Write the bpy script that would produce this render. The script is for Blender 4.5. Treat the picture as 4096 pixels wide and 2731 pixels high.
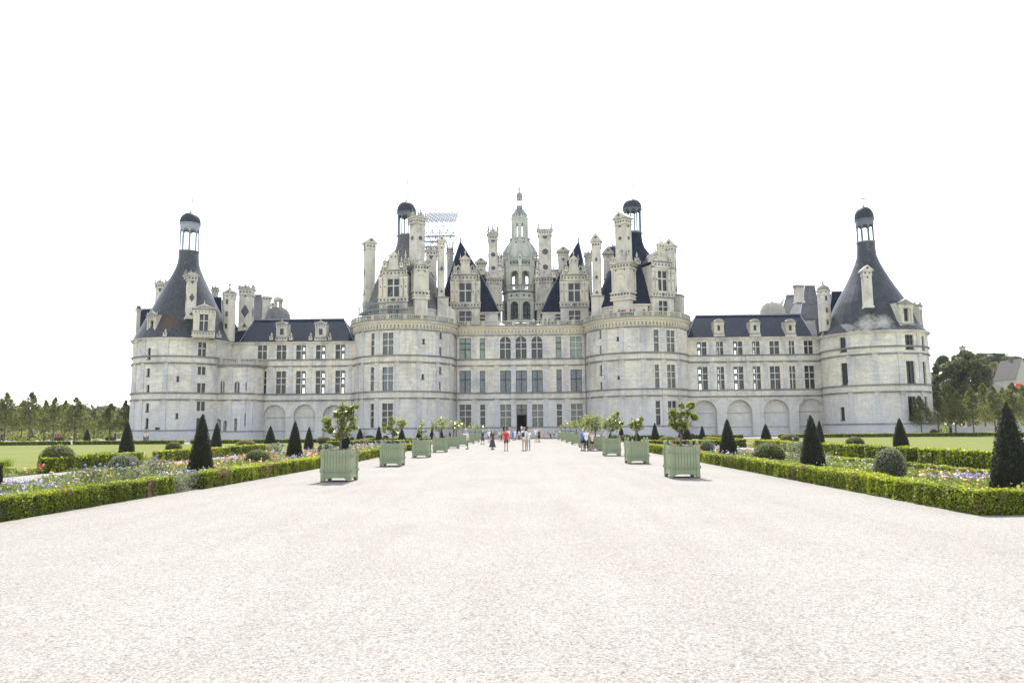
import bpy, math, random
import numpy as np
from mathutils import Matrix, Vector
random.seed(7); rng = np.random.default_rng(7)
R_ = math.radians; sin, cos, pi = math.sin, math.cos, math.pi
for o in list(bpy.data.objects): bpy.data.objects.remove(o)
C = bpy.context.scene.collection; SC = bpy.context.scene
# ---------------------------------------------------------------- camera, sky, sun, exposure
FPX, CX, CY, CAMH = 2930.0, 2048.0, 1365.5, 1.7
YAW, PITCH, ROLL = R_(0.83), math.atan(347/FPX), R_(0.52)
RM = Matrix.Rotation(YAW, 3, 'Z') @ Matrix.Rotation(R_(90)+PITCH, 3, 'X') @ Matrix.Rotation(-ROLL, 3, 'Z')
cam = bpy.data.objects.new('camera', bpy.data.cameras.new('camera')); C.objects.link(cam)
cam.matrix_world = Matrix.Translation((0, 0, CAMH)) @ RM.to_4x4()
cam.data.sensor_width = 36; cam.data.lens = FPX/4096*36
cam.data.clip_start = .1; cam.data.clip_end = 6000
SC.camera = cam
SUN_EL = R_(53)
w = bpy.data.worlds.new("World"); SC.world = w; w.use_nodes = True
nt = w.node_tree; nt.nodes.clear()
sky = nt.nodes.new('ShaderNodeTexSky'); sky.sky_type = 'NISHITA'; sky.sun_disc = False
sky.sun_elevation = SUN_EL; sky.sun_rotation = 0; sky.air_density = 1.0; sky.dust_density = .1; sky.ozone_density = 1.0
bg = nt.nodes.new('ShaderNodeBackground'); bg.inputs['Strength'].default_value = 0.122
out = nt.nodes.new('ShaderNodeOutputWorld')
hz = nt.nodes.new('ShaderNodeHueSaturation'); hz.inputs['Saturation'].default_value = .34; nt.links.new(sky.outputs[0], hz.inputs['Color']); nt.links.new(hz.outputs[0], bg.inputs[0]); nt.links.new(bg.outputs[0], out.inputs[0])
sl = bpy.data.lights.new('sun', 'SUN'); sl.energy = 2.75; sl.angle = R_(0.5); sl.color = (1, .96, .89)
so = bpy.data.objects.new('sun', sl); C.objects.link(so); so.rotation_euler = (-(pi/2-SUN_EL), 0, 0)
SC.view_settings.view_transform = 'Standard'; SC.view_settings.look = 'None'
SC.view_settings.exposure = 1.58; SC.view_settings.gamma = 1
SC.render.resolution_x = 1024; SC.render.resolution_y = 682

# ---------------------------------------------------------------- measured frames: survey sheet -> place
SH = {0:(0,0,1.0), 1:(500,760,.3444), 2:(500,1240,.3444), 3:(900,1060,.4591), 4:(1380,680,.3953), 5:(1800,700,.3828),
      6:(2300,700,.3828), 7:(1380,1240,.3443), 8:(2060,1240,.3443), 9:(2740,1060,.4591), 10:(3240,760,.3698),
      11:(3240,1240,.3444), 12:(3600,1340,.4719), 13:(0,1540,.37), 14:(640,1580,.3827), 15:(1220,1580,.2976),
      16:(1840,1620,.2381), 17:(2200,1600,.2976), 18:(2720,1640,.2976)}
def src(k, x, y): a, b, s = SH[k]; return a+x*s, b+y*s
def ray(k, x, y):
    px, py = src(k, x, y)
    return RM @ Vector(((px-CX)/FPX, -(py-CY)/FPX, -1))
def at(k, x, y, Y):                      # the point of the vertical plane at distance Y
    d = ray(k, x, y); t = Y/d.y
    return Vector((d.x*t, Y, CAMH+d.z*t))
def gnd(k, x, y, z=0.0):                 # the point of the ground
    d = ray(k, x, y); t = (z-CAMH)/d.z
    return Vector((d.x*t, d.y*t, z))
def mpp(k, Y): return SH[k][2]*Y*1.01/FPX

# ---------------------------------------------------------------- object helpers
def tag(o, label=None, cat=None, group=None, kind=None):
    if label: o['label'] = label
    if cat: o['category'] = cat
    if group: o['group'] = group
    if kind: o['kind'] = kind
    return o
def empty(name, loc=(0,0,0), rz=0, label=None, cat=None, group=None, parent=None):
    o = bpy.data.objects.new(name, None); C.objects.link(o); o.location = loc; o.rotation_euler = (0,0,rz)
    o.empty_display_size = .3
    if parent: o.parent = parent
    return tag(o, label, cat, group)
class Frame:                             # u to the right, d towards the garden, z up; flat or round a cylinder
    def __init__(s, o, rot=0.0, R=None): s.o = Vector(o); s.rot = rot; s.R = R
    def p(s, u, d, z):
        if s.R is None:
            r = s.rot
            return (s.o.x+u*cos(r)+d*sin(r), s.o.y+u*sin(r)-d*cos(r), s.o.z+z)
        a = u/s.R+s.rot
        return (s.o.x+(s.R+d)*sin(a), s.o.y-(s.R+d)*cos(a), s.o.z+z)
    def hit(s, k, x, y):
        d = ray(k, x, y); o = Vector((0,0,CAMH))-s.o
        if s.R is None:
            n = Vector((sin(s.rot), -cos(s.rot), 0)); t = -o.dot(n)/d.dot(n); q = o+d*t
            return q.x*cos(s.rot)+q.y*sin(s.rot), q.z
        a = d.x**2+d.y**2; b = 2*(o.x*d.x+o.y*d.y); c = o.x**2+o.y**2-s.R**2
        D = max(b*b-4*a*c, 0); t = (-b-math.sqrt(D))/(2*a); q = o+d*t
        return (math.atan2(q.x, -q.y)-s.rot)*s.R, q.z
    def turn(s, q): return Frame(s.o, s.rot+q*pi/2)
class MB:
    def __init__(s, fr=None): s.v=[]; s.f=[]; s.m=[]; s.uv=[]; s.fr = fr or Frame((0,0,0)); s.smooth=[]
    def face(s, pts, mat=0, uv=None, sm=False):
        n = len(s.v); s.v += [tuple(p) for p in pts]; s.f.append(tuple(range(n, n+len(pts)))); s.m.append(mat); s.smooth.append(sm)
        s.uv += uv if uv else [(p[0]+p[1], p[2]) for p in pts]
    def q(s, loc, mat=0, sm=False, uvk=None):          # face from (u,d,z) points
        if uvk is None:
            du = max(p[0] for p in loc)-min(p[0] for p in loc); dz = max(p[2] for p in loc)-min(p[2] for p in loc); dd = max(p[1] for p in loc)-min(p[1] for p in loc)
            if dd <= min(du, dz)+1e-6 or (dz > 1e-6 and du >= dd): uv = [(p[0], p[2]) for p in loc]
            elif dz < 1e-6: uv = [(p[0], p[1]) for p in loc]
            else: uv = [(p[1], p[2]) for p in loc]
        else: uv = uvk
        s.face([s.fr.p(*p) for p in loc], mat, uv, sm)
    def nseg(s, a, b): return 1 if s.fr.R is None else max(1, int(math.ceil(abs(b-a)/.7)))
    def box(s, u0, u1, d0, d1, z0, z1, mat=0, skip=''):
        n = s.nseg(u0, u1)
        for i in range(n):
            a = u0+(u1-u0)*i/n; b = u0+(u1-u0)*(i+1)/n; sm = s.fr.R is not None
            s.q([(a,d1,z0),(b,d1,z0),(b,d1,z1),(a,d1,z1)], mat, False)
            if 'b' not in skip: s.q([(b,d0,z0),(a,d0,z0),(a,d0,z1),(b,d0,z1)], mat)
            s.q([(a,d1,z1),(b,d1,z1),(b,d0,z1),(a,d0,z1)], mat); s.q([(a,d0,z0),(b,d0,z0),(b,d1,z0),(a,d1,z0)], mat)
        s.q([(u0,d0,z0),(u0,d1,z0),(u0,d1,z1),(u0,d0,z1)], mat); s.q([(u1,d1,z0),(u1,d0,z0),(u1,d0,z1),(u1,d1,z1)], mat)
    def poly(s, pts, d0, d1, mat=0):                   # polygon in u,z (anticlockwise seen from the front) extruded d0..d1
        s.q([(u,d1,z) for u,z in pts], mat)
        s.q([(u,d0,z) for u,z in reversed(pts)], mat)
        for i in range(len(pts)):
            a, b = pts[i], pts[(i+1)%len(pts)]
            s.q([(b[0],d1,b[1]),(a[0],d1,a[1]),(a[0],d0,a[1]),(b[0],d0,b[1])], mat)
    def lathe(s, u, d, prof, n=16, mat=0, sm=True, ph=0.0, cap=True):
        pts = [[(u+r*sin(ph+2*pi*i/n), d-r*cos(ph+2*pi*i/n), z) for i in range(n)] for r, z in prof]
        acc = 0
        for j in range(len(prof)-1):
            L = math.hypot(prof[j+1][0]-prof[j][0], prof[j+1][1]-prof[j][1]); rm = max(prof[j][0], prof[j+1][0])
            for i in range(n):
                i2 = (i+1)%n; c = 2*pi*rm/n
                s.q([pts[j][i2],pts[j][i],pts[j+1][i],pts[j+1][i2]], mat, sm, [((i+1)*c,acc),(i*c,acc),(i*c,acc+L),((i+1)*c,acc+L)])
            acc += L
        if cap:
            if prof[0][0] > 1e-3: s.q(list(pts[0]), mat)
            if prof[-1][0] > 1e-3: s.q(list(reversed(pts[-1])), mat)
    def bar(s, a, b, r=.03, mat=0, n=4):               # bar between two (u,d,z) points
        A = Vector(s.fr.p(*a)); B = Vector(s.fr.p(*b)); z = (B-A).normalized(); x = z.orthogonal().normalized(); y = z.cross(x)
        ra, rb = (r if isinstance(r, tuple) else (r, r))
        P = [[c+(x*cos(2*pi*i/n+pi/4)+y*sin(2*pi*i/n+pi/4))*rr for i in range(n)] for c, rr in ((A,ra),(B,rb))]
        for i in range(n):
            j = (i+1)%n; s.face([P[0][i],P[0][j],P[1][j],P[1][i]], mat, sm=n>4)
        s.face(P[0][::-1], mat); s.face(P[1], mat)
    def wall(s, u0, u1, z0, z1, holes=(), d=0.0, mat=0, dep=.4, rmat=None):
        rmat = mat if rmat is None else rmat
        us = sorted({u0, u1}|{h[0] for h in holes}|{h[1] for h in holes}); zs = sorted({z0, z1}|{h[2] for h in holes}|{h[3] for h in holes})
        us = [a for a in us if u0-1e-6 <= a <= u1+1e-6]; zs = [a for a in zs if z0-1e-6 <= a <= z1+1e-6]
        for a, b in zip(us, us[1:]):
            for c, e in zip(zs, zs[1:]):
                if any(h[0]-1e-6 <= a and b <= h[1]+1e-6 and h[2]-1e-6 <= c and e <= h[3]+1e-6 for h in holes): continue
                n = s.nseg(a, b)
                for i in range(n):
                    p = a+(b-a)*i/n; r = a+(b-a)*(i+1)/n
                    s.q([(p,d,c),(r,d,c),(r,d,e),(p,d,e)], mat, s.fr.R is not None)
        for h in holes:
            a, b, c, e = h[:4]; dp = h[5] if len(h) > 5 else dep
            D = d-dp
            s.q([(a,d,c),(b,d,c),(b,D,c),(a,D,c)], rmat)
            s.q([(a,D,c),(a,D,e),(a,d,e),(a,d,c)], rmat); s.q([(b,d,c),(b,d,e),(b,D,e),(b,D,c)], rmat)
            if len(h) > 4 and h[4]:                      # round head
                r = (b-a)/2; m = (a+b)/2; zc = e-r; N = 12
                arc = [(m-r*cos(pi*i/N), zc+r*sin(pi*i/N)) for i in range(N+1)]
                for i in range(N):
                    (x0, y0), (x1, y1) = arc[i], arc[i+1]
                    s.q([(x0,d,y0),(x1,d,y1),(x1,d,e),(x0,d,e)], mat)
                    s.q([(x0,D,y0),(x1,D,y1),(x1,d,y1),(x0,d,y0)], rmat)
            else: s.q([(a,D,e),(b,D,e),(b,d,e),(a,d,e)], rmat)
    def build(s, name, mats, parent=None, label=None):
        me = bpy.data.meshes.new(name); me.from_pydata(s.v, [], s.f)
        for m in (mats if isinstance(mats, (list, tuple)) else [mats]): me.materials.append(m)
        me.polygons.foreach_set('material_index', s.m); me.polygons.foreach_set('use_smooth', s.smooth)
        uv = me.uv_layers.new(name='UVMap'); uv.data.foreach_set('uv', np.array(s.uv, dtype=np.float32).ravel())
        me.update(); o = bpy.data.objects.new(name, me); C.objects.link(o)
        if parent: o.parent = parent; o.matrix_parent_inverse = pinv(parent)
        if label: o['label'] = label
        return o
def pinv(p):
    M = Matrix.LocRotScale(p.location, p.rotation_euler, p.scale)
    if p.parent: M = Matrix.LocRotScale(p.parent.location, p.parent.rotation_euler, p.parent.scale) @ p.matrix_parent_inverse @ M
    return M.inverted()
def copy_tree(o, parent=None):
    c = o.copy(); C.objects.link(c)
    if parent: c.parent = parent
    for ch in list(o.children): copy_tree(ch, c)
    return c

# ---------------------------------------------------------------- materials
def nodes(name):
    m = bpy.data.materials.new(name); m.use_nodes = True; t = m.node_tree; t.nodes.clear()
    o = t.nodes.new('ShaderNodeOutputMaterial'); b = t.nodes.new('ShaderNodeBsdfPrincipled'); t.links.new(b.outputs[0], o.inputs[0])
    return m, t, b, o
def N(t, typ, **kw):
    n = t.nodes.new('ShaderNode'+typ)
    for k, v in kw.items():
        if k in n.inputs: n.inputs[k].default_value = v
        else: setattr(n, k, v)
    return n
def L(t, a, b): t.links.new(a, b)
def mixc(t, fac, a, b, mode='MIX'):
    n = t.nodes.new('ShaderNodeMix'); n.data_type = 'RGBA'; n.blend_type = mode
    for i, v in ((0, fac), (6, a), (7, b)):
        if isinstance(v, (int, float)): n.inputs[i].default_value = v
        elif isinstance(v, tuple): n.inputs[i].default_value = (*v, 1) if len(v) == 3 else v
        else: t.links.new(v, n.inputs[i])
    return n.outputs[2]
def ramp(t, src_, stops, interp='LINEAR'):
    n = t.nodes.new('ShaderNodeValToRGB'); n.color_ramp.interpolation = interp; e = n.color_ramp.elements
    while len(e) < len(stops): e.new(.5)
    for el, (p, c) in zip(e, stops): el.position = p; el.color = (*c, 1) if isinstance(c, tuple) else (c, c, c, 1)
    t.links.new(src_, n.inputs[0]); return n.outputs[0]
def noise(t, scale, detail=4, rough=.6, vec=None, dist=0):
    n = N(t, 'TexNoise', Scale=scale, Detail=detail, Roughness=rough, Distortion=dist)
    if vec is None:
        g = t.nodes.new('ShaderNodeNewGeometry'); vec = g.outputs['Position']
    t.links.new(vec, n.inputs['Vector']); return n.outputs[0]
def scaled(t, s):
    g = t.nodes.new('ShaderNodeNewGeometry'); m = N(t, 'VectorMath', operation='MULTIPLY'); L(t, g.outputs['Position'], m.inputs[0]); m.inputs[1].default_value = s
    return m.outputs[0]
def bump(t, b, h, strength=.3, dist=.02):
    n = N(t, 'Bump', Strength=strength, Distance=dist); L(t, h, n.inputs['Height']); L(t, n.outputs[0], b.inputs['Normal'])
def plain(name, col, rough=.6, metal=0, var=0.0, spec=.5):
    m, t, b, o = nodes(name)
    if var:
        c = mixc(t, ramp(t, noise(t, 3.0), [(.35, 0.), (.65, 1.)]), tuple(x*(1-var) for x in col), tuple(min(1, x*(1+var)) for x in col)); L(t, c, b.inputs['Base Color'])
    else: b.inputs['Base Color'].default_value = (*col, 1)
    b.inputs['Roughness'].default_value = rough; b.inputs['Metallic'].default_value = metal; b.inputs['Specular IOR Level'].default_value = spec
    return m
def stone(name, base, dark, warm, ashlar=1.0, stain=.5, rowh=.34):
    m, t, b, o = nodes(name)
    uv = N(t, 'UVMap'); br = N(t, 'TexBrick', Scale=1.0); L(t, uv.outputs[0], br.inputs['Vector'])
    br.inputs['Brick Width'].default_value = .82; br.inputs['Row Height'].default_value = rowh; br.inputs['Mortar Size'].default_value = .018
    br.inputs['Color1'].default_value = (.0,.0,.0,1); br.inputs['Color2'].default_value = (1,1,1,1); br.inputs['Mortar'].default_value = (.5,.5,.5,1); br.inputs['Bias'].default_value = 0
    c = mixc(t, ramp(t, noise(t, .22, 5), [(.38, 0.), (.62, 1.)]), base, warm)
    bv = mixc(t, .34*ashlar, c, br.outputs['Color'], 'SOFT_LIGHT')
    st = ramp(t, noise(t, .35, 8, .65, scaled(t, (1,1,.55)), .6), [(.47, 0.), (.68, 1.)])
    f = N(t, 'Math', operation='MULTIPLY'); L(t, st, f.inputs[0]); f.inputs[1].default_value = stain
    c2 = mixc(t, f.outputs[0], bv, dark)
    # rain streaks
    sk = ramp(t, noise(t, 1.0, 5, .6, scaled(t, (2.2,2.2,.18))), [(.52, 0.), (.75, 1.)])
    f2 = N(t, 'Math', operation='MULTIPLY'); L(t, sk, f2.inputs[0]); f2.inputs[1].default_value = stain*.55
    c3 = mixc(t, f2.outputs[0], c2, tuple(x*.75 for x in dark))
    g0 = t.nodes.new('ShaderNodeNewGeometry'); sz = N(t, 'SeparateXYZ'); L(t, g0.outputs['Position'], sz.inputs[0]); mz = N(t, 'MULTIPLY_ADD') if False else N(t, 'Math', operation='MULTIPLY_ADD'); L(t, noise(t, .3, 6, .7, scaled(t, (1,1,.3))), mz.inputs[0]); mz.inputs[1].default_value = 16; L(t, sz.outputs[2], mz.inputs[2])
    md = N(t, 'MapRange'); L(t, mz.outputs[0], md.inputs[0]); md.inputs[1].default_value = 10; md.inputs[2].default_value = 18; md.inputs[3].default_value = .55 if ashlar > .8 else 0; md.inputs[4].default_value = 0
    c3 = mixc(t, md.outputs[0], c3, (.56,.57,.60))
    # joints
    f3 = N(t, 'Math', operation='MULTIPLY'); L(t, br.outputs['Fac'], f3.inputs[0]); f3.inputs[1].default_value = .40*ashlar
    c4 = mixc(t, f3.outputs[0], c3, tuple(x*.55 for x in dark))
    fine = ramp(t, noise(t, 9, 3), [(.3, .86), (.7, 1.08)]); c5 = mixc(t, 1.0, c4, fine, 'MULTIPLY')
    L(t, c5, b.inputs['Base Color']); b.inputs['Roughness'].default_value = .85; b.inputs['Specular IOR Level'].default_value = .25
    bump(t, b, noise(t, 6, 5), .35, .03)
    return m
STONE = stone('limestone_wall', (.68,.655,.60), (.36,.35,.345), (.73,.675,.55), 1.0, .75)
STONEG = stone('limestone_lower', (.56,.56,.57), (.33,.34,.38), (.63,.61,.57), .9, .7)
TRIM = stone('limestone_carved', (.62,.60,.54), (.24,.24,.235), (.66,.605,.49), .45, .75)
YSTONE = stone('limestone_corbels', (.62,.58,.48), (.38,.37,.34), (.66,.59,.43), .4, .45)
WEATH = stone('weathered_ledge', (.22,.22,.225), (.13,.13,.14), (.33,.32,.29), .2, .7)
RAILM = stone('balustrade_stone', (.50,.47,.42), (.26,.26,.27), (.52,.48,.38), .2, .6)
PSTONE = stone('pale_warm_stone', (.62,.59,.50), (.30,.295,.28), (.66,.61,.49), .3, .6)
GSTONE = stone('lantern_stone', (.50,.53,.48), (.34,.38,.36), (.58,.57,.48), .25, .5)
def slate(name, base, lich=0.0, rough=.5, patches=(), spec=.3):
    m, t, b, o = nodes(name)
    uv = N(t, 'UVMap'); br = N(t, 'TexBrick', Scale=1.0); L(t, uv.outputs[0], br.inputs['Vector'])
    br.inputs['Brick Width'].default_value = .3; br.inputs['Row Height'].default_value = .28; br.inputs['Mortar Size'].default_value = .012
    br.inputs['Color1'].default_value = (.3,.3,.3,1); br.inputs['Color2'].default_value = (.75,.75,.75,1); br.inputs['Mortar'].default_value = (.1,.1,.1,1)
    c = mixc(t, ramp(t, noise(t, .5, 5), [(.35, 0.), (.65, 1.)]), base, tuple(x*1.35 for x in base))
    c = mixc(t, .5, c, br.outputs[0], 'SOFT_LIGHT')
    st = ramp(t, noise(t, 1.0, 4, .6, scaled(t, (1.4,1.4,.25))), [(.5, 0.), (.8, .5)]); c = mixc(t, st, c, tuple(x*2.2 for x in base))
    if lich:
        lf = ramp(t, noise(t, 1.3, 6, .7), [(.56, 0.), (.66, lich)]); c = mixc(t, lf, c, (.21,.19,.15))
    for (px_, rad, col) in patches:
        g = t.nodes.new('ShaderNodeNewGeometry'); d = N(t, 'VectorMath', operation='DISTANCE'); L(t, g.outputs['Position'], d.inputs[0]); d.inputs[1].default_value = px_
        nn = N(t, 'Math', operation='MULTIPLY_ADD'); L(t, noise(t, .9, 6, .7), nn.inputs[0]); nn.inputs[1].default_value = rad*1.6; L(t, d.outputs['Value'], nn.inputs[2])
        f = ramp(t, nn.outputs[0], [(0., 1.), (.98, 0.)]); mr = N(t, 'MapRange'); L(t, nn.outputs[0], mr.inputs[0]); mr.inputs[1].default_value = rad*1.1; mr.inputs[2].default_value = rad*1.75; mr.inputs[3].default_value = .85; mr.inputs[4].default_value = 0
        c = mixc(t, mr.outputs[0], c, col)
    L(t, c, b.inputs['Base Color']); b.inputs['Roughness'].default_value = rough; b.inputs['Specular IOR Level'].default_value = spec
    bump(t, b, br.outputs['Fac'], -.3, .02)
    return m
SLATE = slate('blue_slate', (.011,.017,.033), 0, .75, (), .07)
SLATEL = slate('lichened_slate', (.085,.085,.088), .8, .5)
ORUST = slate('rust_stained_slate', (.085,.06,.042), .6, .55)
INLAY = plain('slate_inlay', (.045,.052,.065), .45, var=.15)
LEAD = plain('lead_sheet', (.20,.22,.26), .38, .35, var=.2)
LEADW = plain('pale_lead_columns', (.27,.29,.34), .5, .0, var=.12)
LEADD = plain('dark_lead_dome', (.028,.034,.048), .6, 0, var=.25, spec=.2)
def glass(name, col, bar, cell, rough=.12, row=.3, wcell=.2, bw=.014):
    m, t, b, o = nodes(name)
    uv = N(t, 'UVMap'); br = N(t, 'TexBrick', Scale=1.0, offset=0.0, squash=1.0); L(t, uv.outputs[0], br.inputs['Vector'])
    br.inputs['Brick Width'].default_value = wcell; br.inputs['Row Height'].default_value = row; br.inputs['Mortar Size'].default_value = bw; br.inputs['Mortar Smooth'].default_value = 0
    br.inputs['Color1'].default_value = (*col, 1); br.inputs['Color2'].default_value = (*[x*cell for x in col], 1); br.inputs['Mortar'].default_value = (*bar, 1)
    c = mixc(t, ramp(t, noise(t, 1.6, 2), [(.4, .0), (.62, .5)]), br.outputs[0], tuple(x*.55 for x in col))
    L(t, c, b.inputs['Base Color']); b.inputs['Roughness'].default_value = rough; b.inputs['Specular IOR Level'].default_value = .28
    bump(t, b, noise(t, 2.5, 1), .05, .05)
    return m
G_DARK = glass('dark_glass', (.030,.037,.038), (.09,.10,.10), .6)
G_DARKG = glass('dark_leaded_glass', (.085,.10,.095), (.30,.30,.28), .6, row=.2, wcell=.17, bw=.018)
G_GREEN = glass('green_leaded_glass', (.22,.31,.26), (.40,.45,.40), .7, .3, .26, .16, .02)
G_BLUE = glass('painted_reflection_glass', (.22,.26,.29), (.05,.06,.06), .75, .2, .42, .3, .025)  # sky reflection put into the pane colour as pale blue-grey
WOODD = plain('dark_window_frame', (.022,.027,.026), .5)
MULL = plain('stone_mullion', (.58,.56,.52), .8, var=.12)
WINM = [MULL, WOODD, G_DARK, G_DARKG, G_GREEN, G_BLUE]
def window(fr, r, cols, rows, parent, pane=2, mull=0, arched=False, open_=(), mw=.13, dep=.32, label=None):
    u0, u1, z0, z1 = r; mb = MB(fr); H = z1-z0; W = u1-u0; mw = min(mw, W*.16)
    cu = [u0+W*i/cols for i in range(cols+1)]; zz = [z1]
    for f in rows: zz.append(zz[-1]-H*f)
    zz[-1] = z0
    rr = W/2; mid = (u0+u1)/2
    def head(u): return z1-rr+math.sqrt(max(rr*rr-(u-mid)**2, 0)) if arched else z1
    for i in range(cols):
        for j in range(len(rows)):
            a, b, t_, c = cu[i], cu[i+1], zz[j], zz[j+1]
            if (i, j) in open_: tc = t_; t_ = c+(tc-c)*.62; mb.q([(a,-dep,t_),(b,-dep,t_),(b,-dep,tc),(a,-dep,tc)], 3)
            if (i, j) not in open_:
                if arched and j == 0:
                    K = 6; top = [(a+(b-a)*q/K, -dep, min(t_, head(a+(b-a)*q/K))) for q in range(K+1)]
                    mb.q([(a,-dep,c),(b,-dep,c)]+top[::-1], pane)
                elif 1: mb.q([(a,-dep,c),(b,-dep,c),(b,-dep,t_),(a,-dep,t_)], pane)
            else:
                for f in ((.25,.5,.75) if t_-c > .9 else (.33,.66)): mb.box(a, b, -dep, -dep+.03, c+(t_-c)*f-.05, c+(t_-c)*f+.05, 1, 'b')
                mb.box((a+b)/2-.03, (a+b)/2+.03, -dep, -dep+.03, c, t_, 1, 'b')
                mb.box(a, a+.24, -dep-.02, -dep+.02, c, t_, 1, 'b'); mb.box(b-.24, b, -dep-.02, -dep+.02, c, t_, 1, 'b')
            e = .055
            mb.box(a, a+e, -dep, -dep+.05, c, t_ if not (arched and j == 0) else c+(t_-c)*.6, 1, 'b'); mb.box(b-e, b, -dep, -dep+.05, c, t_ if not (arched and j == 0) else c+(t_-c)*.6, 1, 'b')
            mb.box(a+e, b-e, -dep, -dep+.045, c, c+e, 1, 'b')
            if not (arched and j == 0): mb.box(a+e, b-e, -dep, -dep+.045, t_-e, t_, 1, 'b')
    for i in range(1, cols): mb.box(cu[i]-mw/2, cu[i]+mw/2, -dep+.01, -dep+.2, z0, z1-.01, mull)
    for j in range(1, len(rows)): mb.box(u0, u1, -dep+.012, -dep+.185, zz[j]-mw/2, zz[j]+mw/2, mull)
    if not arched: mb.box(u0-.06, u1+.06, -.05, .07, z0-.12, z0-.002, mull)
    return mb.build('window', WINM, parent, label)
def rect(fr, k, x0, x1, y0, y1):         # survey rectangle -> u0,u1,z0,z1 on the frame
    a = fr.hit(k, x0, (y0+y1)/2)[0]; b = fr.hit(k, x1, (y0+y1)/2)[0]; m = (x0+x1)/2
    return a, b, fr.hit(k, m, y1)[1], fr.hit(k, m, y0)[1]
# ================================================================ the castle
castle = empty('castle', (0, 135, 0), 0, 'long pale limestone castle with blue slate roofs, round towers and many tall chimneys', 'castle')
Z1, Z2, Z3, Z4, ZC, ZK0, ZK1, ZB0, ZB1 = 7.0, 8.15, 13.2, 14.37, 18.85, 19.35, 19.9, 20.45, 21.47
WM = [STONE, WEATH, TRIM, STONEG, YSTONE, SLATE]
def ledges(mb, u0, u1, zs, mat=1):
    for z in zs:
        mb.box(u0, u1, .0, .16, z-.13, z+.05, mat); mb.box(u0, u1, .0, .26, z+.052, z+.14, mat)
def pilaster(mb, u, z0, z1, w=.75, mat=3):
    mb.box(u-w/2, u+w/2, 0, .09, z0+.45, z1-.55, mat); mb.box(u-w/2-.08, u+w/2+.08, 0, .14, z0+.003, z0+.45, mat)
    mb.box(u-w/2-.05, u+w/2+.05, 0, .15, z1-.55, z1-.12, 2); mb.box(u-w/2-.1, u+w/2+.1, 0, .2, z1-.12, z1-.004, 2)
def storeys(mb, us, levels, w=.75):
    for u in us:
        for a, b in levels: pilaster(mb, u, a, b, w)
        for a, b in ((Z1, Z2), (Z3, Z4)): mb.box(u-w/2-.03, u+w/2+.03, 0, .1, a+.15, b-.14, 0)
def corbels(mb, u0, u1):
    mb.box(u0, u1, 0, .14, ZC-.1, ZC+.08, 1)
    n = int((u1-u0)/.62)
    for i in range(n):
        u = u0+(i+.5)*(u1-u0)/n; mb.box(u-.17, u+.17, 0, .34, ZK0-.1, ZK0+.32, 4); mb.box(u-.12, u+.12, 0, .2, ZK0-.38, ZK0-.1, 4)
    mb.box(u0, u1, 0, .36, ZK0+.322, ZK1+.1, 4); mb.box(u0, u1, 0, .58, ZK1+.1, ZK1+.3, 4); mb.box(u0, u1, 0, .72, ZK1+.3, ZB0, 4); mb.box(u0, u1, -.2, .86, ZB0, ZB0+.12, 1)
def balustrade(fr, u0, u1, z0, z1, parent, d=.5, mat=RAILM, step=.36):
    mb = MB(fr); Lu = abs(u1-u0); k = 1 if fr.R is None else (fr.R+d)/fr.R; bays = max(1, round(Lu*k/2.9)); H = z1-z0
    mb.box(u0, u1, d-.2, d+.16, z0+.122, z0+.22, 0); mb.box(u0, u1, d-.2, d+.18, z1-.17, z1, 0)
    for i in range(bays+1):
        u = u0+(u1-u0)*i/bays; mb.box(u-.26/k, u+.26/k, d-.23, d+.2, z0+.125, z1+.02, 0)
    for i in range(bays):
        a = u0+(u1-u0)*i/bays+.26/k; b = u0+(u1-u0)*(i+1)/bays-.26/k; n = max(1, round((b-a)*k/step))
        for j in range(n):
            u = a+(b-a)*(j+.5)/n
            mb.lathe(u, d, [(.075,z0+.22),(.045,z0+.3),(.115,z0+.45),(.10,z0+.55),(.05,z1-.32),(.045,z1-.24),(.08,z1-.17)], 6, 0, True, cap=False)
    return mb.build('balustrade', mat, parent)
R3a, R3b, R2 = (.26,.27,.47), (.30,.27,.43), (.38,.62)
CF = Frame((0,135,0))
def opening(fr, mb, lst, parent, holes):
    pass
# ---- central front
cw = []
cwin = [(7,1330,1463,325,573,2,R3a,4,1,0),(7,1567,1627,325,570,1,R3a,4,1,0),(7,1800,1925,307,570,2,(.27,.28,.45),2,0,1),(8,8,133,303,568,2,(.27,.28,.45),2,0,1),(8,192,318,303,568,2,(.27,.28,.45),2,0,1),
  (8,474,538,310,562,1,R3a,4,1,0),(8,640,775,308,558,2,R3a,4,0,0),
  (7,1330,1463,705,962,2,(.4,.6),5,1,0),(7,1567,1628,705,962,1,(.4,.6),5,1,0),(7,1803,1928,702,960,2,(.4,.6),5,1,0),(8,12,137,700,957,2,(.4,.6),5,1,0),(8,197,322,697,957,2,(.4,.6),5,1,0),(8,483,543,692,955,1,(.4,.6),5,1,0),(8,646,779,690,952,2,(.4,.6),5,1,0),
  (7,1330,1466,1098,1362,2,R3a,2,0,0),(7,1572,1628,1098,1362,1,R3a,2,0,0),(7,1805,1930,1097,1365,2,(.27,.28,.45),3,0,0),(8,202,327,1094,1362,2,(.27,.28,.45),3,0,0),(8,487,546,1092,1358,1,R3a,2,0,0),(8,652,787,1088,1352,2,(.27,.28,.45),3,0,0)]
mb = MB(CF); holes = []; todo = []
for k, x0, x1, y0, y1, c, r, pm, mu, ar in cwin:
    q = rect(CF, k, x0, x1, y0, y1); holes.append((*q, ar)); todo.append((q, c, r, pm, mu, ar))
dq = rect(CF, 8, 18, 139, 1097, 1420); DZ = .62; dq = (dq[0], dq[1], DZ, dq[3]); holes.append((*dq, 0, .9))
mb.wall(-13.2, 12.6, 0, ZC, holes, dep=.4)
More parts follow.
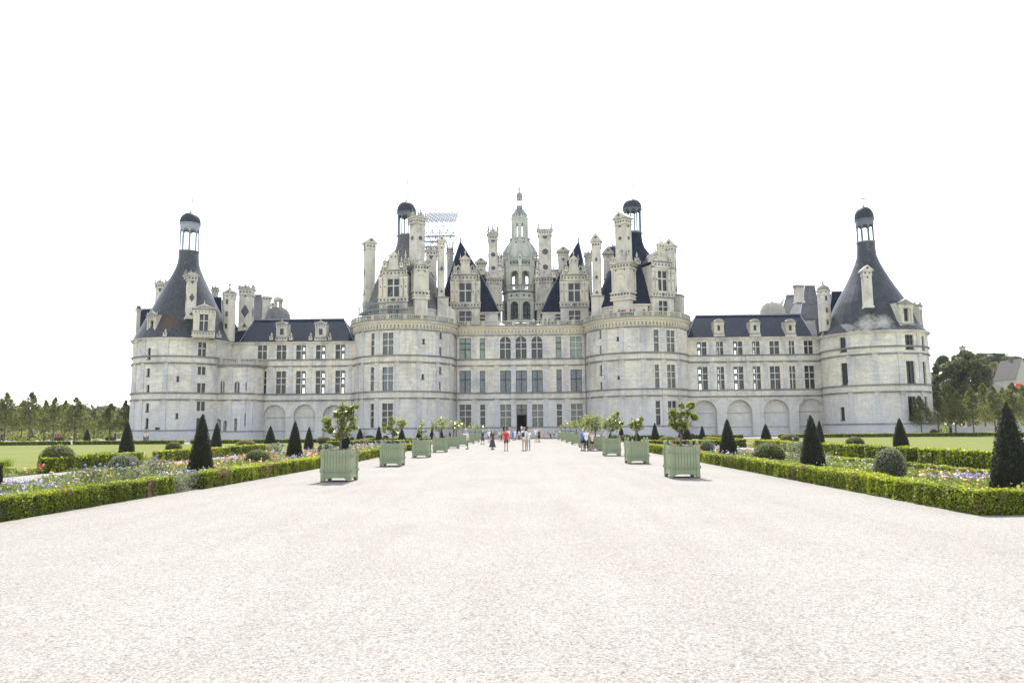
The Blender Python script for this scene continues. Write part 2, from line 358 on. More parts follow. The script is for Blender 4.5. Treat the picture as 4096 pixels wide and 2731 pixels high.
mb.wall(-13.2, 12.6, ZC, ZB0)
ledges(mb, -13.2, 12.6, [Z1, Z2, Z3, Z4]); corbels(mb, -13.2, 12.6)
for a, b in ((-13.2, dq[0]-.1), (dq[1]+.1, 12.6)): mb.box(a, b, 0, .3, 0, 1.75, 3); mb.box(a, b, 0, .4, 1.75, 1.95, 1)
pu = [CF.hit(*p)[0] for p in ((7,1282,600),(7,1506,600),(7,1762,600),(7,1955,600),(8,163,600),(8,350,600),(8,592,600),(8,812,600))]
storeys(mb, pu, [(1.95, Z1), (Z2, Z3), (Z4, ZC-.1)])
central = mb.build('central_wall', WM, castle)
for q, c, r, pm, mu, ar in todo: window(CF, q, c, r, central, pm, mu, bool(ar))
balustrade(CF, -12.7, 12.1, ZB0, ZB1, castle)
dt = dq[2]+3.55                                                    # door: glazed overlight, open doorway below
window(CF, (dq[0], dq[1], dt, dq[3]), 2, (.5, .5), central, 3, 1)
mb = MB(CF)
mb.box(dq[0], dq[0]+.12, -.85, -.1, dq[2], dt, 0); mb.box(dq[1]-.12, dq[1], -.85, -.1, dq[2], dt, 0); mb.box(dq[0]+.12, dq[1]-.12, -.4, -.1, dt-.12, dt-.002, 0)
for sx in (1, -1):
    h = dq[0]+.14 if sx == 1 else dq[1]-.14
    mb.box(min(h, h+sx*.06), max(h, h+sx*.06), -1.8, -.9, dq[2]+.02, dt-.15, 0)
mb.build('door_frame', plain('old_oak_door', (.05,.04,.033), .6, var=.3), central)
mb = MB(CF); mb.wall(dq[0]-1.5, dq[1]+1.5, DZ, 6.9, d=-7, mat=0)
for sx in (dq[0]-1.5, dq[1]+1.5): mb.q([(sx,-7,DZ),(sx,-.95,DZ),(sx,-.95,6.9),(sx,-7,6.9)], 0)
mb.q([(dq[0]-1.5,-7,DZ-.01),(dq[1]+1.5,-7,DZ-.01),(dq[1]+1.5,-.01,DZ-.01),(dq[0]-1.5,-.01,DZ-.01)], 0); mb.q([(dq[0]-1.5,-7,6.9),(dq[1]+1.5,-7,6.9),(dq[1]+1.5,-.95,6.9),(dq[0]-1.5,-.95,6.9)], 0)
for a, b in ((dq[0]-1.5, dq[0]), (dq[1], dq[1]+1.5)): mb.q([(a,-.95,DZ),(b,-.95,DZ),(b,-.95,6.9),(a,-.95,6.9)], 0)
mb.build('entrance_hall', plain('hall_painted_shade', (.035,.037,.045), .9), castle)  # near-black colour stands in for the shade inside the doorway
mb = MB(CF)                                                        # steps up to the door, with low side walls
for i in range(4): mb.box(-5.2+.0*i, 4.8, .31, 1.3+.42*(3-i), i*.155, (i+1)*.155, 0)
mb.box(dq[0], dq[1], -.9, .32, .0, DZ-.012, 0)
for s0, s1 in ((-9.6, -5.25), (4.85, 9.2)):
    mb.box(s0, s1, .41, 2.3, 0, 1.05, 1); mb.box(s0-.06, s1+.06, .41, 2.38, 1.05, 1.2, 2)
mb.build('entrance_steps', [TRIM, STONEG, WEATH], castle)
for k, x in ((7, 1283), (8, 822)):                                 # rainwater pipes in the corners
    u = CF.hit(k, x, 700)[0]+(.25 if k == 7 else -.1); m2 = MB(CF); m2.lathe(u, .5, [(.075,.3),(.075,18.3),(.2,18.5),(.2,18.8)], 8, 0)
    for z in range(2, 18, 3): m2.box(u-.1, u+.1, .38, .6, z, z+.09, 0)
    m2.build('rainwater_pipe', plain('old_copper_pipe', (.22,.19,.16), .6, var=.2), castle)

# ---- round towers of the keep
def keep_tower(cx, cy, R, wins, pil):
    fr = Frame((cx, cy, 0), 0, R); mb = MB(fr); U = R*2.0; holes = []; td = []
    for k, x0, x1, y0, y1, c, r, pm in wins:
        q = rect(fr, k, x0, x1, y0, y1); holes.append(q); td.append((q, c, r, pm))
    mb.wall(-U, U, 0, ZC, holes, dep=.42); mb.wall(-U, U, ZC, ZB0)
    ledges(mb, -U, U, [Z1, Z2, Z3, Z4]); corbels(mb, -U, U); mb.box(-U, U, 0, .3, 0, 1.75, 3); mb.box(-U, U, 0, .4, 1.75, 1.95, 1)
    storeys(mb, [fr.hit(*p)[0] for p in pil], [(1.95, Z1), (Z2, Z3), (Z4, ZC-.1)], .7)
    mb.q([(u*U/12, .1, ZB0) for u in range(-12, 13)], 1)
    t = mb.build('round_tower', WM, castle)
    for q, c, r, pm in td: window(fr, q, c, r, t, pm, 0 if c*len(r) > 1 else 1)
    balustrade(fr, -U*.98, U*.98, ZB0, ZB1, t)
    return t, fr
KL, KLF = keep_tower(-21.75, 134.6, 9.2, [(7,302,342,270,528,1,R3b,3),(7,437,562,262,523,2,R3b,3),(7,900,928,335,390,1,(1,),2),(7,1100,1128,263,330,1,(1,),2),(7,1097,1122,430,540,1,(1,),2),
   (7,295,338,665,937,1,R3b,3),(7,433,558,660,937,2,R3b,5),(7,890,918,745,802,1,(1,),2),(7,1095,1122,660,743,1,(1,),3),(7,1085,1113,835,945,1,(1,),2),
   (7,295,335,1087,1365,1,R3b,2),(7,429,555,1083,1368,2,R3b,2)], [(7,150,700),(7,207,700),(7,375,700),(7,606,700),(7,858,700),(7,1073,700),(7,1222,700)])
KR, KRF = keep_tower(20.9, 134.3, 9.2, [(8,1613,1670,228,488,1,R3b,3),(8,1762,1860,235,493,2,R3b,3),(8,980,1002,240,325,1,(1,),2),(8,983,1004,408,515,1,(1,),2),(8,1180,1207,310,355,1,(1,),2),
   (8,1627,1677,632,905,1,R3b,3),(8,1770,1868,635,905,2,R3b,3),(8,985,1011,640,752,1,(1,),3),(8,990,1014,835,930,1,(1,),3),(8,1190,1216,763,800,1,(1,),2),
   (8,1637,1690,1055,1335,1,R3b,2),(8,1780,1880,1055,1340,2,R3b,2)], [(8,872,700),(8,1050,700),(8,1245,700),(8,1493,700),(8,1728,700),(8,1905,700)])
mb = MB(); mb.box(-20, dq[0]-1.6, -176, -135.6, 0, 20.3, 0); mb.box(dq[1]+1.6, 19.5, -176, -135.6, 0, 20.3, 0); mb.box(dq[0]-1.6, dq[1]+1.6, -176, -142.3, 0, 20.3, 0); mb.box(dq[0]-1.6, dq[1]+1.6, -142.3, -135.6, 7.1, 20.3, 0); mb.build('keep_body', WM, castle)
mb = MB(); mb.box(-20, 19.5, -176, -134.6, 20.31, 20.44, 0); mb.build('terrace_floor', WEATH, castle)

# ---- wings
WY = 132.0
def wing(x0, x1, wins, arches, zk, lst, eave, side):
    fr = Frame((0, WY, 0)); ze = fr.hit(*eave)[1]; mb = MB(fr); holes = []; td = []
    lv = [1.95, Z1, Z2, Z3, Z4, ze]
    for x_0, x_1, y0, y1, rows, op in wins:
        q = rect(fr, zk, x_0, x_1, y0, y1); holes.append(q); td.append((q, rows, op))
    ar = []
    for x_0, x_1, y0 in arches:
        q = rect(fr, zk, x_0, x_1, y0, y0+300); q = (max(q[0], x0+.05), min(q[1], x1-.05), .02, q[3]); ar.append(q)
    mb.wall(x0, x1, 0, Z1, [(*q, 1, 1.0) for q in ar]); mb.wall(x0, x1, Z1, ze, holes, dep=.38)
    for q in ar:
        mb.wall(q[0]-.01, q[1]+.01, 1.5, q[3]+.2, d=-1.0, mat=0); mb.wall(q[0]-.01, q[1]+.01, 0, 1.5, d=-.93, mat=3)
        mb.box(q[0], q[1], -1.0, -.9, 1.5, 1.62, 1); mb.box(q[0]+.3, q[1]-.3, -1.0, -.93, q[3]-2.4, q[3]-2.3, 1)
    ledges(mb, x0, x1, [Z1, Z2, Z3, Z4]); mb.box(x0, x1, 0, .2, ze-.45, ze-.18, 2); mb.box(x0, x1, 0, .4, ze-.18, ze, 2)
    ed = sorted([x0]+[v for q in ar for v in q[:2]]+[x1])
    for a, b in zip(ed[::2], ed[1::2]):
        if b-a > .25: mb.box(a, b, 0, .06, 3.9, 4.15, 2)
    for p in lst:
        u = fr.hit(zk, p, 900)[0]
        for a, b in ((Z2, Z3), (Z4, ze-.45)): pilaster(mb, u, a, b, .62)
        for a, b in ((Z1, Z2), (Z3, Z4)): mb.box(u-.36, u+.36, 0, .1, a+.15, b-.14, 0)
        mb.box(u-.45, u+.45, 0, .12, Z1-.75, Z1-.14, 2)
    t = mb.build('wing_wall', WM, castle)
    for q, rows, op in td: window(fr, q, 2, rows, t, 2, 0, False, op)
    bk = MB(Frame((0, WY+9, 0)))                                   # the court side, with its own openings
    hb = [((a*1.068)-.6, (b*1.068)+.6, c-.1, e+1.0) for a, b, c, e in [h[:4] for h in holes]]
    bk.wall(x0, x1, 0, ze, [(min(a, b), max(a, b), c, e) for a, b, c, e in hb if a > x0+.1 and b < x1-.1], dep=.3); bk.build('court_wall', WM, castle)
    return t, fr, ze
LEFT = ((0,0),(0,1),(0,2)); RIGHT = ((1,0),(1,1),(1,2))
WL, WLF, ZEL = wing(-53.2, -29.5, [(285,365,700,830,R2,()),(450,533,700,828,R2,()),(620,705,698,825,R2,RIGHT),(793,876,697,824,R2,RIGHT),(963,1047,693,822,R2,RIGHT),
   (302,360,926,1125,R3b,()),(446,530,925,1125,R3b,()),(618,702,923,1122,R3b,RIGHT),(790,873,920,1120,R3b,RIGHT),(961,1046,918,1118,R3b,RIGHT)],
   [(330,528,1216),(597,783,1212),(850,1040,1218)], 3, [400,572,743,915,1088], (3,700,668), 0)
WR, WRF, ZER = wing(28.6, 54.4, [(103,187,670,793,R2,LEFT),(274,332,667,792,R2,LEFT),(420,500,665,790,R2,LEFT),(587,650,664,789,R2,LEFT),(737,820,662,787,R2,()),(906,953,660,785,R2,()),(1037,1115,658,782,R2,()),
   (112,198,887,1087,R3b,LEFT),(280,343,885,1085,R3b,LEFT),(426,511,884,1084,R3b,LEFT),(593,660,882,1081,R3b,LEFT),(742,830,880,1079,R3b,()),(912,963,878,1077,R3b,()),(1044,1130,876,1074,R3b,())],
   [(65,280,1176),(368,590,1172),(688,912,1168),(992,1222,1160)], 9, [235,380,550,700,868,1000], (9,600,628), 1)
def hip_roof(k, eave, ridge, Y, dy, name='slate_roof', mat=SLATE, zeave=None):
    """eave=(x0,x1,y) ridge=(x0,x1,y): a hipped slate roof over a range of rooms"""
    a = at(k, eave[0], eave[2], Y); b = at(k, eave[1], eave[2], Y); c = at(k, ridge[0], ridge[2], Y+dy); d = at(k, ridge[1], ridge[2], Y+dy)
    if zeave: a.z = b.z = zeave
    c.z = d.z = (c.z+d.z)/2; mb = MB(); ax, bx = a.x, b.x
    A, B, A2, B2 = (ax,-Y,a.z), (bx,-Y,b.z), (ax,-Y-2*dy,a.z), (bx,-Y-2*dy,b.z); Cc, D = (c.x,-Y-dy,c.z), (d.x,-Y-dy,d.z)
    Ls = math.hypot(dy, c.z-a.z)
    mb.q([A,B,D,Cc], 0, uvk=[(ax,0),(bx,0),(d.x,Ls),(c.x,Ls)]); mb.q([B2,A2,Cc,D], 0, uvk=[(bx,0),(ax,0),(c.x,Ls),(d.x,Ls)])
    mb.q([B,B2,D], 0, uvk=[(0,0),(2*dy,0),(dy,Ls)]); mb.q([A2,A,Cc], 0, uvk=[(0,0),(2*dy,0),(dy,Ls)]); mb.q([A,A2,B2,B], 0)
    if abs(d.x-c.x) > .5: mb.box(c.x-.1, d.x+.1, -Y-dy-.1, -Y-dy+.1, c.z-.06, c.z+.14, 1)
    for p, e in ((A, Cc), (B, D)): mb.bar((p[0],p[1],p[2]+.03), (e[0],e[1],e[2]+.03), .07, 1)
    n = int(abs(bx-ax)/2.4)
    o = mb.build(name, [mat, LEAD], castle); return o
hip_roof(3, (128,1122,664), (255,1036,474), WY-.35, 5.2, zeave=ZEL)
hip_roof(9, (18,1116,626), (93,1000,436), WY-.35, 5.2, zeave=ZER)
# ---- corner towers
def corner_tower(cx, cy, R, ze, wins, pil, kk):
    fr = Frame((cx, cy, 0), 0, R); mb = MB(fr); U = R*2.4; holes = []; td = []
    for x0, x1, y0, y1, c, r, pm, mu in wins:
        q = rect(fr, kk, x0, x1, y0, y1); holes.append(q); td.append((q, c, r, pm, mu))
    mb.wall(-U, U, 0, ze, holes, dep=.45); ledges(mb, -U, U, [Z1, Z2, Z3, Z4])
    mb.box(-U, U, 0, .2, ze-.45, ze-.18, 2); mb.box(-U, U, 0, .42, ze-.18, ze, 2); mb.box(-U, U, 0, .32, 0, 1.75, 3); mb.box(-U, U, 0, .44, 1.75, 1.98, 1)
    for p in pil:
        u = fr.hit(kk, p, 700)[0]
        for a, b in ((1.98, Z1), (Z2, Z3), (Z4, ze-.45)): pilaster(mb, u, a, b, .7)
    t = mb.build('corner_tower', WM, castle)
    for q, c, r, pm, mu in td: window(fr, q, c, r, t, pm, mu)
    return t, fr
TLF0 = Frame((-61.1,130.8,0), 0, 8.34); TRF0 = Frame((60.8,127.4,0), 0, 8.43)
ZTL = TLF0.hit(2,600,319)[1]; ZTR = TRF0.hit(11,760,236)[1]
TL, TLF = corner_tower(-61.1, 130.8, 8.34, ZTL, [(262,297,440,570,1,(1,),2,1),(252,287,678,770,1,(1,),2,1),(248,282,868,962,1,(1,),2,1),(240,276,1082,1180,1,(1,),2,1),(235,272,1257,1372,1,(1,),2,1),
   (598,628,766,826,1,(1,),2,1),(586,619,1195,1255,1,(1,),2,1),(850,945,376,555,2,R2,2,0),(845,937,658,752,2,(1,),2,0),(838,934,849,957,2,(1,),2,0),(833,930,1062,1170,2,(1,),2,0),(828,925,1253,1385,2,(1,),2,0),(345,407,1360,1440,1,(1,),2,1)],
   [122,208,470,795,1072], 2)
TR, TRF = corner_tower(60.8, 127.4, 8.43, ZTR, [(347,424,316,484,1,R2,2,1),(362,440,614,868,1,R3b,2,1),(354,402,1126,1277,1,(.45,.55),2,1),(1106,1205,286,453,2,R2,2,1),(1300,1330,302,462,1,R2,2,1),(1122,1220,590,846,2,R3b,2,1),(1316,1350,600,850,1,R3b,2,1),(1145,1240,1002,1275,2,R3b,2,1),(1338,1370,1004,1272,1,R3b,2,1)],
   [462,766,1058,1284], 11)
# ---- octagonal stair tower against the left wing, with a balcony on top
sx = at(3,95,1000,129.6).x; SF = Frame((sx, 131.2, 0), 0, 4.3)
mb = MB(SF); h = [rect(SF,2,1103,1155,822,965), rect(SF,2,1272,1330,830,962), rect(SF,2,1390,1440,838,960)]
h2 = [rect(SF,2,1268,1302,1258,1400), rect(SF,2,1385,1425,1205,1345), rect(SF,2,1054,1115,1262,1440), rect(SF,2,1140,1182,1282,1450)]; h3 = rect(SF,3,238,262,1268,1362)
zb = SF.hit(3, 60, 862)[1]; U = 4.3*1.75
mb.wall(-U, U, 0, zb, [(*q, 1) for q in h]+[(*q, 0) for q in h2[:2]]+[(*q, 1) for q in h2[2:]]+[(*h3, 0)], dep=.45)
mb.wall(-U*.9, U*.9, 0, zb-.1, d=-.9, mat=3)
ledges(mb, -U, U, [Z1, Z2]); mb.box(-U, U, 0, .3, zb-.5, zb-.2, 1); mb.box(-U, U, -.2, .5, zb-.2, zb, 1); mb.box(-U, U, 0, .3, 0, 1.5, 3); mb.box(-U, U, 0, .4, 1.5, 1.7, 1)
for k, x in ((2,1050),(2,1220),(2,1375),(3,205),(3,262)): pilaster(mb, SF.hit(k,x,1000)[0], Z2, zb-.5, .6); pilaster(mb, SF.hit(k,x,1000)[0], 1.7, Z1, .6)
mb.q([(u*U/8, .1, zb-.01) for u in range(-8, 9)], 1)
st = mb.build('stair_tower', WM, castle)
for q in h: window(SF, q, 2, (1,), st, 2, 0, True, mw=.16)
balustrade(SF, -U*.97, U*.97, zb-.12, SF.hit(3,60,808)[1], st, .25)

# ---- pieces of the roofscape
def finial(mb, u, d, z, h, r=.16, mat=0, n=6):
    mb.lathe(u, d, [(r,z),(r*1.15,z+.06*h),(r*.6,z+.1*h),(r*.55,z+.3*h),(r*1.3,z+.36*h),(r*1.1,z+.42*h),(r*.45,z+.48*h),(r*.7,z+.58*h),(r*.3,z+.68*h),(.02,z+h)], n, mat, False)
def dots(mb, u0, u1, d, z, r=.13, step=.8, mat=1, kind='c'):
    n = max(1, round((u1-u0)/step))
    r *= 1.2
    for i in range(n):
        u = u0+(u1-u0)*(i+.5)/n; K = 8 if kind == 'c' else 4
        mb.poly([(u+r*cos(2*pi*j/K+(pi/2 if K == 4 else 0)), z+r*(1.4 if K == 4 else 1)*sin(2*pi*j/K+(pi/2 if K == 4 else 0))) for j in range(K)], d, d+.035, mat)
def shape(mb, kind, u, z, r, d, mat=1):
    P = {'d': [(0,-1.35),(.8,0),(0,1.35),(-.8,0)], 't': [(0,-.75),(.8,.75),(-.8,.75)], 'T': [(-.8,-.7),(.8,-.7),(0,.8)], 'h': [(-.95,.45)]+[(-.95*cos(pi*i/8), .45-.95*sin(pi*i/8)) for i in range(1, 8)]+[(.95,.45)],
         'c': [(cos(2*pi*i/14), sin(2*pi*i/14)) for i in range(14)]}[kind]
    mb.poly([(u+x*r, z+y*r) for x, y in P], d+.045, d+.075, mat)
    if kind in 'dc': 
        Q = [(u+x*r*1.3, z+y*r*1.3) for x, y in P]; mb.poly(Q, d-.01, d+.045, 2)
CM = [TRIM, INLAY, PSTONE, WEATH]
def chimney(k, xc, w, yt, yb, Y, rot=0.0, dep=1.0, crest=0, style='gable', inl=(), side=None, parent=None, dots_=True):
    a = at(k, xc, yb, Y); zt = at(k, xc, yt, Y).z; m = mpp(k, Y); ar = abs(rot)
    W = w*m/(cos(ar)+dep*sin(ar)); D = W*dep; fr = Frame((a.x, Y+D/2*.6, 0), rot); mb = MB(fr); z0 = a.z; H = zt-z0
    e = W*.07
    mb.box(-W/2+e, W/2-e, -D/2+e, D/2-e, z0, zt-.02, 0)
    mb.box(-W/2-.0, W/2+.0, -D/2-.0, D/2+.0, z0, z0+.35, 0)
    hc = max(.7, min(1.3, H*.14)); zc = zt-hc
    mb.box(-W/2+.02, W/2-.02, -D/2+.02, D/2-.02, zc, zc+.14, 0); mb.box(-W/2+e*.5, W/2-e*.5, -D/2+e*.5, D/2-e*.5, zc+.14, zt-.24, 0)
    mb.box(-W/2-.10, W/2+.10, -D/2-.10, D/2+.10, zt-.24, zt-.12, 0); mb.box(-W/2-.2, W/2+.2, -D/2-.2, D/2+.2, zt-.12, zt, 0)
    for q in range(4):
        mb.fr = fr.turn(q); hw, hd = (W/2, D/2) if q % 2 == 0 else (D/2, W/2)
        if dots_: dots(mb, -hw+e, hw-e, hd-e*.5, zc+hc*.45, min(.14, W*.08), .55, 1)
        for kd, y, r in (inl if q % 2 == 0 or side is None else side):
            shape(mb, kd, 0, at(k, xc, y, Y).z, min(r*m, hw*.8), hd-e)
    mb.fr = fr; ch = crest*m
    if style == 'gable':
        for q in (0, 2):
            mb.fr = fr.turn(q); mb.poly([(-W/2-.2, zt),(W/2+.2, zt),(0, zt+ch)], -D/2-.15 if q == 0 else D/2+.1, D/2+.15, 0) if q == 0 else None
        mb.fr = fr; dots(mb, -.01, .01, D/2+.15, zt+ch*.38, min(.2, ch*.2), 1, 1)
    elif style == 'crest':
        mb.box(-W/2+.05, W/2-.05, -D/2+.05, D/2-.05, zt, zt+ch*.12, 3)
        for q in range(4):
            mb.fr = fr.turn(q); hw, hd = (W/2, D/2) if q % 2 == 0 else (D/2, W/2)
            mb.poly([(-hw*.72, zt+ch*.1),(hw*.72, zt+ch*.1),(hw*.3, zt+ch*.4),(0, zt+ch*.62),(-hw*.3, zt+ch*.4)], hd-.22, hd-.05, 0); dots(mb, -.01, .01, hd-.05, zt+ch*.26, .13, 1, 1)
            finial(mb, -hw+.1, hd-.1, zt, ch, .17, 3); 
            for s in (-.45, .45): finial(mb, s*hw, hd-.12, zt+ch*.1, ch*.5, .14, 3)
            finial(mb, 0, hd-.12, zt+ch*.5, ch*.55, .14, 3)
    elif style == 'rail':
        for q in range(4):
            mb.fr = fr.turn(q); hw, hd = (W/2, D/2) if q % 2 == 0 else (D/2, W/2); finial(mb, -hw+.12, hd-.12, zt, ch, .2)
            for i in range(1, 8): mb.box(-hw+2*hw*i/8-.035, -hw+2*hw*i/8+.035, hd-.16, hd-.1, zt, zt+ch*.42, 0)
            mb.box(-hw+.1, hw-.1, hd-.18, hd-.08, zt+ch*.42, zt+ch*.48, 0)
    elif style == 'flat':
        mb.box(-W/2+.1, W/2-.1, -D/2+.1, D/2-.1, zt, zt+ch, 0)
    mb.fr = fr
    return mb.build('chimney', CM, parent or castle)
def scroll(mb, u, z, s, d0, d1, mat=0, flip=1):
    pts = [(u, z)]
    for i in range(9):
        t = i/8; pts.append((u+flip*s*(1-t)**1.7, z+s*1.35*t**1.0 if i else z))
    pts = [(u, z), (u+flip*s, z)]+[(u+flip*s*(1-t)**2.1, z+s*1.4*t) for t in (.12,.25,.4,.55,.7,.85,1)]
    if flip < 0: pts = pts[::-1]
    mb.poly(pts, d0, d1, mat)
def keep_dormer(k, xc, w, yb, ytop, Y, rot=0.0, parent=None, roofd=5.5):
    """two-storey stone dormer: low window, dotted band, tall cross window between paired pilasters, dotted entablature, scrolled gable"""
    a = at(k, xc, yb, Y); zt = at(k, xc, ytop, Y).z; H = zt-a.z; W = w*mpp(k, Y)/(cos(rot)+.15*abs(sin(rot))); fr = Frame((a.x, Y, 0), rot); mb = MB(fr)
    z = lambda f: a.z+H*f
    B = W*.93; D = -roofd; ww = W*.38
    lw = (-ww/2, ww/2, z(-.02), z(.155)); uw = (-ww/2, ww/2, z(.285), z(.545))
    mb.wall(-B/2, B/2, z(-.03), z(.62), [lw, uw], dep=.4)
    for sx in (-B/2, B/2): mb.q([(sx,D,z(-.03)),(sx,0,z(-.03)),(sx,0,z(.62)),(sx,D,z(.62))], 0)
    mb.box(-W/2, W/2, -.5, .18, z(.195), z(.212), 3); mb.box(-W*.49, W*.49, -.4, .1, z(.212), z(.265), 0); mb.box(-W/2-.05, W/2+.05, -.5, .26, z(.265), z(.282), 0)
    dots(mb, -W*.46, W*.46, .1, z(.238), .15, .62, 1, 'c'); dots(mb, -.01, .01, .12, z(.238), .24, 1, 1)
    for s in (-1, 1):
        for u, d in ((.27, .16), (.42, .28)):
            c = s*W*u; pw = W*.055
            mb.box(c-pw, c+pw, 0, d, z(.284), z(.56), 0); mb.box(c-pw-.05, c+pw+.05, 0, d+.07, z(.284), z(.31), 0); mb.box(c-pw-.06, c+pw+.06, 0, d+.1, z(.535), z(.575), 2)
            dots(mb, c-.01, c+.01, d, z(.43), .11, 1, 1, 'd')
        mb.box(s*W*.42-W*.075, s*W*.42+W*.075, 0, .34, z(.577), z(.60), 3)
        finial(mb, s*W*.44, .16, z(.60), H*.11, .2)
        mb.box(s*W*.36-.25, s*W*.36+.25, 0, .2, z(.56), z(.585), 0)
    mb.box(-ww/2-.3, ww/2+.3, 0, .14, z(.56), z(.58), 0)
    mb.box(-W*.40, W*.40, -.6, .2, z(.585), z(.597), 0); mb.box(-W*.38, W*.38, -.6, .14, z(.597), z(.655), 0); mb.box(-W*.42, W*.42, -.6, .32, z(.655), z(.675), 3)
    dots(mb, -W*.37, W*.37, .14, z(.625), .15, .68, 1)
    # gable
    mb.poly([(-W*.26,z(.675)),(W*.26,z(.675)),(W*.20,z(.70)),(W*.155,z(.76)),(W*.14,z(.84)),(-W*.14,z(.84)),(-W*.155,z(.76)),(-W*.20,z(.70))], -.5, .12, 0)
    mb.poly([(-W*.12,z(.68)),(W*.12,z(.68)),(W*.09,z(.73)),(0,z(.745)),(-W*.09,z(.73))], .12, .17, 2)
    mb.box(-W*.17, W*.17, -.5, .2, z(.84), z(.85), 0); mb.box(-W*.15, W*.15, -.45, .14, z(.85), z(.885), 0); dots(mb, -W*.13, W*.13, .14, z(.868), .11, .6, 1); mb.box(-W*.19, W*.19, -.5, .26, z(.885), z(.897), 0)
    mb.poly([(-W*.14,z(.897)),(W*.14,z(.897)),(W*.07,z(.93)),(0,z(.95)),(-W*.07,z(.93))], -.4, .1, 0)
    finial(mb, 0, -.1, z(.945), H*.11, .15)
    for s in (-1, 1):
        finial(mb, s*W*.155, -.1, z(.897), H*.075, .12); finial(mb, s*W*.36, 0, z(.675), H*.17, .2); mb.box(s*W*.36-.28, s*W*.36+.28, -.35, .2, z(.675), z(.72), 0); dots(mb, s*W*.36-.01, s*W*.36+.01, .2, z(.70), .1, 1, 1)
        K = 7                                                          # open curled bracket between finial and gable
        pts = [(s*W*(.33-.16*(i/K)), z(.70+.085*sin(i/K*pi*.9)+.03*i/K)) for i in range(K+1)]
        for p, q in zip(pts, pts[1:]): mb.bar((p[0],-.1,p[1]), (q[0],-.1,q[1]), .13, 0)
    # little slate roof running back
    rz = z(.66); rp = z(.83)
    mb.q([(-B/2,-.3,rz),(0,-.3,rp),(0,D,rp),(-B/2,D,rz)], 4); mb.q([(0,-.3,rp),(B/2,-.3,rz),(B/2,D,rz),(0,D,rp)], 4); mb.q([(-B/2,D,rz),(0,D,rp),(B/2,D,rz)], 0); mb.q([(-B/2,-.3,rz),(B/2,-.3,rz),(0,-.3,rp)],0)
    t = mb.build('dormer', CM+[SLATEL], parent or castle)
    window(fr, lw, 2, (.42,.58), t, 2, 0); window(fr, uw, 2, (.38,.62), t, 2, 0, mw=.2)
    return t
def small_dormer(k, xc, w, yb, ytop, Y, rot=0.0, top='curve', wf=.34, cols=1, rows=(1,), wy=None, orn=True, roofd=1.9):
    a = at(k, xc, yb, Y); zt = at(k, xc, ytop, Y).z; H = zt-a.z; W = w*mpp(k, Y)/(cos(rot)+.25*abs(sin(rot))); fr = Frame((a.x, Y, 0), rot); mb = MB(fr); z = lambda f: a.z+H*f
    ww = W*wf; wy = wy or (.27, .60); lw = (-ww/2, ww/2, z(wy[0]), z(wy[1])); B = W*.9
    mb.wall(-B/2, B/2, z(0), z(.84), [lw], dep=.3)
    for s in (-B/2, B/2): mb.q([(s,-roofd,z(0)),(s,0,z(0)),(s,0,z(.84)),(s,-roofd,z(.84))], 0)
    mb.box(-W/2, W/2, -.3, .16, z(.04), z(.075), 0); mb.box(-W*.48, W*.48, -.2, .1, z(.075), z(.16), 0); mb.box(-W/2, W/2, -.3, .2, z(.16), z(.20), 3)
    if orn: dots(mb, -W*.44, W*.44, .1, z(.118), min(.1,H*.03), .5, 1)
    for s in (-1, 1):
        c = s*W*.36; mb.box(c-W*.06, c+W*.06, 0, .14, z(.202), z(.66), 0); mb.box(c-W*.09, c+W*.09, 0, .2, z(.63), z(.665), 0)
    mb.box(-W*.47, W*.47, -.3, .14, z(.667), z(.78), 0); mb.box(-W/2-.08, W/2+.08, -.35, .28, z(.78), z(.825), 3)
    if orn: dots(mb, -W*.42, W*.42, .14, z(.725), min(.09,H*.03), .5, 1)
    if top == 'curve': pts = [(W*.42*cos(pi*i/10), z(.825)+H*.13*sin(pi*i/10)) for i in range(11)]
    else: pts = [(-W*.52, z(.825)), (W*.52, z(.825)), (0, z(.96))]
    mb.poly(pts, -.35, .16, 0)
    pin = [(p[0]*.72, z(.838)+(p[1]-z(.825))*.66) for p in pts]; mb.poly(pin, .155, .17, 3)
    for s in ((-.48,0,.48) if orn else ()): finial(mb, s*W, 0, z(.83 if s else .94), H*.13, .1)
    rz, rp = z(.82), z(.93)
    mb.q([(-B/2,-.3,rz),(0,-.3,rp),(0,-roofd,rp),(-B/2,-roofd,rz)], 4); mb.q([(0,-.3,rp),(B/2,-.3,rz),(B/2,-roofd,rz),(0,-roofd,rp)], 4); mb.q([(-B/2,-roofd,rz),(0,-roofd,rp),(B/2,-roofd,rz)], 0)
    t = mb.build('dormer', CM+[SLATE], castle); window(fr, lw, cols, rows, t, 2, 0); return t
def round_roof(cx, cy, k, prof, mat=SLATE, name='conical_roof', parent=None, n=40, ze=None):
    pr = [(r, at(k, 0, y, cy).z if x is None else at(k, x, y, cy).z) for r, y, x in prof]
    if ze: zo = pr[0][1]; pr = [(r, ze+(z-zo)*1.0+(0 if i == 0 else (zo-ze)*min(1, (z-zo)/max(4.0, .1)))) for i, (r, z) in enumerate(pr)]
    mb = MB(Frame((cx, cy, 0))); mb.lathe(0, 0, pr, n, 0, True); return mb.build(name, [mat, ORUST], parent or castle)
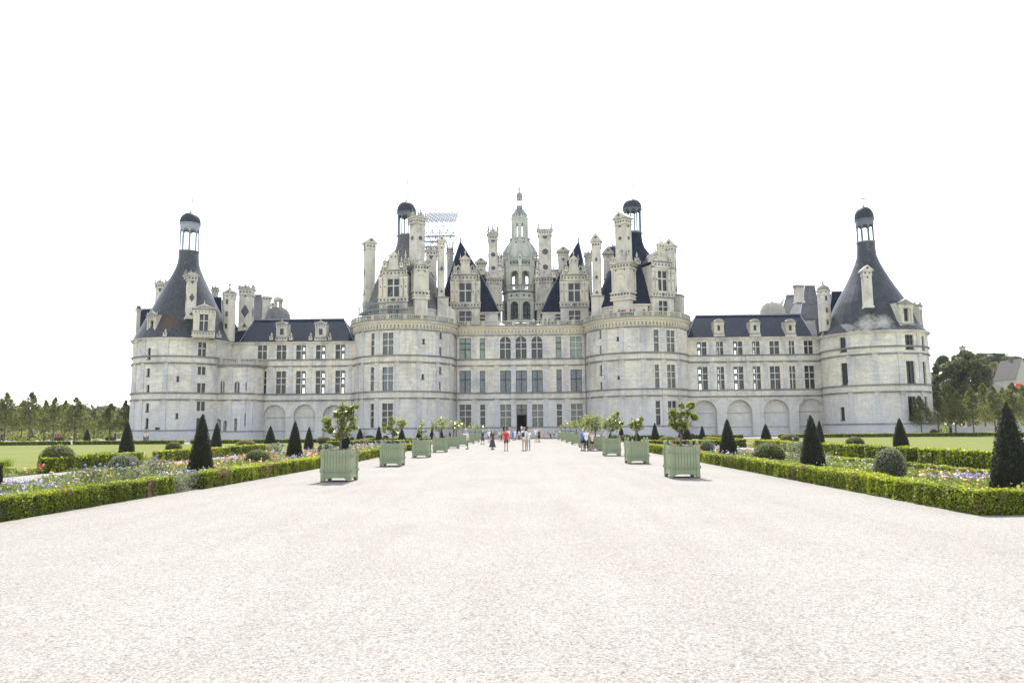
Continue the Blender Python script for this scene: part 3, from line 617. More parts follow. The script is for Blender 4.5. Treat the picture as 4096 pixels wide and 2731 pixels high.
def lantern(cx, cy, k, xr, ys, rn, dome, ncol=8, vane='F', colm=LEADW, domm=LEADD, ph=None):
    """open column lantern: ys = (neck, top of columns, cornice, dome foot, dome top, rod top) sheet rows"""
    z = [at(k, xr, y, cy).z for y in ys]; F = Frame((cx, cy, 0)); root = castle; mb = MB(F)
    ph = pi/ncol if ph is None else ph
    mb.lathe(0, 0, [(rn*1.02,z[0]-.25),(rn*1.1,z[0]-.1),(rn*1.1,z[0]),(rn*.5,z[0]+.02)], 24, 1)
    for i in range(ncol):
        a = ph+2*pi*i/ncol; u, d = rn*.93*sin(a), -rn*.93*cos(a); mb.lathe(u, d, [(.19,z[0]),(.13,z[0]+.25),(.125,z[1]-.2),(.2,z[1])], 8, 0)
        b = a+2*pi/ncol; K = 6                                     # arches between the columns
        for j in range(K):
            t0, t1 = j/K, (j+1)/K; h0, h1 = [math.sqrt(max(0, 1-(2*t-1)**2)) for t in (t0, t1)]; w2 = rn*pi/ncol
            p = []
            for t, hh in ((t0, h0), (t1, h1)):
                aa = a+(b-a)*t; zz = z[1]+w2*hh*.9
                for r in (rn*1.0, rn*.84): p.append((r*sin(aa), -r*cos(aa), zz))
            zt = z[1]+w2*1.25
            mb.q([p[0],p[2],(p[2][0],p[2][1],zt),(p[0][0],p[0][1],zt)], 0); mb.q([p[3],p[1],(p[1][0],p[1][1],zt),(p[3][0],p[3][1],zt)], 0); mb.q([p[1],p[3],p[2],p[0]], 0)
    zt = z[1]+rn*pi/ncol*1.25
    mb.lathe(0, 0, [(rn*.84,zt-.02),(rn*1.02,zt),(rn*1.03,z[3]-.25),(rn*1.12,z[3]-.15),(rn*1.12,z[3]),(rn*.8,z[3]+.01)], 24, 0)
    lan = mb.build('lantern', [colm, LEAD], root)
    mb = MB(F); h = z[4]-z[3]
    mb.lathe(0, 0, [(rn*1.06,z[3])]+[(rn*1.10*cos(t*pi/2)**.92, z[3]+h*(.12+.88*sin(t*pi/2))) for t in (0,.15,.3,.45,.6,.75,.88,.96)]+[(.06,z[4]+.05)], 24, 0); mb.build('dome', domm, lan)
    mb = MB(F); mb.lathe(0, 0, [(.16,z[4]-.1),(.22,z[4]+.1),(.09,z[4]+.3),(.08,z[4]+(z[5]-z[4])*.35),(.06,z[4]+(z[5]-z[4])*.36),(.055,z[5])], 6, 0)
    zt = z[5]
    if vane == '+': mb.box(-.62, .62, -.05, .05, zt-1.03, zt-.88, 0)
    mb.build('finial', LEAD, lan)
    if vane != '+':
        cu = bpy.data.curves.new('letter', 'FONT'); cu.body = vane; cu.size = 1.6; cu.extrude = .03; cu.offset = -.01
        tmp = bpy.data.objects.new('tmp', cu); C.objects.link(tmp); dg = bpy.context.evaluated_depsgraph_get(); dg.update()
        me = bpy.data.meshes.new_from_object(tmp.evaluated_get(dg)); bpy.data.objects.remove(tmp); me.materials.clear(); me.materials.append(LEAD)
        o = bpy.data.objects.new('weather_vane', me); C.objects.link(o); o.location = (cx, cy, zt-1.2); o.rotation_euler = (pi/2, 0, 0); o.parent = lan; o.matrix_parent_inverse = pinv(lan)
    return lan
# ---- keep tower roofs, lanterns and drums
def drum(fr, k, wins, ztop, R=7.15):
    F = Frame(fr.o, 0, R); mb = MB(F); U = R*2.2; hs = [rect(F, *w) for w in wins]
    mb.wall(-U, U, ZB0, ztop, hs, dep=.3); mb.box(-U, U, 0, .2, ztop-.3, ztop, 0); t = mb.build('attic_wall', CM, castle)
    for q in hs: window(F, q, 1, (.45,.55), t, 2, 0)
ZA = at(6, 720, 1343, 127).z
drum(KLF, 4, [(4,325,352,1420,1478)], ZA); drum(KRF, 6, [(6,763,815,1370,1430)], ZA)
kp = [(7.45,1343,700),(6.7,1240,700),(5.7,1120,700),(4.75,1000,700),(3.8,900,700),(2.9,830,700),(2.1,765,700),(1.72,700,700),(1.62,640,700),(1.6,600,700)]
rl = round_roof(-21.75, 134.6, 6, kp, SLATEL, ze=ZA); rr = round_roof(20.9, 134.3, 6, kp, SLATE, ze=ZA)
lantern(-21.75, 134.6, 4, 617, (668,500,470,440,322,98), 1.62, .9, 8, 'F', plain('grey_blue_lead_columns', (.10,.12,.155), .5, var=.15), LEADD)
lantern(20.9, 134.3, 6, 607, (608,405,385,362,256,60), 1.62, .9, 8, 'D', bpy.data.materials['grey_blue_lead_columns'], LEADD)
# ---- corner tower roofs
tl = lambda lst: [(r, y, 700) for r, y in lst]
pl = [(8.6,1714),(7.6,1620),(6.8,1530),(5.9,1420),(5.0,1310),(4.2,1200),(3.35,1090),(2.75,1010),(2.2,930),(1.85,860),(1.75,800),(1.72,735)]
round_roof(-61.1, 130.8, 1, tl(pl), slate('rust_streaked_slate', (.040,.043,.052), .35, .42, [((-60.5,123.5,20.5), 2.0, (.10,.055,.03)), ((-68.5,126,19), 1.8, (.22,.20,.12))]), ze=ZTL+.02)
lantern(-61.1, 130.8, 1, 765, (715,505,470,398,268,92), 1.66, .9, 8, 'R', LEADW, LEADD)
pr = [(8.6,1520),(7.4,1440),(6.6,1340),(5.75,1240),(4.95,1150),(4.1,1060),(3.4,980),(2.7,890),(2.05,800),(1.62,720),(1.5,640),(1.5,575)]
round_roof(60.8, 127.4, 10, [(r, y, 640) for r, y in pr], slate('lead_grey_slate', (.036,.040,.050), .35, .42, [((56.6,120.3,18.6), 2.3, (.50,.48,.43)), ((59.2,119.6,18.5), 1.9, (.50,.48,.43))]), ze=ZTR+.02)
lantern(60.8, 127.4, 10, 590, (565,420,385,325,185,40), 1.46, .9, 8, '+', bpy.data.materials['grey_blue_lead_columns'], LEADD, 0)
# eaves pinnacles
def pin(k, x, yb, yt, Y):
    a = at(k, x, yb, Y); z = at(k, x, yt, Y).z; mb = MB(Frame((a.x, Y, 0))); mb.box(-.3, .3, -.3, .3, a.z, a.z+(z-a.z)*.42, 0); mb.box(-.38, .38, -.38, .38, a.z+(z-a.z)*.42, a.z+(z-a.z)*.5, 3); dots(mb, -.01, .01, .3, a.z+(z-a.z)*.25, .11, 1, 1)
    finial(mb, 0, 0, a.z+(z-a.z)*.5, (z-a.z)*.5, .2); mb.build('pinnacle', CM, castle)
for x in (405,575,747,915): pin(3, x, 655, 585, WY-.1)
pin(2, 470, 305, 210, 122.6); pin(2, 1092, 318, 235, 124.5)
for xx in (492, 832): small_dormer(3, xx, 108, 664, 482, WY-.2, wf=.30, wy=(.30,.60))
for xx in (298, 613, 922): small_dormer(9, xx, 96, 628, 462, WY-.2, wf=.26, wy=(.34,.62), orn=False)
# left corner tower dormers and chimneys
small_dormer(2, 905, 262, 322, 5, 122.9, .16, 'tri', .36, 2, (.36,.64), wy=(.225,.80*.93)) if False else None
def tower_dormer(k, xc, w, yb, yt, Y, rot, cols, wy, wf, orn=True): return small_dormer(k, xc, w, yb, yt, Y, rot, 'tri', wf, cols, (.38,.62) if cols == 2 else (1,), wy, orn, 3.2)
tower_dormer(1, 908, 262, 1716, 1305, 122.5, .36, 2, (.20,.66), .36); tower_dormer(1, 303, 158, 1716, 1395, 123.6, -.35, 1, (.24,.62), .3)
chimney(1, 133, 62, 1385, 1720, 131, -.8, 1.0, 50, 'crest')
tower_dormer(10, 1052, 205, 1512, 1160, 119.9, .3, 1, (.26,.66), .3, False); tower_dormer(10, 1205, 112, 1528, 1185, 122.9, .8, 1, (.26,.66), .36, False)
chimney(1, 410, 180, 1085, 1500, 134, -.25, .8, 62, 'crest', [('t',1170,34)])
chimney(1, 742, 160, 985, 1500, 123.3, .6, .9, 26, 'gable', [('t',1075,30),('d',1250,38),('T',1435,26)]); chimney(1, 742, 165, 985, 1010, 123.3, .6, .9, 60, 'crest')
chimney(1, 1030, 92, 1160, 1400, 137, .3, .9, 62, 'crest')
chimney(10, 643, 108, 868, 1275, 120.2, -.1, .9, 55, 'gable', [('d',945,12)])
# stair turrets by the corner towers
def turret(k, xc, w, yb, yt, Y, ycap, yfin, wins, n=8, dome=False):
    a = at(k, xc, yb, Y); r = w*mpp(k, Y)/2; z = lambda y: at(k, xc, y, Y).z; F = Frame((a.x, Y, 0)); mb = MB(F); zt = z(yt)
    mb.lathe(0, 0, [(r*.9,a.z),(r*.9,zt-.9),(r*.98,zt-.85),(r*.98,zt-.7),(r*.92,zt-.68),(r*.92,zt-.25),(r*1.08,zt-.15),(r*1.08,zt),(r*.5,zt+.01)], n, 0, False, pi/n)
    for y in wins:
        mb.box(-r*.16, r*.16, r*.80, r*.90, z(y)-.42, z(y)+.42, 1); mb.box(-r*.3, r*.3, r*.8, r*.95, z(y)-.66, z(y)-.51, 0); mb.box(-r*.3, r*.3, r*.8, r*.95, z(y)+.51, z(y)+.65, 0)
    for i in range(8):
        a_ = 2*pi*i/8; mb.fr = Frame(F.o, a_); dots(mb, -.3, .3, r*.87, zt-.47, .1, .5, 1)
    mb.fr = F; zc, zf = z(ycap), z(yfin); hh = zc-zt
    if dome: mb.lathe(0, 0, [(r*.95*cos(t*pi/2), zt+hh*sin(t*pi/2)) for t in (0,.2,.4,.6,.8,.93)]+[(.1,zc)], 14, 3)
    else:
        mb.lathe(0, 0, [(r*1.0,zt),(r*.98,zt+hh*.35),(r*.55,zt+hh*.7),(.22,zc)], n, 3, False, pi/n)
        for i in range(8): finial(mb, r*.95*sin(pi/8+i*pi/4), r*.95*cos(pi/8+i*pi/4), zt, hh*.8, .12)
    finial(mb, 0, 0, zc, zf-zc, .22, 3); mb.build('stair_turret', CM+[SLATE], castle)
turret(1, 1195, 160, 1760, 1215, 130.9, 1150, 1030, [1310, 1450, 1590])
turret(10, 170, 145, 1530, 1088, 127.8, 1028, 972, [1180, 1310, 1440], 10, True)
chimney(3, 165, 138, 205, 640, 135.6, .12, .8, 48, 'crest', [('t',265,30),('d',405,45),('T',525,25)])
# roofs and domes behind the left wing
def slab_roof(pts, name='slate_roof', mat=SLATEL, th=.3):
    mb = MB(); P = [at(*p) for p in pts]; A = [(p.x, -p.y, p.z) for p in P]; mb.q(A, 0, uvk=[(p.x, p.z+p.y*.3) for p in P]); Bk = [(p.x, -p.y-th, p.z-th*.6) for p in P]; mb.q(Bk[::-1], 0)
    for i in range(len(A)):
        j = (i+1) % len(A); mb.q([A[i],Bk[i],Bk[j],A[j]], 0)
    return mb.build(name, mat, castle)
def gable_roof(k, x0, x1, ye, xa, xb, yr, Y, dy, mat=SLATE): return hip_roof(k, (x0,x1,ye), (xa,xb,yr), Y, dy, mat=mat)
gable_roof(3, 205, 365, 500, 228, 318, 262, 150, 6, SLATEL); chimney(3, 352, 96, 280, 480, 151, .3, .8, 8, 'flat'); chimney(3, 412, 34, 350, 480, 150, .2, 1, 26, 'crest')
gable_roof(1, 1000, 1130, 1560, 1008, 1118, 1250, 131, 4); gable_roof(2, 1130, 1420, 372, 1190, 1425, 215, 132, 4)
gable_roof(1, 130, 420, 1700, 158, 330, 1384, 131.5, 4); gable_roof(3, -20, 215, 662, 0, 205, 546, 133, 3.5)
gable_roof(10, 190, 400, 1530, 235, 380, 1102, 129.5, 5)
gable_roof(9, 800, 1190, 560, 880, 1010, 262, 158, 9, SLATEL); gable_roof(9, 985, 1215, 560, 1045, 1128, 182, 150, 7, SLATEL); gable_roof(9, 1010, 1245, 612, 1020, 1190, 470, 134, 4.5, SLATEL)
chimney(9, 1003, 92, 175, 330, 150, .3, .8, 4, 'flat')
def stepped_dome(k, xc, w, yb, yt, Y, yfin, lant=False, mat=WEATH, mat2=TRIM):
    a = at(k, xc, yb, Y); r = w*mpp(k, Y)/2; z = lambda y: at(k, xc, y, Y).z; H = z(yt)-a.z; mb = MB(Frame((a.x, Y, 0))); pr = [(r*1.04,a.z-1.2),(r*1.04,a.z)]
    for t in (0,.17,.34,.51,.68,.85):
        pr += [(r*cos(t*pi/2)**.85, a.z+H*sin(t*pi/2)+.0), (r*cos(t*pi/2)**.85*.97, a.z+H*sin((t+.13)*pi/2))]
    pr += [(.15, a.z+H)]; mb.lathe(0, 0, pr, 24, 0, False)
    if lant:
        zl, zf = z(yt), z(yfin); h = zf-zl
        for i in range(6): mb.lathe(.75*sin(i*pi/3), .75*cos(i*pi/3), [(.16,zl-.3),(.13,zl+h*.42)], 6, 1)
        mb.lathe(0, 0, [(1.05,zl-.5),(1.0,zl-.2),(.2,zl-.1)], 12, 1); mb.lathe(0, 0, [(1.0,zl+h*.42),(1.0,zl+h*.55),(.75,zl+h*.65),(.3,zl+h*.74),(.12,zl+h*.8),(.03,zf)], 12, 1)
    else: finial(mb, 0, 0, z(yt), z(yfin)-z(yt), .3, 1)
    mb.build('dome', [mat, mat2], castle)
stepped_dome(3, 460, 215, 468, 372, 146, 238, True); stepped_dome(9, 763, 215, 430, 330, 144, 298, False, RAILM, TRIM)
# ---- the keep roofscape
def aedicula(k, xc, w, yt, yb, ybase, Y, rot=0.0, ped=70):
    """chimney base: corbelled stage with a shell niche between columns, dotted cornice, pediment and urns"""
    a = at(k, xc, ybase, Y); z = lambda y: at(k, xc, y, Y).z; m = mpp(k, Y); W = w*m/(cos(rot)+.8*abs(sin(rot))); D = W*.8
    fr = Frame((a.x, Y+D/2*.5, 0), rot); mb = MB(fr); zb, zt = z(yb), z(yt)
    mb.box(-W*.40, W*.40, -D*.4, D*.40, a.z, zb+.1, 0)
    mb.box(-W*.42, W*.42, -D*.42, D*.42, zb, zt-.9, 0)
    for f0, f1, e in ((-1.5,-1.2,.06),(-.95,-.7,.06),(-.2,0,.08)): mb.box(-W/2-e, W/2+e, -D/2-e, D/2+e, zb+f0, zb+f1, 0)
    mb.box(-W*.47, W*.47, -D*.47, D*.47, zb-1.2, zb-.95, 0); mb.box(-W*.48, W*.48, -D*.48, D*.48, zb-.7, zb-.2, 0)
    mb.box(-W*.5, W*.5, -D*.5, D*.5, zt-.95, zt-.8, 0); mb.box(-W*.47, W*.47, -D*.47, D*.47, zt-.8, zt-.22, 0); mb.box(-W*.53, W*.53, -D*.53, D*.53, zt-.22, zt-.1, 0); mb.box(-W*.56, W*.56, -D*.56, D*.56, zt-.1, zt, 3)
    for q in range(4):
        mb.fr = fr.turn(q); hw, hd = (W/2, D/2) if q % 2 == 0 else (D/2, W/2)
        dots(mb, -hw*.9, hw*.9, hd*.94, zt-.5, .15, .55, 1); dots(mb, -hw*.9, hw*.9, hd*.96, zb-.45, .17, .6, 1, 'c')
        for s in (-1, 1):
            mb.lathe(s*hw*.72, hd*.88, [(.17,zb),(.2,zb+.15),(.14,zb+.22),(.135,zt-1.3),(.2,zt-1.15),(.2,zt-.95)], 8, 0)
            mb.box(s*hw*.72-.22, s*hw*.72+.22, hd*.5, hd*.86, zb, zt-.95, 0)
            finial(mb, s*hw*.86, hd*.8, zt, ped*m*.95, .24); mb.box(s*hw*.86-.27, s*hw*.86+.27, hd*.8-.27, hd*.8+.27, zt, zt+.4, 0); dots(mb, s*hw*.86-.01, s*hw*.86+.01, hd*.8+.27, zt+.2, .1, 1, 1)
        nw = hw*.42; zc = zb+(zt-.95-zb)*.60; N_ = 10
        arc = [(nw*cos(pi*i/N_), zc+nw*sin(pi*i/N_)) for i in range(N_+1)]
        mb.poly([(-nw, zb+.3), (nw, zb+.3)]+arc, hd*.84, hd*.86, 2)
        for i in range(N_): mb.bar((arc[i][0]*1.08,hd*.88,arc[i][1]), (arc[i+1][0]*1.08,hd*.88,arc[i+1][1]), .07, 0)
        mb.box(-nw*1.1, nw*1.1, hd*.84, hd*.9, zc-.1, zc+.02, 0)
        for s in (-1, 1): mb.poly([(s*hw*.5, zt-1.0), (s*hw*.5-s*.32, zt-1.0), (s*hw*.5, zt-1.4)][::(1 if s < 0 else -1)], hd*.84, hd*.87, 1)
        mb.poly([(-hw*.62,zt),(hw*.62,zt),(hw*.45,zt+ped*m*.35),(hw*.2,zt+ped*m*.55),(0,zt+ped*m*.62),(-hw*.2,zt+ped*m*.55),(-hw*.45,zt+ped*m*.35)], hd*.8-.2, hd*.88, 0)
        mb.lathe(0, hd*.8, [(.2,zt+ped*m*.6),(.3,zt+ped*m*.75),(.12,zt+ped*m*.85),(.2,zt+ped*m*.95),(.03,zt+ped*m*1.15)], 6, 0, False)
    mb.fr = fr
    return mb.build('chimney_base', CM, castle)
# left tower group
keep_dormer(4, 486, 315, 1480, 790, 126.9, -.06)
chimney(4, 233, 146, 735, 1490, 131.5, .55, .8, 55, 'gable', (), [('t',790,36),('d',1040,44),('T',1245,36)])
aedicula(4, 752, 205, 965, 1225, 1480, 127.4, .42, 80)
chimney(4, 722, 186, 478, 1000, 129.8, .78, .95, 95, 'crest', [('h',545,24),('c',690,24)])
small_dormer(4, 600, 60, 1010, 830, 129, 0, 'curve', .1, wy=(.3,.5)) if False else None
chimney(4, 970, 92, 712, 1290, 131, .28, .9, 42, 'gable', [('t',790,18),('d',1000,22),('T',1225,20)]); 
mb = MB(Frame((at(4,982,1430,131.0).x, 131.6, 0), .25)); zb_ = at(4,980,1440,131).z; zt_ = at(4,980,1290,131).z
mb.box(-1.0, 1.0, -1.2, .9, ZB0, zt_-.1, 0); mb.box(-1.15, 1.15, -1.3, 1.05, zt_-.1, zt_+.1, 3); mb.poly([(-.9,ZB0),(2.3,ZB0),(2.3,zb_+.2),(1.4,zb_+1.0),(1.0,zt_-1.5),(-.9,zt_-1.5)], -1.0, .6, 0); mb.build('chimney_base', CM, castle)
chimney(4, 872, 112, 812, 1230, 142, 0, .8, 50, 'crest', [('t',890,30),('d',1085,40)])
chimney(4, 1060, 66, 840, 1300, 146, 0, .8, 120, 'crest')
# the two pavilion roofs with their dormers
def pavilion(k0, x0, k1, x1, ka, xa, ya, yb, Y, depth):
    A = at(k0, x0, yb, Y); B = at(k1, x1, yb, Y); z0 = (A.z+B.z)/2; P = at(ka, xa, ya, Y+depth*.5); mb = MB(); x0, x1 = A.x, B.x; cyy = Y+depth/2
    prev = None
    for f, g in ((0,1),(.3,.74),(.6,.44),(1,.0)):     # slightly swept pyramid
        z = z0+(P.z-z0)*f; ring = [(P.x+(x0-P.x)*g, -(cyy-depth/2*g), z),(P.x+(x1-P.x)*g, -(cyy-depth/2*g), z),(P.x+(x1-P.x)*g, -(cyy+depth/2*g), z),(P.x+(x0-P.x)*g, -(cyy+depth/2*g), z)]
        if prev:
            for i in range(4):
                j = (i+1) % 4; p = [prev[i], prev[j], ring[j], ring[i]]
                c = 0 if i % 2 == 0 else 1; mb.q(p if g > 0 else p[:3], 0, uvk=[(q[c], q[2]*1.1) for q in (p if g > 0 else p[:3])])
                mb.bar(prev[i], ring[i], .08, 1)
        prev = ring
    mb.lathe(P.x, -cyy, [(.22,P.z-.4),(.14,P.z+.1),(.2,P.z+.3),(.02,P.z+1.2)], 6, 1); mb.build('pavilion_roof', [SLATE, LEAD], castle)
    mb = MB(); hs = []
    mb.wall(x0+.3, x1-.3, ZB0, z0, d=-Y-.3, mat=0); mb.box(x0+.3, x1-.3, -Y-depth+.3, -Y-.5, ZB0, z0-.01, 0); mb.box(x0, x1, -Y-.5, -Y+.05, z0-.2, z0+.01, 0); mb.build('attic_wall', CM, castle)
    return z0
pavilion(4, 950, 5, 515, 5, 107, 690, 1437, 139.6, 12.5); 
pavilion(5, 950, 6, 190, 5, 1345, 690, 1432, 139.6, 12.5)
AF = Frame((0,139.85,0))
for r_ in ((5,303,367,1465,1530), (5,1100,1165,1455,1520)):
    q = rect(AF, *r_); m2 = MB(AF); m2.box(q[0]-.2, q[1]+.2, -.02, .42, q[3], q[3]+.2, 0); m2.box(q[0]-.2, q[0], 0, .36, q[2]-.2, q[3], 0); m2.box(q[1], q[1]+.2, 0, .36, q[2]-.2, q[3], 0); m2.build('window_surround', CM, castle)
    window(AF, (q[0], q[1], q[2], q[3]), 1, (.45,.55), castle, 2, 0, dep=-.04)
keep_dormer(5, 160, 325, 1540, 800, 138.0, 0.0); keep_dormer(5, 1304, 312, 1530, 805, 138.0, 0.0)
# middle chimneys
aedicula(5, 455, 200, 1085, 1340, 1540, 146, .2, 82); aedicula(5, 1002, 228, 1080, 1335, 1540, 146, -.2, 82)
chimney(5, 449, 118, 618, 1180, 148, .12, .9, 118, 'crest', [('h',695,22),('c',835,24),('c',975,22)])
chimney(5, 1000, 152, 570, 1180, 148, 0, .8, 108, 'rail', [('h',655,30),('c',805,32),('c',965,28)])
chimney(5, 325, 112, 912, 1120, 152, 0, .8, 50, 'gable', [('t',998,14)]); chimney(5, 1188, 122, 795, 1120, 152, 0, .8, 50, 'gable', [('t',890,24)])
gable_roof(5, 250, 560, 1120, 285, 560, 1018, 148, 5); gable_roof(5, 905, 1200, 1110, 905, 1190, 994, 148, 5)
chimney(5, 520, 50, 880, 1240, 150, 0, .8, 80, 'crest', [('c',1150,8)])
# right tower group
keep_dormer(6, 925, 278, 1440, 645, 127.5, .42)
aedicula(6, 525, 295, 930, 1225, 1440, 127.0, -.6, 88)
chimney(6, 520, 204, 448, 1000, 129.6, -.78, .85, 66, 'gable', [('h',538,20),('c',662,20)])
chimney(6, 1022, 140, 740, 1270, 131.0, -.55, .85, 78, 'gable', (), [('t',795,30),('d',980,40),('T',1190,34)])
mb = MB(Frame((at(6,1060,1300,131.5).x, 131.8, 0), -.5)); zq = at(6,1060,1255,131).z; mb.box(-1.15, 1.15, -1.2, 1.2, ZB0, zq-.2, 0); mb.box(-1.3, 1.3, -1.35, 1.35, zq-.2, zq+.05, 3); mb.build('chimney_base', CM, castle)
chimney(6, 237, 118, 690, 1265, 131.2, -.2, .9, 90, 'gable', [('t',735,14),('d',885,20),('d',1070,20),('T',1225,22)])
mb = MB(Frame((at(6,245,1430,131.0).x, 131.9, 0), -.1)); zt_ = at(6,240,1265,131).z; mb.box(-1.15, 1.15, -1.0, .9, ZB0, zt_-.1, 0); mb.box(-1.3, 1.3, -1.15, 1.05, zt_-.1, zt_+.1, 3); mb.build('chimney_base', CM, castle)
chimney(6, 350, 98, 815, 1090, 140, 0, .8, 72, 'gable', [('t',855,22),('d',1050,34)])
mb = MB(Frame((at(6,385,760,150).x, 150, 0))); z_ = [at(6,385,y,150).z for y in (880,790,745,725,570)]
mb.lathe(0, 0, [(1.5,z_[0]),(1.5,z_[1]),(1.35,z_[1]+.5),(.8,z_[2]),(.1,z_[3]),(.05,z_[3]+2),(.03,z_[4])], 16, 0); dm = mb.build('dome', LEADD, castle)
cu = bpy.data.curves.new('letter', 'FONT'); cu.body = 'H'; cu.size = 1.5; cu.extrude = .02; cu.offset = -.03
tmp = bpy.data.objects.new('tmp', cu); C.objects.link(tmp); dg = bpy.context.evaluated_depsgraph_get(); dg.update()
me = bpy.data.meshes.new_from_object(tmp.evaluated_get(dg)); bpy.data.objects.remove(tmp); me.materials.clear(); me.materials.append(LEAD)
o = bpy.data.objects.new('weather_vane', me); C.objects.link(o); o.location = (at(6,378,600,150).x, 150, z_[4]-1.2); o.rotation_euler = (pi/2,0,0); o.parent = dm; o.matrix_parent_inverse = pinv(dm)
chimney(6, 148, 78, 840, 1250, 150, 0, .8, 70, 'crest')
# scrolled stone link pieces between tower dormers and chimney bases
for k, x, yb, yt, Y in ((4,612,1220,985,128.2),(6,730,1225,960,128.6)):
    pass
# ---- the great central lantern
LY = 150.0
lz = lambda y: at(5, 735, y, LY).z
LX = at(5, 735, 1200, LY).x; mm = mpp(5, LY); lr = lambda p: p*mm
LF = Frame((LX, LY, 0)); LM = [GSTONE, INLAY, WEATH, G_DARK]
def octo(mb, R, z0, z1, hole=None, th=.5, arched=True, ph=pi/8, n=8):
    ap = R*cos(pi/n); hw = R*sin(pi/n)
    for i in range(n):
        f = Frame(LF.o, ph+2*pi*i/n); mb.fr = f
        if hole: mb.wall(-hw, hw, z0, z1, [(-hole[0]/2, hole[0]/2, hole[1], hole[2], arched)], d=ap, dep=th)
        else: mb.wall(-hw, hw, z0, z1, d=ap)
        if hole: mb.wall(-hw*.86, hw*.86, z0, z1, [(-hole[0]/2, hole[0]/2, hole[1], hole[2], arched)], d=ap-th, dep=.01)
    mb.fr = LF
mb = MB(LF)
R1 = lr(172)/cos(pi/8)*.97
octo(mb, R1, lz(1560), lz(1240), (lr(88), lz(1530), lz(1345)), .7)
for i in range(8):
    a = 2*pi*i/8; u, d = R1*sin(a), R1*cos(a)
    mb.lathe(u, d, [(.42,lz(1545)),(.30,lz(1520)),(.28,lz(1350)),(.42,lz(1335))], 8, 0); mb.fr = Frame(LF.o, pi/8+a)
    ap = R1*cos(pi/8); dots(mb, -R1*.33, R1*.33, ap, lz(1285), .2, 1.1, 1); mb.fr = LF
mb.lathe(0, 0, [(R1*1.0,lz(1335)),(R1*1.06,lz(1325)),(R1*1.06,lz(1318)),(R1*1.0,lz(1312))], 8, 0, False, 0, False)
mb.lathe(0, 0, [(R1*1.0,lz(1255)),(R1*1.08,lz(1245)),(R1*1.1,lz(1236)),(R1*.6,lz(1235))], 8, 2, False, 0, False)
for i in range(8):                                                   # balcony parapet
    mb.fr = Frame(LF.o, pi/8+2*pi*i/8); ap = R1*cos(pi/8)*1.04; hw = R1*sin(pi/8)*1.05
    mb.box(-hw, hw, ap-.2, ap, lz(1180), lz(1168), 2); mb.box(-hw, hw, ap-.2, ap, lz(1236), lz(1226), 0)
    for j in range(9): u = -hw+2*hw*(j+.5)/9; mb.box(u-.08, u+.08, ap-.17, ap-.04, lz(1226), lz(1180), 0)
mb.fr = LF
lo = mb.build('great_lantern', LM, castle)
m2 = MB(LF)
for i in range(8):
    f = Frame(LF.o, pi/8+2*pi*i/8); q = (-lr(88)/2, lr(88)/2, lz(1530), lz(1345))
    if i in (0, 7, 1, 6):
        ap = R1*cos(pi/8); ff = Frame((LF.o.x+ap*sin(f.rot), LF.o.y-ap*cos(f.rot), 0), f.rot)
        window(ff, q, 3, (.2,.27,.27,.26), lo, 3, 1, True, tuple((c, r) for c in range(3) for r in range(4) if (c+r) % 1 == 0 and c == (1 if i in (0,1) else 1)), mw=.12, dep=.35)
mb = MB(LF)                                                          # arcade stage: piers, arches, open stair core
R2_ = lr(176)*.98
octo(mb, R2_, lz(1185), lz(905), (lr(92), lz(1178), lz(1030)), .9)
mb.lathe(0, 0, [(lr(58),lz(1185)),(lr(58),lz(905))], 12, 0, False)
for i in range(8):
    a = 2*pi*i/8
    mb.fr = Frame(LF.o, a); mb.box(-.32, .32, R2_-.5, R2_+.35, lz(1180), lz(975), 0); mb.box(-.42, .42, R2_-.5, R2_+.5, lz(990), lz(975), 0)
    finial(mb, 0, R2_+.1, lz(890), lr(120), .3); mb.box(-.36, .36, R2_-.2, R2_+.42, lz(975), lz(880), 0); dots(mb, -.01, .01, R2_+.42, lz(905), .16, 1, 1)
    for t in range(8):                                              # flying rib up to the crown
        p0, p1 = t/8, (t+1)/8; rr = lambda q: R2_*(1-q)+lr(100)*q+lr(22)*sin(q*pi); zz = lambda q: lz(890)+(lz(715)-lz(890))*(q**.9)
        mb.bar((0, rr(p0), zz(p0)), (0, rr(p1), zz(p1)), .26, 0)
    mb.fr = LF
mb.lathe(0, 0, [(R2_*1.0,lz(985)),(R2_*1.07,lz(975)),(R2_*1.0,lz(968)),(R2_*1.0,lz(925)),(R2_*1.08,lz(915)),(R2_*1.1,lz(905)),(R2_*.5,lz(900))], 8, 0, False, 0, False)
for i in range(8): mb.fr = Frame(LF.o, pi/8+2*pi*i/8); dots(mb, -R2_*.33, R2_*.33, R2_*cos(pi/8), lz(948), .17, .8, 1)
mb.fr = LF; mb.build('arcade', LM, lo)
mb = MB(LF)
cr = [(R2_*.93,902),(R2_*.90,850),(lr(150),800),(lr(125),755),(lr(104),715)]
mb.lathe(0, 0, [(r, lz(y)) for r, y in cr], 8, 0, False, 0)
for i in range(8):
    mb.fr = Frame(LF.o, pi/8+2*pi*i/8); c_ = R2_*.86*cos(pi/8)
    for j in range(12): a0, a1 = 2*pi*j/12, 2*pi*(j+1)/12; mb.bar((lr(36)*cos(a0), c_+.1-.35*sin(a0), lz(850)+lr(45)*sin(a0)), (lr(36)*cos(a1), c_+.1-.35*sin(a1), lz(850)+lr(45)*sin(a1)), .1, 0)
mb.fr = LF
mb.lathe(0, 0, [(lr(106),lz(718)),(lr(114),lz(708)),(lr(106),lz(700)),(lr(106),lz(685)),(lr(116),lz(675)),(lr(108),lz(668)),(lr(60),lz(667))], 8, 0, False, 0)
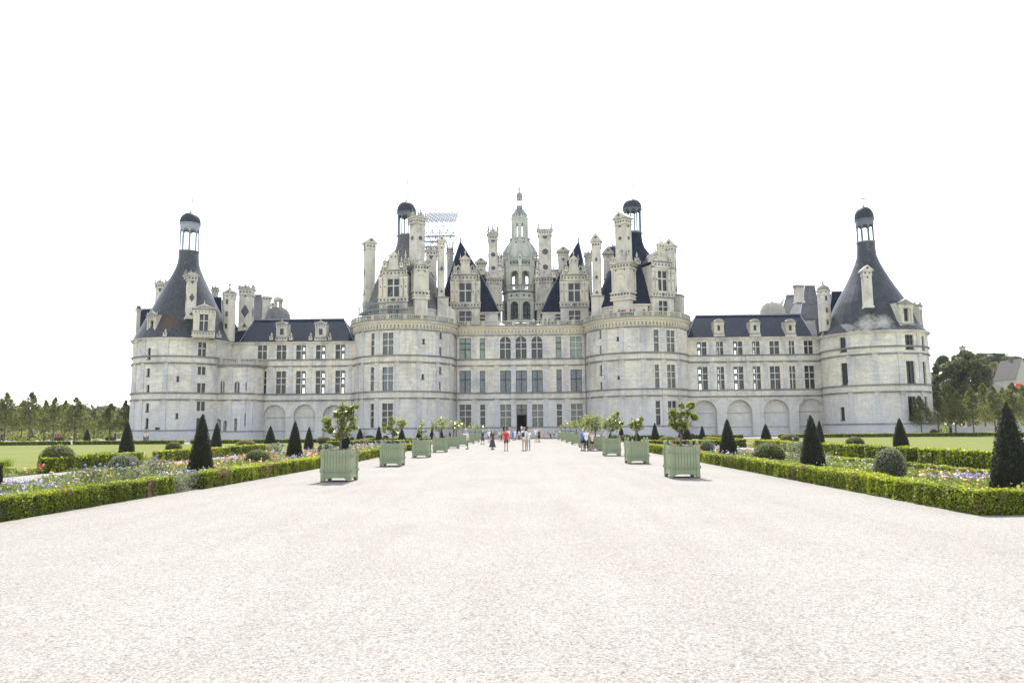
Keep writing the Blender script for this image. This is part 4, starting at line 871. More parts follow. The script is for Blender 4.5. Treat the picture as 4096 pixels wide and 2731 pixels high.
for i in range(8):
    finial(mb, lr(102)*sin(2*pi*i/8), lr(102)*cos(2*pi*i/8), lz(670), lr(28), .16); mb.fr = Frame(LF.o, pi/8+2*pi*i/8); dots(mb, -.5, .5, lr(106)*cos(pi/8), lz(692), .13, .6, 1, 'd'); dots(mb, -.02, .02, lr(112)*cos(pi/8), lz(740), .3, 1, 1, 'd'); mb.fr = LF
mb.build('crown', LM, lo)
mb = MB(LF); R3_ = lr(82)
octo(mb, R3_, lz(668), lz(475), (lr(18), lz(662), lz(520)), .35)
for i in range(8):
    a = 2*pi*i/8; mb.lathe(R3_*sin(a), R3_*cos(a), [(.2,lz(668)),(.15,lz(655)),(.14,lz(505)),(.22,lz(490))], 6, 0)
mb.lathe(0, 0, [(R3_*1.0,lz(492)),(R3_*1.05,lz(485)),(R3_*1.02,lz(478)),(R3_*1.14,lz(468)),(R3_*1.16,lz(458)),(R3_*.9,lz(455))], 8, 0, False, 0)
mb.lathe(0, 0, [(R3_*1.0,lz(456)),(R3_*.98,lz(430)),(R3_*.88,lz(405)),(R3_*.68,lz(385)),(R3_*.5,lz(370)),(R3_*.42,lz(358))], 16, 2, False)
for i in range(8):
    a = 2*pi*i/8+pi/8; mb.fr = Frame(LF.o, a); mb.poly([(-.45,lz(455)),(.45,lz(455)),(.3,lz(425)),(0,lz(412)),(-.3,lz(425))], R3_*.9, R3_*.99, 0); mb.fr = LF; finial(mb, R3_*1.0*sin(a), R3_*cos(a), lz(440), lr(36), .14, 2); finial(mb, R3_*.55*sin(a), R3_*.55*cos(a), lz(378), lr(30), .12, 2)
mb.build('lantern_drum', LM, lo)
mb = MB(LF); R4_ = lr(30)
for i in range(6): a = pi/6+2*pi*i/6; mb.lathe(R4_*.85*sin(a), R4_*.85*cos(a), [(.16,lz(358)),(.12,lz(345)),(.11,lz(262)),(.17,lz(250))], 6, 0)
mb.lathe(0, 0, [(R4_*1.1,lz(362)),(R4_*1.1,lz(340)),(R4_*.9,lz(328)),(.1,lz(327))], 12, 2); mb.lathe(0, 0, [(R4_*1.0,lz(262)),(R4_*1.0,lz(240)),(R4_*1.12,lz(235)),(R4_*1.05,lz(222)),(R4_*1.0,lz(205)),(R4_*.75,lz(192)),(R4_*.3,lz(184)),(.06,lz(175))], 12, 2)
mb.lathe(0, 0, [(.08,lz(350)),(.08,lz(262))], 6, 0)
mb.build('upper_lantern', LM, lo)
mb = MB(LF)                                                          # stone lily on the tip
mb.lathe(0, 0, [(.12,lz(184)),(.22,lz(176)),(.1,lz(170)),(.1,lz(128)),(.26,lz(142)),(.03,lz(118)),(.02,lz(30))], 6, 0, False)
for s in (-1, 1):
    pts = [(0,160),(s*8,158),(s*14,150),(s*19,147),(s*20,154)]
    for p, q in zip(pts, pts[1:]): mb.bar((lr(p[0]),0,lz(p[1])), (lr(q[0]),0,lz(q[1])), .13, 0)
mb.box(-lr(11), lr(11), -.1, .1, lz(164), lz(159), 0); mb.build('finial', LM, lo)

for k, x, yb, yt, Y in ((4,572,990,872,126.6),(4,612,990,812,127.5),(4,640,970,880,126.8),(4,842,975,880,126.9),(4,405,990,855,126.2),(6,400,935,835,126.6),(6,648,930,800,127.2),(6,668,930,870,126.4),(6,560,830,760,128.0),(6,490,830,770,127.6),
    (5,520,1080,800,141),(5,545,1060,850,143),(5,585,880,770,147),(5,885,880,765,147),(5,912,1075,880,141.5),(5,1085,1075,925,140.6),(5,925,1000,850,143),(6,845,900,765,126.9),(5,250,1040,940,137.8),(5,60,1040,945,137.8),(5,1215,1010,895,137.8),(5,1395,1010,895,137.8)): pin(k, x, yb, yt, Y)
# ---- scaffolding: two steel structures
STEEL = plain('galvanised_steel', (.27,.285,.31), .5, .1)
PLANK = plain('scaffold_plank', (.30,.27,.24), .8, var=.2)
sc = empty('scaffold', (at(4,960,700,152).x, 152, 20), 0, 'big steel scaffold under an open truss canopy behind the left keep tower', 'scaffold')
x0, x1 = at(4,808,700,152).x, at(4,1110,700,152).x; zt, zb, zm = at(4,960,560,152).z, at(4,960,880,152).z, at(4,960,690,152).z
mb = MB(Frame((0,152,0))); n = 8
xs = [x0+(x1-x0)*i/n for i in range(n+1)]
for i, x in enumerate(xs):
    for d in (0, -3, -6):
        mb.bar((x,d,zb if i < 5 else zm-.5), (x,d,zt), .05, 0)
    for z in ([zb+(zt-zb)*j/6 for j in range(7)] if i < 5 else [zm, zt]): mb.bar((x,0,z), (x,-6,z), .045, 0)
for d in (0, -6):
    for j in range(7):
        z = zb+(zt-zb)*j/6; mb.bar((x0,d,z), (xs[4] if z < zm else x1,d,z), .05, 0)
    for i in range(n):
        for j in range(6):
            z, z2 = zb+(zt-zb)*j/6, zb+(zt-zb)*(j+1)/6
            if i < 4 or z > zm-.5: mb.bar((xs[i],d,z if (i+j)%2 else z2), (xs[i+1],d,z2 if (i+j)%2 else z), .05, 0)
mb.build('scaffold_tubes', STEEL, sc)
mb = MB(Frame((0,152,0)))
for x in [x0+(x1-x0+.6)*i/14-.3 for i in range(15)]:
    mb.bar((x,1,zt), (x,-7,zt+4.6), .05, 0); mb.bar((x,1,zt+.7), (x,-7,zt+5.2), .05, 0)
for j in range(9):
    f = j/8; mb.bar((x0-.5,1-8*f,zt+4.6*f), (x1+.4,1-8*f,zt+4.6*f), .05, 0); mb.bar((x0-.5,1-8*f,zt+.7+4.5*f), (x1+.4,1-8*f,zt+.7+4.5*f), .05, 0)
    for i in range(14):
        a, b = x0-.3+(x1-x0+.6)*i/14, x0-.3+(x1-x0+.6)*(i+1)/14; mb.bar((a,1-8*f,zt+4.6*f+(0 if (i+j)%2 else .7)), (b,1-8*f,zt+4.6*f+(.7 if (i+j)%2 else 0)), .05, 0)
mb.build('canopy_trusses', STEEL, sc)
mb = MB(Frame((0,152,0)))
for j in (1, 2, 3, 4): z = zb+(zt-zb)*j/6; mb.box(x0, xs[4 if z < zm else 8], -1.2, -.1, z+.05, z+.1, 0)
mb.build('scaffold_deck', PLANK, sc)
sc = empty('scaffold', (-27, 127, 21), 0, 'low tube scaffold along the left edge of the keep terrace', 'scaffold')
F2 = Frame((KLF.o.x, KLF.o.y, 0), 0, 8.6); mb = MB(F2); za, zb = at(4,150,1500,127).z, at(4,150,1325,127).z
U0, U1 = F2.hit(4,100,1400)[0], F2.hit(4,640,1400)[0]; n = 12
for i in range(n+1):
    u = U0+(U1-U0)*i/n; top = zb+(.2 if i < 5 else -.3-.12*(i-5))
    for d in (0, -1.0): mb.bar((u,d,ZB0), (u,d,top), .045, 0)
    if i < n:
        u2 = U0+(U1-U0)*(i+1)/n
        for z in (ZB0+.6, ZB0+1.4, ZB0+2.3, ZB0+3.2, top):
            if z <= top+.01: mb.bar((u,0,z), (u2,0,z), .05, 0); mb.bar((u,-1,z), (u2,-1,z), .05, 0); mb.bar((u,0,z), (u,-1,z), .03, 0)
        mb.bar((u,0,ZB0+.2), (u2,0,top-.3), .03, 0); mb.bar((u2,-.0,ZB0+1.4), (u,0,top), .03, 0)
for a, b in ((.5,.62),(.62,.78),(.8,.95)): mb.bar((U0+(U1-U0)*a,0,ZB0+1.2), (U0+(U1-U0)*b,-.2,zb+1.5), .045, 0)
mb.build('scaffold_tubes', STEEL, sc)
mb = MB(F2); mb.box(U0, U1, -.95, -.05, ZB0+2.05, ZB0+2.12, 0); mb.build('scaffold_deck', PLANK, sc)
# ================================================================ the ground
def gravel_mat():
    m, t, b, o = nodes('pale_gravel')
    g = t.nodes.new('ShaderNodeNewGeometry'); P = g.outputs['Position']
    v = N(t, 'TexVoronoi', Scale=75.0); L(t, P, v.inputs['Vector']); v2 = N(t, 'TexVoronoi', Scale=38.0); L(t, P, v2.inputs['Vector'])
    sp = N(t, 'SeparateColor'); L(t, v.outputs['Color'], sp.inputs[0]); sp2 = N(t, 'SeparateColor'); L(t, v2.outputs['Color'], sp2.inputs[0])
    c = ramp(t, sp.outputs[0], [(0, (.15,.138,.125)), (.16, (.25,.237,.22)), (.6, (.305,.291,.273)), (1, (.40,.388,.37))])
    c2 = ramp(t, sp2.outputs[1], [(0, (.72,.70,.67)), (.25, (.95,.95,.95)), (1, (1.08,1.07,1.05))]); c = mixc(t, 1, c, c2, 'MULTIPLY')
    big = ramp(t, noise(t, .35, 6, .65), [(.3, (.93,.92,.91)), (.7, (1.05,1.045,1.035))]); c = mixc(t, 1, c, big, 'MULTIPLY')
    mid = ramp(t, noise(t, 34.0, 7, .95), [(.30, (.60,.58,.56)), (.42, (.93,.925,.92)), (.55, (1.02,1.02,1.02)), (.75, (1.1,1.1,1.1))]); c = mixc(t, 1, c, mid, 'MULTIPLY'); wp = ramp(t, noise(t, 1.0, 4, .6, scaled(t, (1.2,.10,1)), .4), [(.30, (.90,.895,.885)), (.5, (.965,.965,.96)), (.72, (1,1,1))]); c = mixc(t, 1, c, wp, 'MULTIPLY')
    L(t, c, b.inputs['Base Color']); b.inputs['Roughness'].default_value = .9; b.inputs['Specular IOR Level'].default_value = .2
    h = N(t, 'Math', operation='ADD'); L(t, v.outputs['Distance'], h.inputs[0]); L(t, v2.outputs['Distance'], h.inputs[1])
    bump(t, b, h.outputs[0], -.55, .03)
    return m
GRAVEL = gravel_mat()
def grass_mat(name, a, bb, c_):
    m, t, b, o = nodes(name)
    st = ramp(t, noise(t, 1.0, 3, .5, scaled(t, (.06,.55,1))), [(.4, a), (.6, bb)]); f = ramp(t, noise(t, 12, 5, .7), [(.3, .82), (.7, 1.15)]); c = mixc(t, 1, st, f, 'MULTIPLY')
    c = mixc(t, ramp(t, noise(t, .5, 5, .7), [(.52, 0.), (.72, .7)]), c, c_)
    L(t, c, b.inputs['Base Color']); b.inputs['Roughness'].default_value = .9; b.inputs['Specular IOR Level'].default_value = .08; bump(t, b, noise(t, 25, 3), .5, .03); return m
LAWN = grass_mat('mown_lawn', (.135,.155,.038), (.165,.182,.05), (.185,.19,.065))
FIELD = grass_mat('far_meadow', (.10,.15,.05), (.14,.19,.06), (.2,.2,.1))
SOIL = plain('bed_soil', (.10,.075,.05), .95, var=.3)
def sheet(name, pts, z, mat, label=None):
    mb = MB(); mb.face([(x,y,z) for x,y in pts], 0, [(x,y) for x,y in pts]); return tag(mb.build(name, mat), label, None, None, 'structure')
sheet('ground', [(-2600,-60),(2600,-60),(2600,4500),(-2600,4500)], -.012, FIELD)
sheet('gravel_ground', [(-150,-40),(150,-40),(150,190),(-150,190)], 0, GRAVEL)
def rectpts(x0, x1, y0, y1): return [(x0,y0),(x1,y0),(x1,y1),(x0,y1)]
for r_ in ((-95,-20.8,27,98.5),(-20.2,-11,62,72.5),(-20.2,-11,76,98.5),(19.3,95,27,104),(11,18.6,65.5,76),(11,18.6,79,104)): sheet('lawn', rectpts(*r_), .006, LAWN)
BEDS = [(-16.4,-10.05,13.5,56.5),(9.0,14.1,14.9,36.0),(9.0,14.1,39.0,60.0),(-20.6,-19.9,27,60),(17.9,19.1,28,60),(-16.4,-10.0,59.5,92)]
for r_ in BEDS: sheet('flower_bed_soil', rectpts(*r_), .012, SOIL)
# ================================================================ foliage
def leaf_mat(name, cols, trans=.35, rough=.5, brown=0.0, spec=.4):
    m, t, b, o = nodes(name)
    a = N(t, 'Attribute', attribute_name='var'); n = len(cols)
    c = ramp(t, a.outputs['Fac'], [(i/(n-1), cc) for i, cc in enumerate(cols)])
    c = mixc(t, 1, c, ramp(t, noise(t, .9, 4, .6), [(.3, .78), (.7, 1.2)]), 'MULTIPLY')
    if brown:
        f = ramp(t, noise(t, 1.0, 4, .55, scaled(t, (.9,.9,.35))), [(.60, 0.), (.66, brown)]); c = mixc(t, f, c, (.185,.135,.10))
    L(t, c, b.inputs['Base Color']); b.inputs['Roughness'].default_value = rough; b.inputs['Specular IOR Level'].default_value = spec
    if trans:
        tr = N(t, 'BsdfTranslucent'); L(t, mixc(t, 1, c, (1.7,1.65,.6), 'MULTIPLY'), tr.inputs[0]); mx = N(t, 'MixShader'); mx.inputs[0].default_value = trans
        L(t, b.outputs[0], mx.inputs[1]); L(t, tr.outputs[0], mx.inputs[2]); L(t, mx.outputs[0], o.inputs[0])
    return m
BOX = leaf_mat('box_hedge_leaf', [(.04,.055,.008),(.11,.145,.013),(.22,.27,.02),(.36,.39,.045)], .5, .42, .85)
SHRUB = leaf_mat('clipped_shrub_leaf', [(.045,.06,.016),(.10,.12,.028),(.18,.19,.05)], .38, .5)
SHRUBG = leaf_mat('grey_santolina_leaf', [(.08,.10,.07),(.17,.19,.15),(.32,.34,.28)], .3, .6)
SHRUBY = leaf_mat('golden_shrub_leaf', [(.07,.075,.018),(.15,.145,.035),(.25,.21,.06)], .4, .5)
YEW = leaf_mat('yew_needle', [(.011,.015,.007),(.026,.032,.012),(.075,.072,.028)], .18, .55, 0, .25)
LIME = leaf_mat('lime_leaf', [(.055,.07,.03),(.125,.14,.055),(.23,.235,.095)], .42, .5)
WOODL = leaf_mat('woodland_leaf', [(.05,.065,.045),(.085,.105,.065),(.13,.15,.09)], .3, .6)
DARKL = leaf_mat('dark_crown_leaf', [(.03,.042,.018),(.07,.088,.034),(.14,.155,.06)], .3, .5)
CITRUS = leaf_mat('citrus_leaf', [(.08,.10,.025),(.17,.205,.045),(.34,.36,.11)], .42, .2, 0, 1.0)
HERB = leaf_mat('herb_leaf', [(.07,.10,.028),(.14,.18,.05),(.24,.27,.09)], .4, .5)
BLADE = leaf_mat('strappy_leaf', [(.11,.17,.03),(.20,.27,.05)], .45, .45)
BARK = plain('tree_bark', (.13,.105,.085), .9, var=.3)
def frames_from(nrm):
    a = np.where(np.abs(nrm[:, 2:3]) > .9, np.array([[1., 0, 0]]), np.array([[0., 0, 1]])); u = np.cross(nrm, a); u /= np.linalg.norm(u, axis=1, keepdims=True)+1e-9
    return u, np.cross(nrm, u)
def leaf_arrays(P, Nn, size, asp=.6, jit=.7, fold=0):
    n = len(P); Nn = Nn+rng.normal(0, jit, (n, 3)); Nn /= np.linalg.norm(Nn, axis=1, keepdims=True)+1e-9
    u, v = frames_from(Nn); a = rng.uniform(0, 2*pi, (n, 1)); u2 = u*np.cos(a)+v*np.sin(a); v2 = np.cross(Nn, u2); s = size*rng.uniform(.65, 1.35, (n, 1))
    V = np.stack([P-u2*s, P-v2*s*asp, P+u2*s, P+v2*s*asp], 1).reshape(-1, 3)
    return V
class Veg:
    """gathers leaves (quads) and solid pieces for one mesh"""
    def __init__(s): s.V=[]; s.F=[]; s.m=[]; s.var=[]; s.n=0
    def quads(s, V, mat=0, var=None):
        k = len(V)//4; s.V.append(V); F = (np.arange(k*4)+s.n).reshape(-1, 4); s.F.append(F); s.n += len(V)
        s.m.append(np.full(k, mat)); s.var.append(rng.random(k) if var is None else var)
    def mb(s, mb, mat=0, var=.1):
        s.V.append(np.array(mb.v)); 
        F = [tuple(i+s.n for i in f) for f in mb.f]; s.F.append(F); s.n += len(mb.v); s.m.append(np.full(len(F), mat)+np.array(mb.m)); s.var.append(np.full(len(F), var))
    def build(s, name, mats, parent=None):
        V = np.concatenate(s.V).astype(np.float32); loops = []; starts = []; tot = []; p = 0
        me = bpy.data.meshes.new(name)
        for F in s.F:
            if isinstance(F, np.ndarray): loops.append(F.ravel()); k = len(F); starts.append(p+np.arange(k)*4); tot.append(np.full(k, 4)); p += 4*k
            else:
                for f in F: loops.append(np.array(f)); starts.append(np.array([p])); tot.append(np.array([len(f)])); p += len(f)
        loops = np.concatenate(loops).astype(np.int32); starts = np.concatenate(starts).astype(np.int32)
        me.vertices.add(len(V)); me.vertices.foreach_set('co', V.ravel()); me.loops.add(len(loops)); me.loops.foreach_set('vertex_index', loops)
        me.polygons.add(len(starts)); me.polygons.foreach_set('loop_start', starts); me.polygons.foreach_set('material_index', np.concatenate(s.m).astype(np.int32))
        for m in (mats if isinstance(mats, (list, tuple)) else [mats]): me.materials.append(m)
        me.update(calc_edges=True)
        at_ = me.attributes.new('var', 'FLOAT', 'FACE'); at_.data.foreach_set('value', np.concatenate(s.var).astype(np.float32))
        o = bpy.data.objects.new(name, me); C.objects.link(o)
        if parent: o.parent = parent
        return o
def vnoise(P, sc=1.0, seed=0):
    r = np.random.default_rng(seed); o = np.zeros(len(P))
    for k in range(5):
        d = r.normal(0, 1, 3)*sc*(1+.5*k); o += np.sin(P@d+r.uniform(0, 6))/(1+.3*k)
    return o/2.5
def hedge(x0, x1, y0, y1, h, dens, size, label, gaps=(), group='clipped box hedges edging the flower beds', rz=0):
    """one run of box hedge; leaves on its faces over an added dark core that blocks light"""
    ve = Veg(); pts = []; nr = []
    faces = [((x0,y0,h),(x1-x0,0,0),(0,y1-y0,0),(0,0,1)), ((x0,y0,0),(x1-x0,0,0),(0,0,h),(0,-1,0)), ((x0,y0,0),(0,y1-y0,0),(0,0,h),(-1,0,0)), ((x1,y0,0),(0,y1-y0,0),(0,0,h),(1,0,0)), ((x0,y1,0),(x1-x0,0,0),(0,0,h),(0,1,0))]
    for o, a, b, n_ in faces:
        o, a, b, n_ = map(lambda q: np.array(q, float), (o, a, b, n_)); A = np.linalg.norm(np.cross(a, b)); k = int(A*dens*(1.25 if n_[2] else (1 if n_[1] < .5 else .3)))
        q = rng.random((k, 2)); p = o+q[:, :1]*a+q[:, 1:]*b; nn = np.repeat(n_[None], k, 0)
        p = p+nn*(vnoise(p, 2.2, 3)*.045+rng.normal(0, .018, k)-.01)[:, None]; pts.append(p); nr.append(nn)
    P = np.concatenate(pts); Nn = np.concatenate(nr)
    seam = np.abs(np.sin(P[:, 1]*1.13+P[:, 0]*1.31+np.sin(P[:, 1]*.7))) < .045; keep = ~(seam & (rng.random(len(P)) < .75)) & (P[:, 2] > .01)
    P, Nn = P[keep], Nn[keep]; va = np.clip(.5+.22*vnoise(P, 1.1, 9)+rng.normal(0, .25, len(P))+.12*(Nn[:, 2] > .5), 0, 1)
    c = np.array([(x0+x1)/2, (y0+y1)/2, 0]); P = P-c
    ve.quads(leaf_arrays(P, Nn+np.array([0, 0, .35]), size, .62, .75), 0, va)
    m = MB(); e = .05; m.box(x0-c[0]+e, x1-c[0]-e, -(y1-c[1])+e, -(y0-c[1])-e, 0, h-e*.9, 0); ve.mb(m, 1, .1)
    o = ve.build('box_hedge', [BOX, HCORE]); o.location = c; o.rotation_euler = (0, 0, rz); tag(o, label, 'hedge', group); return o
HCORE = plain('hedge_shadow_core', (.028,.034,.012), .9, var=.3)  # dark solid core added inside the leaves to block light
FAR = [] 
hedge(-10.45,-9.93,12.6,20.6,.45,3000,.020,'near left box hedge with brown patch, running out of the left side of the photo',rz=-.05)
hedge(-9.72,-9.2,22.0,40.0,.47,1500,.028,'long green box hedge on the left from the thistle gap to the nearest planter',rz=-.03)
hedge(-9.45,-8.93,40.0,56.5,.50,800,.038,'box hedge seen between the first and second planters on the left')
hedge(-9.4,-8.9,58.5,70.0,.50,500,.045,'short far box hedge behind the third planter on the left')
hedge(8.5,9.05,14.2,38.0,.45,2300,.024,'long bright box hedge on the right of the gravel court up to its corner')
hedge(9.06,16.5,14.2,14.75,.45,3000,.020,'near box hedge on the right turning the corner and running out of the photo')
hedge(8.5,9.05,39.5,60,.52,700,.04,'far box hedge on the right behind the second planter')
hedge(13.9,14.3,15,34,.30,1100,.03,'low back hedge of the right flower bed beside the pale path')
G2 = 'clipped box hedges along the lawns'
for i, (a, b, lb) in enumerate(((24,28.2,'brown clipped hedge block at the far left by the pale path'),(31,38.5,'half brown hedge behind the purple flowers on the left'),(40.5,50,'second left hedge behind the biggest left yew cone'),(51,60,'left lawn hedge between two yew cones, far from the path'))):
    hedge(-20.5,-19.9,a,b,.62,420,.05,lb,(),G2)
for i, (a, b, lb) in enumerate(((27,33,'half brown hedge before the right lawn beside the nearest right yew'),(34,35.2,'short brown hedge stub alone before the right lawn'),(36.5,44,'green hedge before the right lawn right of the tall yew pair'),(46,56,'green hedge before the right lawn behind the tall yew pair'),(60,72,'far right hedge behind the first right planter row of shrubs'))):
    hedge(17.4,18.0,a,b,.66,420,.05,lb,(),G2)
hedge(10,17.5,60,60.6,.6,300,.05,'cross hedge running away from the path at the right lawn',(),G2)
hedge(19.6,19.95,27,58,.3,220,.05,'thin low hedge line along the near edge of the right lawn',(),G2)
hedge(-19.5,-10.6,72.8,73.5,.6,300,.05,'cross hedge at the far end of the left flower bed',(),G2)
for a, b, lb in ((-95,-61.6,'far hedge line across the left lawn under the lime trees'),(-61,-46,'far hedge line across the left lawn before the left corner tower'),(-45,-24,'far hedge line across the left lawn before the left wing'),(-21.5,-12,'far hedge across the lawn before the keep, left of the path')): hedge(a,b,99,99.7,.52,90,.08,lb,(),'far hedges along the back of the lawns')
for a, b, lb in ((12,20,'far hedge across the lawn before the keep, right of the path'),(24,31,'far hedge before the first arch of the right wing'),(36,52,'far hedge before the last arch of the right wing'),(53.5,95,'far hedge line across the right lawn before the right corner tower')): hedge(a,b,104.5,105.2,.52,90,.08,lb,(),'far hedges along the back of the lawns')
# ---- yew cones
def cone_proto(seed, nleaf=5200):
    r = np.random.default_rng(seed); ve = Veg(); H, R = 2.4, .58; t = 1-np.sqrt(r.random(nleaf)); a = r.random(nleaf)*2*pi
    prof = lambda t: R*np.clip(1-t, 0, 1)**.72*(1+.06*np.sin(pi*np.clip(t, 0, 1)))+.015
    P = np.stack([np.cos(a), np.sin(a), np.zeros(nleaf)], 1); rr = prof(t)+r.normal(0, .015, nleaf); n_ = P.copy(); n_[:, 2] = .24; P = P*rr[:, None]; P[:, 2] = t*H
    P[:, :2] *= (1+.05*vnoise(P, 2.5, seed))[:, None]
    ve.quads(leaf_arrays(P, n_, .03, .5, .8), 0, np.clip(r.random(nleaf)**1.6, 0, 1))
    m = MB(); m.lathe(0, 0, [(float(prof(q))*.93, q*H) for q in (0,.1,.25,.4,.55,.7,.85,.95)]+[(.005, H)], 18, 0); ve.mb(m, 1, .1)
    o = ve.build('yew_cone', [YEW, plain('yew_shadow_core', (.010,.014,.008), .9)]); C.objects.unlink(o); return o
CONES = [cone_proto(s) for s in (1, 2, 3)]
YL = 0
def where(px):
    return px
def put_cone(k, x, yt, yb, hw, label):
    g = gnd(k, x, yb); g = gnd(k, x, yb, .24) if 9 < abs(g.x) < 17 and g.y < 62 else g; P = at(k, x, yt, g.y); i = random.randrange(3); o = CONES[i].copy(); C.objects.link(o); o.location = (g.x, g.y, 0)
    r = hw*mpp(k, g.y); o.scale = (r/.58, r/.58, P.z/2.4); o.rotation_euler = (0, 0, random.uniform(0, 6)); tag(o, label, 'yew cone', 'cone-clipped yews in the parterre'); return g
CL = [(14,425,190,775,125,'tallest yew cone on the left, shaggy tip, among orange flowers by the long hedge'),
 (14,585,283,585,60,'yew cone just behind and right of the tallest left cone'),
 (14,1150,318,548,62,'yew cone in front of the first blind arch of the left wing'),
 (14,1405,268,635,85,'big yew cone in front of the middle blind arch of the left wing'),
 (14,1555,328,565,52,'slim yew cone between the big cone and the first left planter'),
 (14,1530,350,462,22,'small far yew cone peeping out behind the slim cone on the left'),
 (14,1940,370,578,66,'broad dark yew cone right behind the first left planter and its tree'),
 (14,2088,345,465,36,'left one of two far yew cones by the left keep tower'),
 (14,2140,352,440,20,'smaller right one of two far yew cones by the left wing corner'),
 (15,990,412,690,58,'yew cone just left of the second planter on the left'),
 (14,85,348,462,22,'small far yew cone before the left corner tower wall, away from the other cones'),
 (13,1365,390,757,82,'yew cone covering the left foot of the left corner tower'),
 (13,1435,470,597,22,'slim far yew cone right beside the one at the foot of the left corner tower'),
 (13,325,460,600,36,'far yew cone under the second lime tree from the left'),
 (13,405,470,590,22,'thin pale far yew cone right of the one under the second lime tree'),
 (13,760,480,590,21,'thin far yew cone left of the fifth lime trunk'),
 (13,938,470,605,35,'far yew cone alone beyond the left lawn between lime trees'),
 (13,1815,468,590,25,'far yew cone under the small lower window of the left corner tower'),
 (13,-8,850,1110,42,'yew cone cut by the left edge of the photo behind the near hedge'),
 (15,1300,440,665,60,'yew cone right behind the crown of the second left planter tree'),
 (15,1530,460,618,45,'yew cone behind the thin small tree of the third left planter'),
 (15,1705,450,628,40,'yew cone between the third and fourth left planters'),
 (15,1835,460,600,32,'yew cone behind the trunk of the fourth left planter tree'),
 (15,1180,490,590,28,'small far yew cone behind the trunk of the second left planter tree'),
 (15,1945,490,590,22,'tiny far yew cone behind the fifth left planter'),
 (17,960,340,548,45,'yew cone between the second and third right planter trees'),
 (17,1170,420,560,52,'yew cone half behind the trunk of the second right planter tree'),
 (17,1415,300,575,60,'yew cone under the ground floor window of the right keep tower'),
 (17,1360,365,495,28,'small yew cone tucked left behind the one under the keep tower window'),
 (17,1550,365,485,38,'far yew cone left of the crown of the first right planter tree'),
 (17,1845,330,628,76,'dark yew cone right behind the first right planter'),
 (17,1762,400,500,40,'far yew cone seen behind the trunk of the first right planter tree'),
 (17,2050,340,530,45,'yew cone before the first blind arch of the right wing'),
 (17,815,430,540,36,'yew cone behind the third right planter'),
 (18,650,115,575,118,'large yew cone before the second arch of the right wing, right of the first planter'),
 (18,785,212,340,35,'small far yew cone just right of the large cone by the second right arch'),
 (18,1160,180,442,76,'yew cone before the third blind arch of the right wing'),
 (18,1272,195,325,28,'small far yew cone inside the view of the third right arch'),
 (18,1790,60,755,165,'tall broad yew cone left of the right corner tower beside the thistles'),
 (18,1888,130,485,60,'yew cone half hidden behind the tall broad cone by the thistles'),
 (18,2055,190,312,38,'small far yew cone at the left foot of the right corner tower'),
 (11,1060,1250,1625,90,'yew cone before the tall windows of the right corner tower'),
 (11,775,1300,1428,30,'small far yew cone before the middle of the right corner tower'),
 (11,1195,1295,1432,32,'small far yew cone under the tall windows of the right corner tower'),
 (12,958,560,1290,165,'huge nearest yew cone at the right edge of the photo'),
 (12,487,722,838,28,'far yew cone alone beyond the right lawn, right of the castle')]
for c in CL: put_cone(*c)
# ---- round shrubs
def ball_proto(seed, mat, n=4200, rough=.03):
    r = np.random.default_rng(seed); ve = Veg(); d = r.normal(0, 1, (n, 3)); d /= np.linalg.norm(d, axis=1, keepdims=True); d = d[d[:, 2] > -.55]
    rr = .5*(1+.045*vnoise(d*.5, 4, seed)+r.normal(0, rough, len(d))); sq = np.abs(d)**1.0
    P = d*rr[:, None]; P[:, 2] = P[:, 2]*.98+.42; ve.quads(leaf_arrays(P, d, .021, .6, .8), 0, np.clip(r.random(len(d)), 0, 1))
    m = MB(); m.lathe(0, 0, [(.3,.0),(.45,.2),(.475,.42),(.43,.62),(.3,.8),(.12,.88),(.01,.9)], 16, 0); ve.mb(m, 1, .1)
    o = ve.build('round_shrub', [mat, HCORE]); C.objects.unlink(o); return o
BALL = {'g': ball_proto(11, SHRUB), 'y': ball_proto(12, SHRUBY), 's': ball_proto(13, SHRUBG)}
